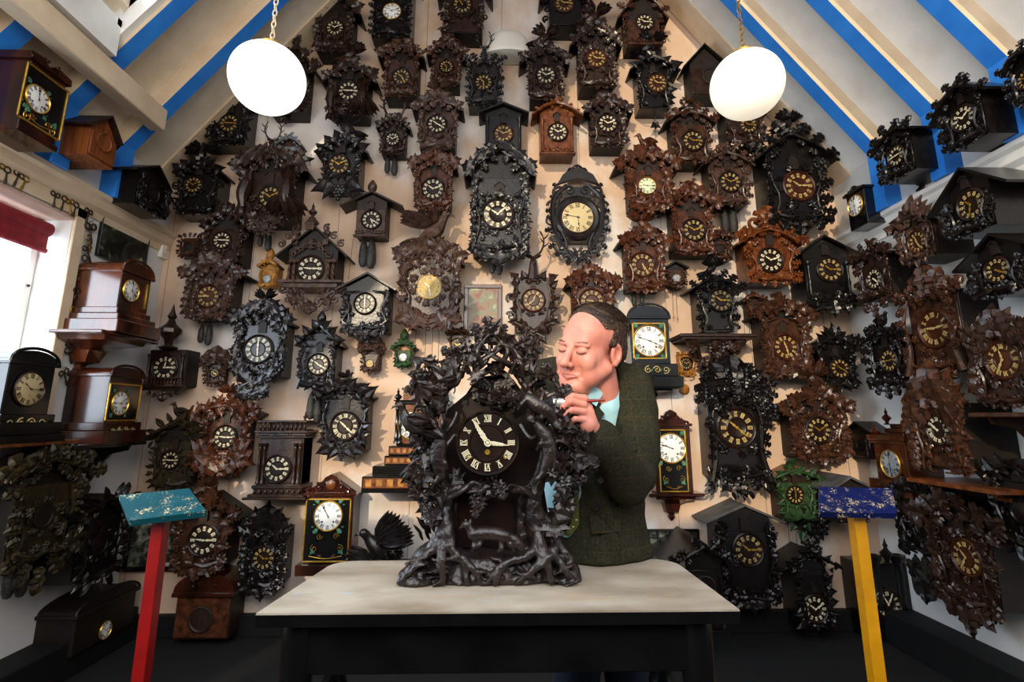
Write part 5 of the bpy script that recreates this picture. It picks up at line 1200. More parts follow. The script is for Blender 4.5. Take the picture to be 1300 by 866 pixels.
K('black leafy clock hanging half hidden behind the ivy-hung chalet clock, left of the yellow post', 'B', (1018, 638, 1044, 676), (1031, 656, 7, 'x'), (10, 10), 'black', None, (1010, 624, 1054, 690), None, 'ivy', 'dense', 'leaf', d=.1, door=False)
K('grey-roofed chalet clock behind the top edge of the blue board', 'B', (1062, 626, 1100, 664), (1081, 646, 9, 'x'), (10, 10), 'dark', (607, 624, 1050, 1112), (1050, 604, 1112, 668), None, None, 'cols', 'none', d=.3, door=False, roofm='roofgrey')
# ------------------------------------------------------------------ pictures, thermostat, carvings
def picmat(name, cs, scale):
    m = bpy.data.materials.new(name); m.use_nodes = True; nt = m.node_tree; b = nt.nodes['Principled BSDF']; b.inputs['Roughness'].default_value = .35
    n = nt.nodes.new('ShaderNodeTexNoise'); n.inputs['Scale'].default_value = scale; n.inputs['Detail'].default_value = 6; n.inputs['Distortion'].default_value = 1.2
    tc = nt.nodes.new('ShaderNodeTexCoord'); nt.links.new(tc.outputs['Object'], n.inputs['Vector']); r = nt.nodes.new('ShaderNodeValToRGB')
    el = r.color_ramp.elements; el[0].position = .38; el[0].color = hexc(cs[0]); el[1].position = .68; el[1].color = hexc(cs[-1])
    for k, c in enumerate(cs[1:-1]): e = el.new(.38+.3*(k+1)/(len(cs)-1)); e.color = hexc(c)
    nt.links.new(n.outputs['Fac'], r.inputs[0]); nt.links.new(r.outputs[0], b.inputs['Base Color']); MATS[name] = m
picmat('photo_dark', ['#0c0d0b', '#1b1e18', '#34382c', '#9a9c7e'], 9)
picmat('photo_mid', ['#11120f', '#2a2c25', '#6d6f60', '#a5a48c'], 16)
picmat('painting', ['#6b2218', '#7d5a30', '#5a6b50', '#b3a888'], 14)
def picture(label, w, x0, y0, x1, y1, frame, pic, fr=.02, grid=False):
    W_ = WALL[w]; xm, ym = (x0+x1)/2, (y0+y1)/2; u0, u1 = W_.P(x0, ym, .02)[0], W_.P(x1, ym, .02)[0]; z1, z0 = W_.P(xm, y0, .02)[1], W_.P(xm, y1, .02)[1]
    hw, h = (u1-u0)/2, z1-z0; loc, rz = W_.place((u0+u1)/2, z0); r = tag(empty('framed_picture', loc, rz), label, 'picture'); b = MB()
    for q in ((-hw, hw, h-fr, h), (-hw, hw, 0, fr), (-hw, -hw+fr, fr, h-fr), (hw-fr, hw, fr, h-fr)): b.add(*box(q[0], q[1], -.022, 0, q[2], q[3], .003))
    b.build('frame', frame, r, smooth=0); b = MB(); b.add(*box(-hw+fr, hw-fr, -.012, -.002, fr, h-fr)); po = b.build('print', pic, r, smooth=0)
    if grid:
        b = MB()
        for i in range(1, 7): x = -hw+2*hw*i/7; b.add(*box(x-.004, x+.004, -.0128, -.012, fr, h-fr))
        for k in (.35, .66): b.add(*box(-hw+fr, hw-fr, -.0128, -.012, h*k, h*k+.006))
        b.build('print_detail', 'ink', po, smooth=0)
    return r
picture('dark unframed-looking black and white landscape picture above the walnut clock, left wall', 'L', 126, 281, 190, 338, 'ebonised', 'photo_dark', .006)
picture('small painting in a reddish wooden frame behind the crown of the big table clock', 'B', 589, 361, 637, 424, 'walnut', 'painting', .028)
picture('black framed black and white photograph behind the red post', 'B', 158, 654, 236, 726, 'ebonised', 'photo_mid', .03)
picture('low black framed photograph of windows, above the pitched roof at the table\'s right corner', 'B', 814, 672, 889, 708, 'ebonised', 'photo_mid', .014, True)
r = inst('thermostat', 'small white plastic wall thermostat in the left corner beside the landscape picture', 'thermostat', 'L', 206, 318, .0)
b = MB(); b.add(*box(-.045, .045, -.03, 0, -.06, .06, .006)); o = b.build('cover', 'whitepaint', r); b = MB(); b.add(*lathe([(.02, 0), (.018, .01), (.001, .012)], (0, -.03, .015), 16, 'y')); [b.add(*box(-.03, .03, -.032, -.03, z, z+.003)) for z in (-.045, -.036, -.027)]; b.build('knob', 'cream', r)
r = inst('carved_eagle', 'black carved eagle with raised wings and a feathered tail, low beside the table\'s left end', 'carving', 'B', 484, 712, .08); b = MB()
q = abs(WALL['B'].P(524, 700, .1)[0]-WALL['B'].P(440, 700, .1)[0])
b.add(*tube(spline([(.12*q, -.0, .08*q), (0, -.03, .22*q), (-.14*q, -.05, .36*q), (-.2*q, -.06, .44*q)], 9), [.1*q, .16*q, .12*q, .07*q, .07*q], 9)); b.add(*ell((-.22*q, -.06, .45*q), (.075*q, .06*q, .065*q))); b.add(*tube([(-.27*q, -.06, .45*q), (-.34*q, -.06, .43*q), (-.36*q, -.06, .4*q)], [.03*q, .02*q, .004*q], 5))
feather_fan(b, (-.02*q, -.07, .32*q), .5*q, radians(18), radians(62), 7, w=.2); feather_fan(b, (.05*q, -.09, .32*q), .5*q, radians(58), radians(92), 6, w=.2)
feather_fan(b, (-.1*q, -.03, .06*q), .42*q, radians(-100), radians(-62), 8, w=.18); b.build('body', 'ebony', r)
b = MB()
for i in range(16): leaf(b, (rnd.uniform(-.1, .35)*q, -.04-.03*rnd.random(), rnd.uniform(0, .12)*q), .14*q, rnd.uniform(-2, 2), .3, 0, 'oak')
b.add(*box(-.2*q, .45*q, -.06, .06, -.03, .01, .004)); b.add(*box(-.05, .05, -.06, .13, -.02, .0, .003)); b.build('carved_perch', 'black', r); r.location.y -= .13
r = inst('carved_bird', 'tiny dark carved bird ornament sitting on the right ledge below the bushy-roofed clock', 'carving', 'R', 1163, 240, .05); b = MB(); bird(b, (0, 0, 0), .07, 1, 'fold'); b.build('body', 'dark', r); b = MB(); b.add(*lathe([(.03, -.012), (.03, 0), (.02, .004)], (0, 0, 0), 12)); b.build('stand', 'dark', r)
# ------------------------------------------------------------------ winding keys round the window
def key(px, py, ang, s, label, kind, m):
    W_ = WALL['L']; u, z = W_.P(px, py, .03); loc, rz = W_.place(u, z, .022); r = tag(empty('winding_key', loc, rz), label, 'key', 'winding keys hung round the window'); M = rotm('y', ang)
    b = MB()
    if kind == 0:
        for sx in (-1, 1): b.add(np.array(tube([(sx*.014+.011*cos(t), 0, .012+.011*sin(t)) for t in np.linspace(0, 2*pi, 13)], .0035, 6)[0]) @ M.T*s, tube([(0, 0, 0)]*13, .1, 6)[1])
    else:
        b.add(np.array(tube([(.015*cos(t), 0, .012+.013*sin(t)) for t in np.linspace(0, 2*pi, 13)], .0035, 6)[0]) @ M.T*s, tube([(0, 0, 0)]*13, .1, 6)[1])
    b.build('bow', m, r)
    b = MB(); v, f = lathe([(.0045, -.052), (.0055, -.05), (.0055, -.03), (.0035, -.028), (.0035, 0), (.006, .002)], (0, 0, 0), 8); b.add(np.array(v)*s @ M.T, f); b.build('shank', m, r)
    b = MB(); b.add(*tube([(0, .016, .03*s), (0, -.002, .032*s), (0, -.004, .036*s)], .0018, 5)); b.build('nail', 'chain', r)
top = [(0, 212), (11, 219), (25, 224), (34, 230), (72, 250), (83, 255), (91, 259), (98, 263), (114, 271)]
side = [(117, 292), (115, 306), (113, 318), (110, 331), (108, 345), (106, 358), (102, 371), (101, 381), (100, 396), (92, 416), (93, 432), (89, 448), (84, 476), (80, 552)]
ordn = ['first', 'second', 'third', 'fourth', 'fifth', 'sixth', 'seventh', 'eighth', 'ninth', 'tenth', 'eleventh', 'twelfth', 'thirteenth', 'lowest']
for i, (x, y) in enumerate(top): key(x, y, rnd.uniform(-.3, .3), 1.1, '%s clock key from the left, hung along the top of the window recess' % ordn[i], i % 2, 'chain' if i % 3 else 'brasschain')
for i, (x, y) in enumerate(side): key(x, y, rnd.uniform(-.6, -.2), 1.6 if i in (0, 8) else 1.25, '%s clock key from the top, hung down the right side of the window' % ordn[i] if i < 13 else 'lowest clock key beside the window, just above the wall shelf', i % 2, 'brasschain' if i in (1, 8) else 'chain')
# ------------------------------------------------------------------ lamps
mat('globe', '#fffdf6', '#fffaf0', .25, 5, emit=.95, spec=.5)
mat('globewarm', '#fff1d8', rough=.25, emit=.62, spec=.5)
mat('shadewhite', '#dcd8cf', '#d2cdc2', .4, 4)
def globe(px, py, Y, r, label, m, cpx):
    p = onY(px, py, Y); root = tag(empty('globe_lamp', (p[0], p[1], p[2])), label, 'lamp'); b = MB(); b.add(*ell((0, 0, 0), (r, r, r*.97), 48, 32)); b.build('glass_globe', m, root)
    b = MB(); b.add(*lathe([(.05, r*.93), (.052, r*.99), (.03, r*1.03), (.012, r*1.06), (.01, r*1.1)], (0, 0, 0), 20)); b.build('gallery', 'brasschain', root)
    b = MB(); z = r*1.09; zt = roofz(p[0])-p[2]+.16; i = 0
    while z < min(zt, 1.3):
        b.add(*tube([((.008*cos(t), 0) if i % 2 else (0, .008*cos(t)))+(z+.016*sin(t)+.014,) for t in np.linspace(0, 2*pi, 9)], .0022, 4, cap=False)); z += .025; i += 1
    b.build('chain', 'brasschain' if 'right' in label else 'cream', root)
    if zt > 1.25: b = MB(); b.add(*tube([(0, 0, 1.3), (0, 0, zt)], .004, 6)); b.build('rod', 'brasschain', root)
globe(340, 100, 1.8, .137, 'left of the two white glass globe lamps, hanging on a pale chain', 'globe', 0)
globe(948, 108, 1.8, .135, 'right of the two white glass globe lamps, hanging on a thin brass chain', 'globewarm', 0)
p = onY(645, 72, YB-.1); r = tag(empty('dome_shade', (p[0], YB, p[2])), 'pale dome-shaped shade hanging flat against the back wall near the top centre', 'lamp shade')
b = MB(); b.add(*lathe([(.185, -.004), (.19, 0), (.186, .03), (.17, .09), (.14, .15), (.09, .2), (.03, .225), (.002, .228)], (0, 0, 0), 40)); v = b.v[0]; v[:, 1] = v[:, 1]*.5-.1; b.build('shade', 'shadewhite', r)
b = MB(); b.add(*tube([(0, -.1, .225), (0, -.06, .25), (0, -.002, .26)], .003, 5)); b.build('hook', 'chain', r)
# ------------------------------------------------------------------ sloping painted boards on posts
def board(label, corners, ys, post, pm, bm, flake):
    P = [onY(x, y, Y) for (x, y), Y in zip(corners, ys)]; c = sum(P)/4; t = onY(post[0], post[1], (ys[0]+ys[2])/2)
    root = tag(empty('sloping_board_stand', (t[0], t[1], 0)), label, 'stand'); b = MB(); o = np.array([t[0], t[1], 0])
    n = np.cross(P[1]-P[0], P[3]-P[0]); n /= np.linalg.norm(n); n = n if n[2] > 0 else -n
    v = [q-o for q in P]+[q-n*.022-o for q in P]
    v, f = fixn(v, [(0, 1, 2, 3), (4, 5, 6, 7), (0, 1, 5, 4), (1, 2, 6, 5), (2, 3, 7, 6), (3, 0, 4, 7)]); b.add(v, f); b.build('board', bm, root, smooth=0)
    zt = float((c-o)[2])-.045; b = MB(); b.add(*box(-.022, .022, -.022, .022, .03, t[2]+.04, .002)); b.build('post', pm, root, smooth=0, rot=None)
    b = MB(); b.add(*box(-.14, .14, -.03, .03, 0, .03, .004)); b.add(*box(-.03, .03, -.14, .14, 0, .03, .004)); b.build('foot', pm, root, smooth=0)
def flaky(name, base, dark, sc):
    def ex(nt, b, mp):
        N = nt.nodes; Lk = nt.links; n = N.new('ShaderNodeTexNoise'); n.inputs['Scale'].default_value = sc; n.inputs['Detail'].default_value = 9; n.inputs['Roughness'].default_value = .75
        n2 = N.new('ShaderNodeTexNoise'); n2.inputs['Scale'].default_value = sc*.14; n2.inputs['Detail'].default_value = 2
        Lk.new(mp.outputs[0], n.inputs['Vector']); Lk.new(mp.outputs[0], n2.inputs['Vector'])
        a = N.new('ShaderNodeMath'); a.operation = 'MULTIPLY_ADD'; a.inputs[1].default_value = .55; Lk.new(n2.outputs['Fac'], a.inputs[0]); Lk.new(n.outputs['Fac'], a.inputs[2])
        g = N.new('ShaderNodeMath'); g.operation = 'GREATER_THAN'; g.inputs[1].default_value = .885; Lk.new(a.outputs[0], g.inputs[0])
        src = b.inputs['Base Color'].links[0].from_socket; mx = N.new('ShaderNodeMix'); mx.data_type = 'RGBA'; mx.inputs[7].default_value = hexc('#cdb88a'); Lk.new(g.outputs[0], mx.inputs[0]); Lk.new(src, mx.inputs[6]); Lk.new(mx.outputs[2], b.inputs['Base Color'])
    mat(name, base, dark, .45, 8, .1, extra=ex)
flaky('tealflake', '#07464f', '#063e47', 120); flaky('blueflake', '#091850', '#071444', 130)
mat('redpaint', '#8a0e0b', '#760b09', .35, 12, .05); mat('yellowpaint', '#cf8f0a', '#bd7f06', .4, 12, .05)
board('teal sloping board with flaked paint on a bright red post, left of the table', [(164, 661), (262, 649), (240, 620), (151, 629)], (1.98, 2.05, 2.2, 2.13), (205, 662), 'redpaint', 'tealflake', 0)
board('dark blue sloping board with flaked paint on a yellow post, right of the table', [(1040, 650), (1138, 652), (1133, 620), (1040, 618)], (2.02, 2.0, 2.14, 2.16), (1087, 655), 'yellowpaint', 'blueflake', 0)
# ------------------------------------------------------------------ the table
def stone():
    def ex(nt, b, mp):
        N = nt.nodes; Lk = nt.links; src = b.inputs['Base Color'].links[0].from_socket
        for sc, thr, col, off in ((6, .655, '#c98a8a', 3.1), (7, .675, '#8fb2d8', 9.7), (3.2, .6, '#a08568', 5.2)):
            n = N.new('ShaderNodeTexNoise'); n.inputs['Scale'].default_value = sc; n.inputs['Detail'].default_value = 6; n.inputs['Roughness'].default_value = .7
            m2 = N.new('ShaderNodeMapping'); m2.inputs['Location'].default_value = (off, off, off); m2.inputs['Scale'].default_value = (1, 2.2, 1); Lk.new(mp.outputs[0], m2.inputs[0]); Lk.new(m2.outputs[0], n.inputs['Vector'])
            r = N.new('ShaderNodeMapRange'); r.inputs[1].default_value = thr-.03; r.inputs[2].default_value = thr+.05; r.inputs[4].default_value = .6; Lk.new(n.outputs['Fac'], r.inputs[0])
            mx = N.new('ShaderNodeMix'); mx.data_type = 'RGBA'; mx.inputs[7].default_value = hexc(col); Lk.new(r.outputs[0], mx.inputs[0]); Lk.new(src, mx.inputs[6]); src = mx.outputs[2]
        Lk.new(src, b.inputs['Base Color'])
    mat('tabletop', '#7d6f5d', '#a89d8d', .5, 4, .15, bscale=30, stretch=(1, 2, 1), extra=ex, bdist=.002)
stone()
ZT = .9
tb = tag(empty('work_table', (0, 1.42, 0)), 'worn pale stone-coloured table with rounded corners in the foreground, under the big carved clock', 'table')
x0, x1, ya, yb, rr = -.505, .51, 1.218-1.42, 1.625-1.42, .07
pts = [(x0, ya), (x1, ya)]+[(x1-rr-.012+rr*cos(a), yb-rr+rr*sin(a)) for a in np.linspace(0, pi/2, 9)]+[(x0+rr+.035+rr*cos(a), yb-rr+rr*sin(a)) for a in np.linspace(pi/2, pi, 9)]
n = len(pts); b = MB(); V = [(x, y, ZT) for x, y in pts]+[(x*1.002, y, ZT-.004) for x, y in pts]+[(x, y, ZT-.028) for x, y in pts]
b.add(V, [tuple(range(n))]+[(i, i+n, (i+1) % n+n, (i+1) % n) for i in range(n)]); b.add(V, [tuple(range(3*n-1, 2*n-1, -1))]+[(i+n, i+2*n, (i+1) % n+2*n, (i+1) % n+n) for i in range(n)], 1); b.build('tabletop', ['tabletop', 'ebonised'], tb, smooth=0)
b = MB()
for q in ((-.44, .44, -.172, -.152), (-.44, .44, .14, .16)): b.add(*box(q[0], q[1], q[2], q[3], ZT-.13, ZT-.028, .003))
for s in (-1, 1): b.add(*box(s*.44-.01, s*.44+.01, -.16, .15, ZT-.13, ZT-.028, .003))
b.build('apron', 'ebonised', tb, smooth=0)
for sx in (-1, 1):
    for y in (-.155, .14): b = MB(); b.add(*lathe([(.02, 0), (.03, .02), (.022, .06), (.03, .4), (.034, .62), (.02, .66), (.034, .7), (.034, .871)], (sx*.43, y, 0), 14)); b.build('leg', 'ebonised', tb)
# ------------------------------------------------------------------ the big carved clock on the table
def bigclock():
    Y0 = 1.43
    root = tag(empty('table_clock', (-.03, 1.50, ZT)), 'huge blackish tree-trunk clock with fox and ivory Roman numerals, standing on the table', 'clock'); CLK.append(root); O = np.array([-.03, 1.50, ZT])
    def T(x, y, o=0): p = onY(x, y, Y0-o); p[2] = max(p[2], ZT+.001); return p-O
    def D(px): return px*.00222
    R = random.Random(11); tree = 'carvedblack'
    mat(tree, '#130c0a', '#261a16', .36, 24, .7, bscale=120, bdist=.003, spec=.7)
    # mound, roots and the two trunks: one sculpted surface
    s = SDF(); z0 = 0
    for (x, y, rx, rz, o) in ((530, 738, 26, 16, .0), (556, 732, 36, 40, -.04), (600, 738, 50, 24, -.01), (650, 738, 50, 26, -.01), (695, 728, 34, 44, -.04), (716, 736, 20, 18, -.01), (620, 722, 74, 30, -.08), (622, 712, 54, 12, -.02)):
        p = T(x, y, o); s.ell(p, (D(rx), .055, D(rz)), .02)
    roots = [
     ([(566, 628, .0), (564, 660, .0), (552, 690, .01), (528, 716, .02), (505, 737, .02)], [0.0202, 0.0187, 0.0130, 0.0094, 0.0072]),
     ([(566, 650, .01), (556, 690, .03), (540, 705, .04), (525, 722, .05), (506, 740, .045)], [0.0144, 0.0101, 0.0079, 0.0065, 0.0050]),
     ([(566, 660, .02), (575, 700, .04), (590, 712, .045), (604, 728, .05), (612, 742, .045)], [0.0173, 0.0122, 0.0094, 0.0072, 0.0050]),
     ([(562, 690, .03), (560, 715, .05), (563, 740, .05)], [0.0122, 0.0086, 0.0058]),
     ([(588, 716, .04), (594, 742, .05)], [0.0072, 0.0050]),
     ([(680, 640, .0), (684, 680, .01), (672, 705, .04), (640, 716, .05), (619, 740, .05)], [0.0173, 0.0158, 0.0101, 0.0079, 0.0050]),
     ([(684, 680, .02), (688, 705, .04), (678, 722, .05), (656, 740, .05)], [0.0144, 0.0101, 0.0072, 0.0043]),
     ([(686, 690, .02), (694, 712, .045), (700, 740, .05)], [0.0130, 0.0094, 0.0058]),
     ([(690, 660, .0), (706, 690, .01), (722, 712, .02), (732, 738, .01)], [0.0173, 0.0158, 0.0130, 0.0086]),
     ([(705, 690, .02), (700, 706, .045), (682, 722, .055)], [0.0086, 0.0065, 0.0043]),
     ([(700, 700, .03), (716, 722, .045), (728, 741, .04)], [0.0101, 0.0072, 0.0050]),
     ([(640, 716, .05), (632, 730, .055), (628, 742, .055)], [0.0072, 0.0043])]
    for P, r in roots:
        P = [T(x, y, o) for x, y, o in P]; s.path(spline(P, 12), r, .006)
    trunks = [([(566, 690, -.01), (564, 640, -.01), (562, 615, -.0), (545, 595, .01), (536, 560, .0), (548, 520, .0), (570, 490, .0), (590, 470, .0)], [0.0265, 0.0203, 0.0172, 0.0156, 0.0140, 0.0125, 0.0101, 0.0078]),
              ([(572, 690, -.03), (574, 640, -.03), (568, 612, -.02), (556, 598, -.0)], [0.0172, 0.0133, 0.0109, 0.0078]),
              ([(684, 690, -.01), (676, 645, -.0), (682, 620, .0), (690, 590, .0), (694, 560, .0), (684, 520, .0), (668, 492, .0), (652, 470, .0)], [0.0265, 0.0187, 0.0156, 0.0172, 0.0140, 0.0117, 0.0094, 0.0070]),
              ([(664, 690, -.03), (662, 640, -.03), (676, 616, -.01), (690, 600, -.0)], [0.0156, 0.0117, 0.0101, 0.0078]),
              ([(650, 625, .01), (664, 622, .02), (676, 632, .0)], [0.0047, 0.0062, 0.0078]), ([(600, 622, .0), (580, 620, .02), (568, 634, .0)], [0.0047, 0.0062, 0.0086])]
    for P, r in trunks: s.path(spline([T(x, y, o) for x, y, o in P], 22), r, .008)
    for i in range(30):
        x = R.uniform(516, 724); y = R.uniform(706, 741); p = T(x, y, .035+R.uniform(0, .015)); s.ell(p, (R.uniform(.012, .03), .010, R.uniform(.003, .005)), .004, M=rotm('y', R.uniform(-.6, .6)))
    lo, hi = T(494, 746, .12), T(744, 455, -.1); lo[2] = -.004; 
    lo = np.minimum(lo, hi); hi = np.maximum(T(494, 746, .12), T(744, 455, -.1)); lo[1] = -.17; hi[1] = .13
    def post(Dd, X, Y, Z):
        Dd = Dd+.0011*np.sin(X*150+Z*40+Y*60)*np.sin(Z*190-X*80)+.0009*np.sin(X*420+Z*160)*np.sin(Z*240); return np.maximum(Dd, -Z+.0005)
    b = s.mb(lo, hi, .0036, post); b.build('root_and_trunk_base', tree, root, smooth=60)
    # clock body behind the carving
    b = MB(); P = [T(*q)[[0, 2]] for q in ((574, 700), (566, 640), (560, 600), (556, 560), (566, 520), (590, 500), (605, 478), (630, 474), (652, 480), (668, 502), (684, 524), (692, 560), (688, 600), (680, 640), (674, 700))]
    b.add(*prism([tuple(q) for q in P], -.03, .06)); b.build('case', 'dialwood', root, smooth=0)
    b = MB(); P = [T(*q)[[0, 2]] for q in ((548, 735), (552, 660), (560, 600), (690, 600), (700, 660), (706, 735))]; b.add(*prism([(p[0], max(p[1], .002)) for p in P], .02, .05)); b.build('back_board', 'dialred', root, smooth=0)
    # fox standing on the mound
    b = MB(); F = SDF(); q = lambda x, y, o=.045: T(x, y, o)
    F.path(spline([q(600, 679), q(612, 677), q(630, 678), q(642, 681)], 8), [.013, .0155, .0145, .0145], .005); F.cone(q(600, 679), q(596, 671), .011, .009, .006); F.cone(q(600, 677), q(594, 667), .009, .008, .005); F.ell(q(592, 666), (.0125, .010, .0095), .004); F.cone(q(590, 667), q(583, 671), .0065, .003, .003)
    for x in (591, 597): F.cone(q(x, 663), q(x+.5, 657), .005, .001, .002)
    for a in ([(604, 684), (602, 694), (600, 700)], [(610, 685), (609, 692), (604, 697)], [(636, 686), (637, 696), (632, 702)], [(644, 684), (648, 692), (652, 699)]): F.path([q(x, y, .045+.006*(i % 2)) for i, (x, y) in enumerate(a)], [.0085, .006, .0055], .004)
    F.path(spline([q(645, 681), q(652, 684), (q(658, 692)), q(664, 699)], 6), [.006, .011, .0135, .005], .004)
    lo = q(580, 708, .1); hi = q(672, 655, 0); b = F.mb(lo, [hi[0], hi[1]+.03, hi[2]], .0018); b.build('carved_fox', tree, root, smooth=60)
    # dial
    c = T(619, 562, .05); Rd = abs(T(657, 562, .05)[0]-c[0]); d = MB()
    d.add(*lathe([(Rd*1.06, -.03), (Rd*1.06, .004), (Rd*1.03, .011), (Rd*.99, .008), (Rd*.97, .003), (Rd*.6, .003), (Rd*.58, .006), (Rd*.555, .003), (Rd*.001, .003)], c, 64, 'y')); do = d.build('dial', 'dialwood', root)
    nm = MB()
    for k in range(12):
        a = k*pi/6; roman(nm, ROM[k], (c[0]+Rd*.79*sin(a), 0, c[2]+Rd*.79*cos(a)), a, Rd*.22, c[1]-.003, .17, 0, True, .003)
    nm.build('numerals', 'ivory', do, smooth=0)
    w = MB(); w.add(*lathe([(.0065, 0), (.0065, .003), (.004, .003), (.0038, .0005)], (c[0], c[1]-.003, c[2]-Rd*.3), 16, 'y'))
    for sx in (-.6, .6): w.add(*lathe([(.0055, 0), (.0055, .003), (.0035, .003), (.0033, .0005)], (c[0]+sx*Rd, c[1]-.003, c[2]-Rd*.45), 14, 'y'))
    w.build('winding_holes', 'gold', do)
    def chainhand(name, ang, L, y, wd):
        b = MB(); M = rotm('y', ang)
        for (z, r) in ((0, .13), (.17, .085), (.3, .1), (.44, .085), (.57, .07), (.68, .06)):
            v, f = tube([(r*wd*cos(t)*L, 0, (z+r*.95*sin(t))*L) for t in np.linspace(0, 2*pi, 13)], .0016, 5, cap=False); b.add(v @ M.T+np.array([c[0], y, c[2]]), f)
            v, f = lathe([(r*wd*L*.62, 0), (.001, .002)], (0, 0, z*L), 10, 'y'); b.add(v @ M.T+np.array([c[0], y, c[2]]), f)
        v, f = prism([(-.045*L, .7*L), (.045*L, .7*L), (.008*L, L), (-.008*L, L)], -.0015, .0015); b.add(np.array(v) @ M.T+np.array([c[0], y, c[2]]), f); b.build(name, 'ivory', root, smooth=30)
    chainhand('hour_hand', radians(97), Rd*.72, c[1]-.008, .8); chainhand('minute_hand', radians(-34), Rd*.92, c[1]-.012, .8)
    # leafy double door above the dial
    for sx in (-1, 1):
        b = MB(); p0 = T(624.5+sx*14, 493, .035); w_, h = D(11), D(12)
        P = [(p0[0]-w_, p0[2]-h), (p0[0]+w_, p0[2]-h), (p0[0]+w_, p0[2]+h*.6), (p0[0]-sx*w_*.1, p0[2]+h*1.25), (p0[0]-w_ if sx > 0 else p0[0]-w_, p0[2]+h*.6)]
        b.add(*prism(P, -.055, -.02))
        for k in range(7): leaf(b, (p0[0], -.057, p0[2]-h*.6), D(13), (k-3)*.42, .05, 0, 'lance', 0, .05, .6)
        b.build('cuckoo_door', 'carvedblack', root)
    b = MB(); b.add(*box(T(605, 505)[0], T(645, 505)[0], -.07, 0, T(625, 510)[2], T(625, 507)[2], .002)); P = [T(x, y, .0)[[0, 2]] for x, y in ((596, 488), (604, 474), (624, 463), (646, 474), (654, 488), (648, 490), (640, 478), (624, 470), (609, 478), (602, 490))]; b.add(*prism([tuple(p) for p in P], -.075, -.0)); b.build('door_hood', 'carvedblack', root, smooth=30)
    # branches
    b = MB(); br = [
     [(586, 476), (596, 452), (608, 434), (622, 414)], [(660, 476), (650, 452), (637, 434), (622, 414)], [(596, 474), (590, 456), (600, 446), (606, 456)], [(648, 474), (655, 456), (645, 446), (638, 456)], [(578, 478), (582, 462), (592, 450), (604, 440)], [(664, 478), (662, 462), (652, 450), (640, 440)], [(612, 464), (606, 446), (615, 432), (622, 424)], [(636, 464), (645, 446), (636, 434), (626, 424)], [(600, 466), (622, 452), (640, 438), (642, 424)], [(650, 466), (628, 452), (606, 436), (604, 424)],
     [(575, 486), (560, 470), (548, 464), (538, 466)], [(560, 505), (545, 488), (530, 484), (524, 474)], [(672, 490), (690, 476), (700, 482), (712, 494)], [(684, 512), (702, 500), (716, 504), (728, 498)], [(690, 540), (708, 530), (728, 540), (742, 532)], [(694, 566), (712, 560), (730, 572), (738, 566)], [(690, 590), (704, 600), (720, 596), (734, 608)], [(545, 560), (530, 550), (522, 536), (528, 516)], [(552, 590), (536, 582), (520, 592), (508, 604)], [(560, 556), (572, 542), (580, 524), (575, 514)], [(553, 572), (566, 566), (578, 552), (582, 560)],
     [(688, 600), (700, 580), (716, 586), (724, 574)], [(548, 600), (540, 620), (530, 630), (534, 642)], [(570, 632), (588, 622), (600, 612), (612, 616)], [(680, 632), (664, 622), (650, 616), (640, 622)], [(684, 524), (696, 514), (690, 496), (680, 486)], [(560, 520), (548, 512), (545, 496), (556, 484)],
     [(660, 540), (672, 556), (688, 552), (700, 562)], [(588, 478), (574, 470), (568, 458), (572, 448)], [(596, 462), (612, 456), (628, 446), (646, 446)], [(648, 462), (632, 456), (618, 448), (600, 446)], [(604, 470), (618, 458), (622, 440), (620, 428)], [(586, 456), (600, 440), (612, 438), (618, 446)], [(656, 456), (646, 440), (634, 438), (626, 446)], [(662, 478), (676, 470), (682, 456), (676, 448)]]
    for k, P in enumerate(br):
        o = R.uniform(.0, .05); b.add(*tube(spline([T(x, y, o+.015*((i % 2))) for i, (x, y) in enumerate(P)], 12), [.0075, .006, .0045, .003], 7))
    b.build('branches', 'carvedblack', root)
    # oak and ivy leaves
    b = MB(); regions = [(552, 502, 24, 26, 32), (542, 560, 16, 30, 22), (546, 612, 16, 22, 20), (524, 600, 8, 12, 4), (622, 478, 24, 6, 8), (622, 430, 12, 10, 12), (600, 448, 12, 10, 8), (646, 448, 12, 10, 8), (576, 462, 12, 10, 8), (666, 462, 12, 10, 8), (570, 480, 18, 16, 14), (680, 484, 18, 18, 16), (704, 515, 22, 22, 26), (722, 550, 24, 30, 34), (700, 560, 16, 34, 20), (715, 600, 22, 26, 26), (735, 578, 16, 22, 14), (618, 614, 34, 9, 14), (624, 515, 34, 7, 16), (556, 640, 10, 22, 10), (702, 640, 14, 22, 12), (540, 470, 16, 10, 8)]
    for (x, y, rx, ry, n) in regions:
        for i in range(int(n*.62)):
            a = R.uniform(0, 2*pi); q_ = sqrt(R.random()); px, py = x+rx*q_*cos(a), y+ry*q_*sin(a)
            if (px-619)**2+(py-562)**2 < 47**2: continue
            leaf(b, T(px, py, R.uniform(-.02, .06)), D(R.uniform(14, 23)), atan2(px-620, 560-py)+R.uniform(-1, 1), R.uniform(-.2, .6), R.uniform(-.7, .7), R.choice(['oak', 'oak', 'maple', 'ivy']))
    for (x, y, a, s_) in ((612, 452, -.3, 17), (636, 450, .4, 17), (600, 448, -1.4, 16), (648, 466, 1.5, 15), (622, 424, 0, 15), (612, 430, -.7, 14), (632, 430, .7, 14), (608, 424, -.4, 13), (637, 424, .4, 13), (594, 440, -.9, 14), (655, 444, .8, 14), (584, 462, -1.2, 15), (663, 462, 1.1, 15), (556, 462, -1, 16), (570, 452, -.6, 14), (686, 470, 1, 14), (548, 474, -1.6, 16), (652, 456, 1.4, 13)): leaf(b, T(x, y, .03), D(s_), a, .15, 0, 'oak')
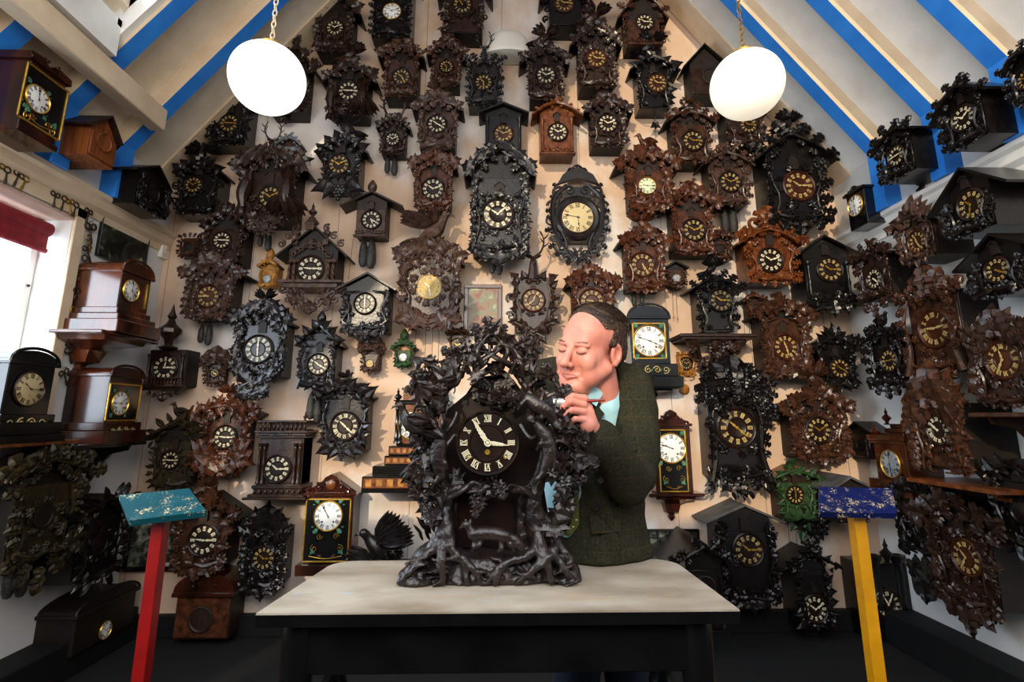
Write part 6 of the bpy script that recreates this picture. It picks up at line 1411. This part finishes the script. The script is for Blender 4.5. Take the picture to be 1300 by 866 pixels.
    for (x, y, a) in ((604, 640, pi), (598, 628, 2.6), (614, 630, 3.4), (536, 636, 2.5), (545, 648, 2.9), (530, 622, 2.2), (616, 606, 1.2), (626, 612, 2.0)): leaf(b, T(x, y, .045), D(15), a, .2, 0, 'oak')
    b.build('carved_leaves', 'carvedblack', root)
    # perched birds and climbing beasts
    b = MB(); bird(b, T(524, 562, .06), D(46), -1, 'fold'); b.build('carved_bird', 'carvedblack', root)
    b = MB(); bird(b, T(610, 516, .07), D(20), -1, 'fold'); bird(b, T(648, 514, .07), D(16), 1, 'fold'); b.build('carved_bird', 'carvedblack', root)
    b = MB(); bird(b, T(575, 500, .05), D(30), 1, 'fold'); b.build('carved_bird', 'carvedblack', root)
    for P, hd, nm_ in (([(560, 604), (556, 580), (558, 560), (552, 545)], (550, 538), 'carved_beast'), ([(690, 600), (698, 580), (694, 556), (682, 540)], (674, 532), 'carved_beast'), ([(670, 505), (682, 515), (696, 522), (704, 536)], (709, 541), 'carved_beast')):
        F = SDF(); F.path(spline([T(x, y, .05) for x, y in P], 8), [.013, .02, .019, .012], .006); F.ell(T(hd[0], hd[1], .058), (.013, .012, .012), .006); F.cone(T(*hd, .06), T(hd[0]+3, hd[1]+4, .075), .008, .005, .003)
        for k, (x, y) in enumerate((P[0], P[1], P[2], P[3])): F.path([T(x, y, .055), T(x+(9 if k % 2 else -8), y+8, .06), T(x+(12 if k % 2 else -12), y+15, .05)], [.008, .006, .005], .004)
        for dx in (-3, 3): F.cone(T(hd[0]+dx, hd[1]-4, .055), T(hd[0]+dx*1.3, hd[1]-8, .05), .004, .002, .002)
        c_ = np.array([T(x, y, .05) for x, y in P]+[T(*hd, .05)]); b = F.mb(c_.min(0)-.045, c_.max(0)+.045, .0028); b.build(nm_, 'carvedblack', root, smooth=60)
    b = MB()
    for x0_, y0_, sgn in ((556, 690, -1), (700, 680, 1)):
        for i in range(26): leaf(b, T(x0_+sgn*R.uniform(0, 22)*(1), y0_-R.uniform(0, 44)+R.uniform(-4, 4), -.03-R.uniform(0, .04)), D(16), sgn*R.uniform(.1, .9), R.uniform(-.1, .4), 0, 'lance', 0, .1, .5)
    b.build('fern_fronds', 'carvedblack', root)
bigclock()

# ------------------------------------------------------------------ the man
def skinmat():
    def ex(nt, b, mp):
        N = nt.nodes; Lk = nt.links; b.inputs['Subsurface Weight'].default_value = .12; b.inputs['Subsurface Radius'].default_value = (.012, .005, .003)
        n = N.new('ShaderNodeTexNoise'); n.inputs['Scale'].default_value = 26; n.inputs['Detail'].default_value = 3; Lk.new(mp.outputs[0], n.inputs['Vector'])
        r = N.new('ShaderNodeMapRange'); r.inputs[1].default_value = .42; r.inputs[2].default_value = .7; r.inputs[4].default_value = .5; Lk.new(n.outputs['Fac'], r.inputs[0])
        mx = N.new('ShaderNodeMix'); mx.data_type = 'RGBA'; mx.inputs[6].default_value = hexc('#c27f6d'); mx.inputs[7].default_value = hexc('#ad5d52'); Lk.new(r.outputs[0], mx.inputs[0]); Lk.new(mx.outputs[2], b.inputs['Base Color'])
    mat('skin', '#dba08c', rough=.42, bump=.12, scale=60, bscale=180, bdist=.002, extra=ex)
skinmat()
mat('lip', '#c27a6e', '#b86c62', .4, 40); mat('lash', '#3a241c', rough=.6); mat('eyewhite', '#d8cfc8', rough=.3)
def hairex(nt, b, mp):
    pass
mat('hair', '#1a110b', '#4a3424', .45, 14, 1.0, stretch=(1, 5, 5), bscale=40, bdist=.006, contrast=(.3, .75))
mat('shirt', '#8fb6bd', '#9ec2c8', .7, 30, .1, bscale=200, bdist=.001)
def tweed():
    def ex(nt, b, mp):
        N = nt.nodes; Lk = nt.links; src = b.inputs['Base Color'].links[0].from_socket; sx = N.new('ShaderNodeSeparateXYZ'); Lk.new(mp.outputs[0], sx.inputs[0])
        for ax in (0, 2):
            m = N.new('ShaderNodeMath'); m.operation = 'PINGPONG'; m.inputs[1].default_value = .026; Lk.new(sx.outputs[ax], m.inputs[0])
            l = N.new('ShaderNodeMath'); l.operation = 'LESS_THAN'; l.inputs[1].default_value = .0012; Lk.new(m.outputs[0], l.inputs[0])
            k = N.new('ShaderNodeMath'); k.operation = 'MULTIPLY'; k.inputs[1].default_value = .16; Lk.new(l.outputs[0], k.inputs[0])
            mx = N.new('ShaderNodeMix'); mx.data_type = 'RGBA'; mx.inputs[7].default_value = hexc('#5e4022'); Lk.new(k.outputs[0], mx.inputs[0]); Lk.new(src, mx.inputs[6]); src = mx.outputs[2]
        Lk.new(src, b.inputs['Base Color'])
    mat('tweed', '#1e1e15', '#2f2d20', .9, 160, .6, bscale=320, bdist=.003, spec=.15, extra=ex)
tweed()
mat('darknavy', '#0d1220', '#141a2c', .8, 60); mat('tie', '#3f4213', '#4d5018', .5, 60, .2); mat('tiespot', '#c8b68c', rough=.6)
mat('pulldark', '#14110e', rough=.8)
mat('bristle', '#0d0d10', '#1a1a1e', .7, 200, .8, bscale=400, bdist=.004); mat('ferrule', '#c8cac8', '#9a9c9a', .3, 90, metal=.4); mat('redhandle', '#5c1410', '#7a1c14', .25, 20, coat=.4)
def man():
    HY = 1.60
    hc = onY(749, 443, HY); yaw, pitch, roll = radians(-43), radians(15), radians(14)
    M = rotm('y', roll) @ rotm('z', yaw) @ rotm('x', pitch)
    S = 1.07; M = M*S
    s = SDF(); E = s.ell; C_ = s.cone
    E((0, .022, .05), (.075, .093, .078), .01); E((0, -.03, -.02), (.062, .062, .085), .02); E((0, -.045, -.075), (.05, .042, .04), .02)
    for a in (-1, 1):
        C_((a*.054, .0, -.05), (a*.022, -.07, -.1), .022, .018, .02); E((a*.037, -.068, -.034), (.025, .02, .03), .015); E((a*.042, -.055, -.075), (.022, .024, .024), .015)
    C_((-.032, -.078, .016), (.032, -.078, .016), .011, .011, .014)
    E((0, -.05, .04), (.053, .034, .042), .02)
    for a in (-1, 1):
        E((a*.031, -.1, -.002), (.02, .016, .012), .008, True); E((a*.031, -.078, -.003), (.0165, .014, .0125), .003)
        C_((a*.048, -.078, .012), (a*.018, -.092, .014), .005, .005, .006)
    C_((0, -.088, .008), (0, -.114, -.036), .008, .0115, .01); E((0, -.116, -.04), (.0135, .0125, .011), .005)
    for a in (-1, 1): E((a*.0125, -.104, -.043), (.0085, .010, .008), .004); E((a*.007, -.112, -.051), (.0035, .004, .003), .002, True)
    C_((0, -.1, -.053), (0, -.098, -.062), .006, .006, .004)
    for a in (-1, 1):
        C_((a*.025, -.086, -.069), (0, -.0985, -.0665), .004, .005, .004); C_((a*.022, -.087, -.072), (0, -.0965, -.0765), .004, .006, .004)
        C_((a*.026, -.086, -.0705), (0, -.106, -.0705), .0014, .0014, .002, True); C_((a*.034, -.088, -.047), (a*.036, -.08, -.075), .002, .002, .006, True)
    E((0, -.084, -.103), (.024, .018, .017), .012); E((0, -.05, -.118), (.036, .036, .016), .02)
    for a in (-1, 1):                                     # ears
        E((a*.078, .016, -.008), (.009, .019, .031), .004, M=rotm('z', a*-.35)); E((a*.085, .012, -.005), (.007, .011, .018), .003, True); E((a*.079, .012, -.034), (.007, .009, .010), .004)
    C_((0, .03, -.05), (0, .075, -.2), .058, .066, .02)
    def post(Dd, X, Y, Z): return Dd+.0005*np.sin(Z*900)*(np.abs(Z-.055) < .018)*(Y < -.06)
    hb = s.mb((-.1, -.14, -.2), (.1, .135, .14), .0024, post); V = hb.v[0] @ M.T+hc; body = MB(); body.add(V, hb.f[0], 0)
    fv = hb.v[0]; lipm = (np.abs(fv[:, 0]) < .026) & (fv[:, 1] < -.084) & (np.abs(fv[:, 2]+.071) < .0115-.2*np.abs(fv[:, 0])); fi = lipm[hb.f[0]].all(1); body.m[0] = np.where(fi, 1, 0)
    # hand
    def h(x, y, Y): return onY(x, y, Y)
    hs = SDF(); HYY = 1.385
    hs.ell(h(743, 527, HYY), (.026, .015, .034), .008, M=rotm('y', -.25)); hs.path([h(748, 540, HYY+.005), h(757, 552, 1.41), h(768, 560, 1.43)], [.024, .024, .028], .012)
    F = [([(742, 506), (727, 503), (716, 511), (711, 515)], .0088, 0), ([(741, 514), (724, 510), (714, 518), (711, 521)], .0092, -.006), ([(741, 523), (726, 521), (716, 527), (716, 531)], .0088, -.004), ([(742, 533), (730, 532), (722, 538), (723, 542)], .0078, 0)]
    for P, r, o in F:
        Q = [h(P[0][0], P[0][1], HYY-.008), h(P[1][0], P[1][1], HYY-.018+o), h(P[2][0], P[2][1], HYY-.006+o), h(P[3][0], P[3][1], HYY+.012+o)]
        hs.cone(Q[0], Q[1], r*1.08, r, .0035); hs.cone(Q[1], Q[2], r, r*.9, .001); hs.cone(Q[2], Q[3], r*.9, r*.78, .001); hs.ell(Q[0], (r*1.15,)*3, .004)
    T_ = [h(747, 518, HYY+.014), h(733, 509, HYY+.022), h(718, 506, HYY+.018), h(709, 510, HYY+.008)]
    for i in range(3): hs.cone(T_[i], T_[i+1], (.0125, .0105, .0095)[i], (.0105, .0095, .008)[i], .003)
    c_ = np.array([h(700, 490, HYY), h(806, 590, 1.48)]); lo = c_.min(0)-[.02, .05, .03]; hi = c_.max(0)+[.02, .05, .03]
    hb2 = hs.mb(lo, hi, .0019); body.merge(hb2, mi=0)
    # the hidden rest of the body: neck to hips and right arm, coarse
    ts = SDF(); neck = (np.array([0, .075, -.19]) @ M.T)+hc
    ts.path([neck, onY(750, 520, 1.73), onY(750, 600, 1.74), onY(750, 690, 1.76)], [.058, .06, .08, .09], .05)
    ts.path([onY(690, 500, 1.80), onY(664, 540, 1.84), onY(655, 645, 1.80)], [.03, .03, .026], .01)
    hr = onY(655, 658, 1.79); ts.ell(hr, (.03, .018, .042), .012)
    for k_ in range(4): ts.cone(hr+np.array([-.024+.016*k_, 0, -.03]), hr+np.array([-.03+.02*k_, -.014, -.085+.006*abs(k_-1.5)]), .0098, .0085, .004)
    ts.cone(hr+np.array([.026, 0, .0]), hr+np.array([.045, -.02, -.045]), .011, .009, .004)
    tb_ = ts.mb((-.12, 1.6, .9), (.42, 1.94, 1.55), .0055); body.merge(tb_, mi=0)
    O = np.array([onY(750, 600, 1.74)[0], 1.76, 0.0]); root = body
    for v in root.v: v -= O
    me = root.build('person', ['skin', 'lip'], None, tuple(O), smooth=60)
    tag(me, 'balding dark-haired man in a green tweed jacket brushing the carved clock, leaning over the table', 'person'); P_ = me
    def loc(V): return np.asarray(V)-O
    # eyelid creases and lashes, brows
    b = MB()
    for a in (-1, 1):
        b.add(loc(np.array(tube(spline([(a*.046, -.084, -.006), (a*.036, -.0935, -.0095), (a*.026, -.0945, -.0095), (a*.017, -.089, -.006)], 8), .0011, 5)[0]) @ M.T+hc), tube([(0, 0, 0)]*8, .1, 5)[1])
    b.build('eyelashes', 'lash', P_)
    b = MB(); R = random.Random(3)
    for a in (-1, 1):
        for i in range(60):
            t = R.random(); p = np.array([a*(.015+.035*t), -.0955+.012*t*t, .0175+.004*sin(t*2.4)+R.uniform(-.002, .002)]); q_ = p+np.array([a*.006, .0005, .0015-.002*t]); v, f = tube([p, q_], [.0005, .0002], 3); b.add(loc(v @ M.T+hc), f)
    b.build('eyebrows', 'fawn', P_)
    # hair: a shell over crown, back and sides with a receding front
    hs_ = SDF(); hs_.ell((0, .026, .052), (.0795, .097, .0805), .01); hs_.ell((0, .05, .0), (.079, .078, .07), .02)
    for a in (-1, 1): hs_.cone((a*.074, .0, .02), (a*.076, -.012, -.014), .012, .007, .008)
    def hp(Dd, X, Y, Z):
        Dd = Dd+.0016*np.sin(Y*330+Z*120+3*np.sin(X*60))*np.sin(Z*210+X*90)+.0009*np.sin(Y*700+X*300)
        line = -(Y+.045-.55*np.maximum(Z-.1, 0)*0)+.25*np.abs(X)*0
        front = np.where(Z > .06, -(Y+.066+.1*(Z-.06)+.0*np.abs(X))+.9*np.maximum(0, np.abs(X)-.028)*(np.abs(X) < .062), -(Y+.006-.25*(Z-.02)))
        front = np.maximum(front, -(Y+.05)-.5*(Z-.108))
        side = -(Z-(-.012+np.where(Y > .03, -.055*np.clip((Y-.03)/.03, 0, 1), 0)))
        ear = .024-np.sqrt((np.abs(X)-.078)**2*.3+(Y-.016)**2+((Z+.01)*.8)**2)
        return np.maximum(np.maximum(Dd, front*.8), np.maximum(side*.8, ear))
    b2 = hs_.mb((-.1, -.1, -.09), (.1, .14, .15), .0026, hp); b = MB(); b.add(loc(b2.v[0] @ M.T+hc), b2.f[0])
    for i in range(900):                                   # combed strands
        th = R.uniform(-1.25, 1.25); ph = R.uniform(-.55, 1.5)
        def sp(ph_, r=1.0): return np.array([.083*sin(th)*cos(ph_*.3)*r, .026-.099*cos(th)*sin(.9-ph_)*r if 0 else .026+.099*r*sin(ph_)*cos(th*.6), .052+.084*r*cos(ph_)*cos(th*.9)])
        p = [sp(ph+k*.12, 1.005+.004*k*R.random()) for k in range(4)]
        if p[0][1] < -.045+.2*abs(p[0][0]) or p[-1][2] < -.02: continue
        v, f = tube(p, [.0009, .0003], 3); b.add(loc(v @ M.T+hc), f)
    b.build('hair', 'hair', P_, smooth=60)
    # ---- jacket: torso plus both sleeves, one sculpted cloth surface
    j = SDF(); q = lambda x, y, Y: onY(x, y, Y)
    j.path([q(752, 505, 1.76), q(752, 560, 1.74), q(752, 620, 1.73), q(754, 670, 1.72), (q(756, 700, 1.71))], [.135, .15, .145, .145, .15], .05)
    j.cone(q(700, 486, 1.78), q(800, 505, 1.72), .068, .072, .04); j.ell(q(688, 492, 1.80), (.055, .06, .065), .03)
    j.cone(q(690, 470, 1.82), q(770, 470, 1.80), .04, .05, .04)
    j.path(spline([q(800, 508, 1.70), q(808, 550, 1.64), q(806, 590, 1.575), q(798, 613, 1.53)], 8), [.072, .066, .060, .055], .02)
    j.path(spline([q(798, 613, 1.53), q(785, 590, 1.475), q(768, 566, 1.435), q(758, 553, 1.415)], 8), [.055, .050, .045, .041], .02)
    j.path([q(686, 492, 1.80), q(664, 540, 1.84), q(655, 620, 1.80)], [.058, .052, .048], .03)
    for (a, b_, r) in (((748, 560, 1.58), (780, 690, 1.56), .01), ((800, 560, 1.585), (770, 545, 1.56), .008)): j.cone(q(*a), q(*b_), r, r, .03)
    # hem flares over the table edge
    j.path([q(715, 705, 1.63), q(760, 712, 1.61), q(806, 706, 1.66)], [.05, .055, .05], .04)
    j.cone(q(806, 484, 1.72), q(770, 478, 1.80), .05, .05, .03); j.cone(q(806, 508, 1.70), q(792, 490, 1.74), .055, .048, .03)
    nk = neck+np.array([0, .0, .02])
    j.cone(nk+np.array([-.02, -.10, -.075]), nk+np.array([-.01, .0, .16]), .054, .07, .012, True)
    V1, V2 = q(726, 516, 1.62), q(716, 690, 1.56)
    j.cone(q(728, 500, 1.63), q(714, 700, 1.56), .026, .03, .01, True)
    R = random.Random(9); fold = [(q(805, 535, 1.585), q(775, 560, 1.56)), (q(822, 575, 1.56), q(790, 572, 1.50)), (q(826, 592, 1.53), q(796, 592, 1.475)), (q(818, 610, 1.51), q(788, 602, 1.465)), (q(790, 545, 1.60), q(770, 580, 1.58)), (q(782, 640, 1.585), q(800, 700, 1.60)), (q(735, 640, 1.575), q(745, 705, 1.56)), (q(812, 520, 1.63), q(800, 545, 1.60))]
    for a, b_ in fold: j.cone(a, b_, .002, .001, .010, True)
    def jp(Dd, X, Y, Z):
        Dd = Dd+.0035*np.sin(Z*44+X*52+Y*30)*np.sin(X*36-Z*24)
        return np.maximum(Dd, -(Z-.9015))
    jb = j.mb((-.30, 1.34, .89), (.58, 2.02, 1.56), .0052, jp); V = jb.v[0]
    def surf(x, z, rad=.012):
        m = (np.abs(V[:, 0]-x) < rad) & (np.abs(V[:, 2]-z) < rad); return V[m][:, 1].min() if m.any() else 1.6
    def surfpx(px, py):
        Y = 1.6
        for _ in range(4): p = onY(px, py, Y); Y = surf(p[0], p[2])
        return onY(px, py, Y)
    jo = MB(); jo.add(loc(V), jb.f[0]); jm = jo.build('jacket', 'tweed', P_, smooth=60)
    def patch(name, pts, m, off=.004, th=.003, parent=jm):
        P = [surfpx(*p)+np.array([0, -off, 0]) for p in pts]; n = len(P); c = sum(P)/n; b = MB()
        v = [loc(p) for p in P]+[loc(p+np.array([0, th, 0])) for p in P]+[loc(c+np.array([0, -.002, 0]))]
        f = [(i, (i+1) % n, 2*n) for i in range(n)]+[(i, i+n, (i+1) % n+n, (i+1) % n) for i in range(n)]+[tuple(range(n, 2*n))]
        b.add(v, f); return b.build(name, m, parent, smooth=0)
    patch('lapel', [(752, 487), (764, 492), (772, 506), (764, 516), (768, 522), (752, 548), (744, 560), (741, 545), (746, 520), (748, 502)], 'tweed', .017, .014)
    patch('pocket_flap', [(747, 654), (788, 660), (787, 674), (751, 678)], 'tweed', .006, .005)
    patch('lapel', [(716, 462), (713, 480), (709, 500), (701, 504), (704, 492), (700, 480), (706, 466)], 'tweed', .016, .014)
    b = MB()
    for (x, y) in ((762, 610), (757, 645)): p = surfpx(x, y); b.add(*lathe([(.009, 0), (.009, .002), (.007, .004), (.001, .003)], loc(p+np.array([0, .0, 0])), 12, 'y'))
    b.build('button', 'pulldark', jm)
    # cuff: shirt ring at the wrist
    w0, w1 = h(756, 551, 1.412), h(751, 546, 1.402); d = (w1-w0)/np.linalg.norm(w1-w0); b = MB(); b.add(loc(np.array(tube([w0-d*.01, w0+d*.006, w0+d*.014], [.034, .0335, .032], 18)[0])), tube([(0, 0, 0)]*3, 1, 18)[1]); b.build('shirt_cuff', 'shirt', P_)
    # shirt front, collar, waistcoat, tie
    s2 = SDF(); s2.path([q(736, 500, 1.72), q(732, 560, 1.70), q(728, 640, 1.70), q(728, 700, 1.70)], [.085, .105, .11, .11], .04); s2.cone(neck+np.array([0, 0, -.03]), neck+np.array([0, -.02, .02]), .075, .068, .02)
    sb = s2.mb((-.1, 1.52, .92), (.4, 1.9, 1.5), .006); b = MB(); b.add(loc(sb.v[0]), sb.f[0]); b.build('shirt', 'shirt', P_, smooth=60)
    ax_ = neck-((np.array([0, .03, -.05]) @ M.T)+hc); ax_ /= np.linalg.norm(ax_); e1_ = np.cross(ax_, [0, 1, 0]); e1_ /= np.linalg.norm(e1_); e2_ = np.cross(e1_, ax_)
    cb = MB(); c0 = neck-ax_*.078
    rings = [(.060, -.004), (.0635, -.006), (.066, .0), (.072, .018), (.078, .03), (.074, .032), (.066, .02), (.061, .004)]; V_ = []; n_ = 28
    for rr_, o_ in rings: V_ += [c0+ax_*(o_+.012*max(0, -sin(t)))+rr_*(e1_*cos(t)+e2_*sin(t)) for t in np.arange(n_)*2*pi/n_]
    F_ = [(a*n_+b_, a*n_+(b_+1) % n_, ((a+1) % 8)*n_+(b_+1) % n_, ((a+1) % 8)*n_+b_) for a in range(8) for b_ in range(n_)]
    cb.add(loc(V_), F_)
    cb.build('collar_band', 'shirt', P_)
    cb = MB(); P = [c0+ax_*.04+(.086+.004*k_)*(e1_*cos(t)+e2_*sin(t))+ax_*(.012*abs(sin(t/2-pi/4))) for k_, t in enumerate(np.linspace(-.9, pi+.7, 16))]
    cb.add(loc(np.array(tube(P, [.01, .017, .017, .01], 8)[0])), tube([(0, 0, 0)]*16, .1, 8)[1]); cb.build('jacket_collar', 'tweed', jm)
    Rn = M
    def nb(x, y, z): return loc(np.array([x, y, z]) @ M.T+hc)
    b = MB()
    A = [q(722, 490, 1.565), q(727, 500, 1.56), q(722, 512, 1.555), q(712, 500, 1.575), q(714, 485, 1.585)]
    B_ = [q(774, 470, 1.64), q(777, 478, 1.63), q(757, 516, 1.575), q(740, 502, 1.555), q(748, 492, 1.565), q(762, 484, 1.60)]
    for P in (A, B_):
        n = len(P); v = [loc(p) for p in P]+[loc(p+np.array([0, .008, 0])) for p in P]; f = [tuple(range(n)), tuple(range(2*n-1, n-1, -1))]+[(i, i+n, (i+1) % n+n, (i+1) % n) for i in range(n)]; b.add(v, f)
    b.build('shirt_collar', 'shirt', P_, smooth=0)
    tie = SDF(); tie.cone(q(739, 500, 1.555), q(736, 510, 1.55), .0125, .009, .004); tie.path([q(736, 512, 1.552), q(727, 560, 1.555), q(722, 620, 1.55), q(721, 662, 1.545), q(721, 676, 1.545)], [.013, .022, .028, .03, .01], .006)
    tbm = tie.mb((.05, 1.5, .93), (.25, 1.6, 1.4), .003, lambda Dd, X, Y, Z: np.maximum(Dd, np.abs(Y-1.55-0*X)-.012)); b = MB(); b.add(loc(tbm.v[0]), tbm.f[0]); to = b.build('tie', 'tie', P_, smooth=60)
    b = MB()
    for i in range(9):
        for k in range(2):
            x = 713+11*k+(4 if i % 2 else 0); y = 600+i*8.6; p = q(x+2, y, 1.534); leaf(b, loc(p), .008, 1.0+.6*k, 0, 0, 'lance', 0, 0, 1.2)
    b.build('woven_motif', 'tiespot', to, smooth=0)
    l = SDF(); l.path([q(735, 690, 1.76), (q(735, 690, 1.76)*np.array([1, 1, 0])+np.array([-.02, .02, .45])), (q(735, 690, 1.76)*np.array([1, 1, 0])+np.array([-.03, .05, .09]))], [.1, .065, .045], .02); l.path([q(785, 690, 1.78), (q(785, 690, 1.78)*np.array([1, 1, 0])+np.array([.02, .02, .45])), (q(785, 690, 1.78)*np.array([1, 1, 0])+np.array([.03, .06, .09]))], [.1, .065, .045], .02)
    lb = l.mb((-.15, 1.6, .04), (.55, 1.98, 1.08), .01); b = MB(); b.add(loc(lb.v[0]), lb.f[0]); b.build('trousers', 'darknavy', P_, smooth=60)
    for x, dx in ((735, -.03), (785, .03)):
        p = q(x, 690, 1.79); b = MB(); b.add(loc([[0, 0, 0]])[0]*0+np.array(ell((p[0]+dx, p[1]-.01, .05), (.05, .13, .05), 14, 9)[0])-O, ell((0, 0, 0), (1, 1, 1), 14, 9)[1]); b.build('shoe', 'ebonised', P_)
    # ring on the ring finger
    b = MB(); r0 = h(722, 526, HYY-.012); b.add(loc(np.array(tube([r0+.0098*np.array([0, cos(t), sin(t)]) for t in np.linspace(0, 2*pi, 17)], .0016, 6)[0])), tube([(0, 0, 0)]*17, .1, 6)[1]); b.build('ring', 'gold', P_)
    # the brush
    e0, e1 = h(672, 513, 1.375), h(768, 508, 1.375); ax = (e1-e0)/np.linalg.norm(e1-e0); L = np.linalg.norm(e1-e0)
    br = tag(empty('paint_brush', tuple(e0)), 'round black-bristled brush with a dark red handle held to the carving', 'brush')
    def seg(a, b_, r0_, r1_, m, nm, n=14):
        x = MB(); x.add(*tube([ax*L*(a+(b_-a)*t) for t in (0, .25, .75, 1)], list(np.linspace(r0_, r1_, 4)), n)); x.build(nm, m, br)
    seg(0, .31, .007, .0125, 'bristle', 'bristles'); seg(.3, .47, .0115, .0095, 'ferrule', 'ferrule'); seg(.46, 1, .0065, .003, 'redhandle', 'handle')
    b = MB()
    for i in range(160): a = R.uniform(0, 2*pi); r = .0115*sqrt(R.random()); u_ = np.array([0, cos(a), sin(a)]); b.add(*tube([ax*L*.29+u_*r, ax*L*R.uniform(-.04, .06)+u_*r*.9], [.0008, .0003], 3))
    b.build('bristle_tips', 'bristle', br, smooth=0)
man()
# ------------------------------------------------------------------ camera, light
cam = bpy.data.cameras.new('camera'); co = bpy.data.objects.new('camera', cam); COL.objects.link(co)
co.location = (0, 0, CZ); co.rotation_euler = (pi/2+PIT, 0, -YAW); cam.sensor_width = 36; cam.lens = 36*FPX/1300; cam.shift_y = -45/1300; cam.clip_start = .05
SC.camera = co
wd = bpy.data.worlds.new('world'); SC.world = wd; wd.use_nodes = True; N = wd.node_tree.nodes; Lk = wd.node_tree.links
bg = N['Background']; tc = N.new('ShaderNodeTexCoord'); sx = N.new('ShaderNodeSeparateXYZ'); Lk.new(tc.outputs['Generated'], sx.inputs[0])
# overcast daylight: bright towards the street window on the left, dimmer behind
mr = N.new('ShaderNodeMapRange'); mr.inputs[1].default_value = -.2; mr.inputs[2].default_value = -.9; mr.inputs[3].default_value = .95; mr.inputs[4].default_value = 3.2; Lk.new(sx.outputs[0], mr.inputs[0])
mz = N.new('ShaderNodeMapRange'); mz.inputs[1].default_value = .45; mz.inputs[2].default_value = .95; mz.inputs[3].default_value = 0; mz.inputs[4].default_value = 8; Lk.new(sx.outputs[2], mz.inputs[0])
ad = N.new('ShaderNodeMath'); ad.operation = 'ADD'; Lk.new(mr.outputs[0], ad.inputs[0]); Lk.new(mz.outputs[0], ad.inputs[1])
bg.inputs[0].default_value = (.74, .86, 1, 1); 
gz = N.new('ShaderNodeMapRange'); gz.inputs[1].default_value = -.12; gz.inputs[2].default_value = .1; gz.inputs[3].default_value = .12; gz.inputs[4].default_value = 1; Lk.new(sx.outputs[2], gz.inputs[0])
gm = N.new('ShaderNodeMath'); gm.operation = 'MULTIPLY'; Lk.new(ad.outputs[0], gm.inputs[0]); Lk.new(gz.outputs[0], gm.inputs[1]); Lk.new(gm.outputs[0], bg.inputs[1])
def area(name, loc, target, size, power, color, shape='RECTANGLE', sy=None):
    l = bpy.data.lights.new(name, 'AREA'); l.shape = shape; l.size = size; l.size_y = sy or size; l.energy = power; l.color = color
    o = bpy.data.objects.new(name, l); COL.objects.link(o); o.location = loc
    d = np.array(target)-np.array(loc); 
    from mathutils import Vector
    o.rotation_euler = Vector(d).to_track_quat('-Z', 'Y').to_euler(); return o
sun = bpy.data.lights.new('low_sun', 'SUN'); sun.energy = 2.6; sun.angle = radians(1.0); sun.color = (1, .82, .56)
so = bpy.data.objects.new('low_sun', sun); COL.objects.link(so)
from mathutils import Vector
so.rotation_euler = Vector((.33, 1, -.3)).to_track_quat('-Z', 'Y').to_euler()
area('window_daylight', (XL-.3, 1.75, 1.85), (0, 2.6, 1.5), 1.9, 85, (.75, .87, 1), sy=1.2)
area('fill_behind_camera', (-.3, -1.1, 2.7), (0, 3.6, 2.5), 3.8, 125, (1, .9, .78), sy=1.6)  # unseen warm fill light, added behind the camera to brighten the back wall
v = SC.view_settings; SC.display_settings.display_device = 'sRGB'; v.view_transform = 'Standard'; v.look = 'None'; v.exposure = 0; v.gamma = 1; v.use_curve_mapping = False
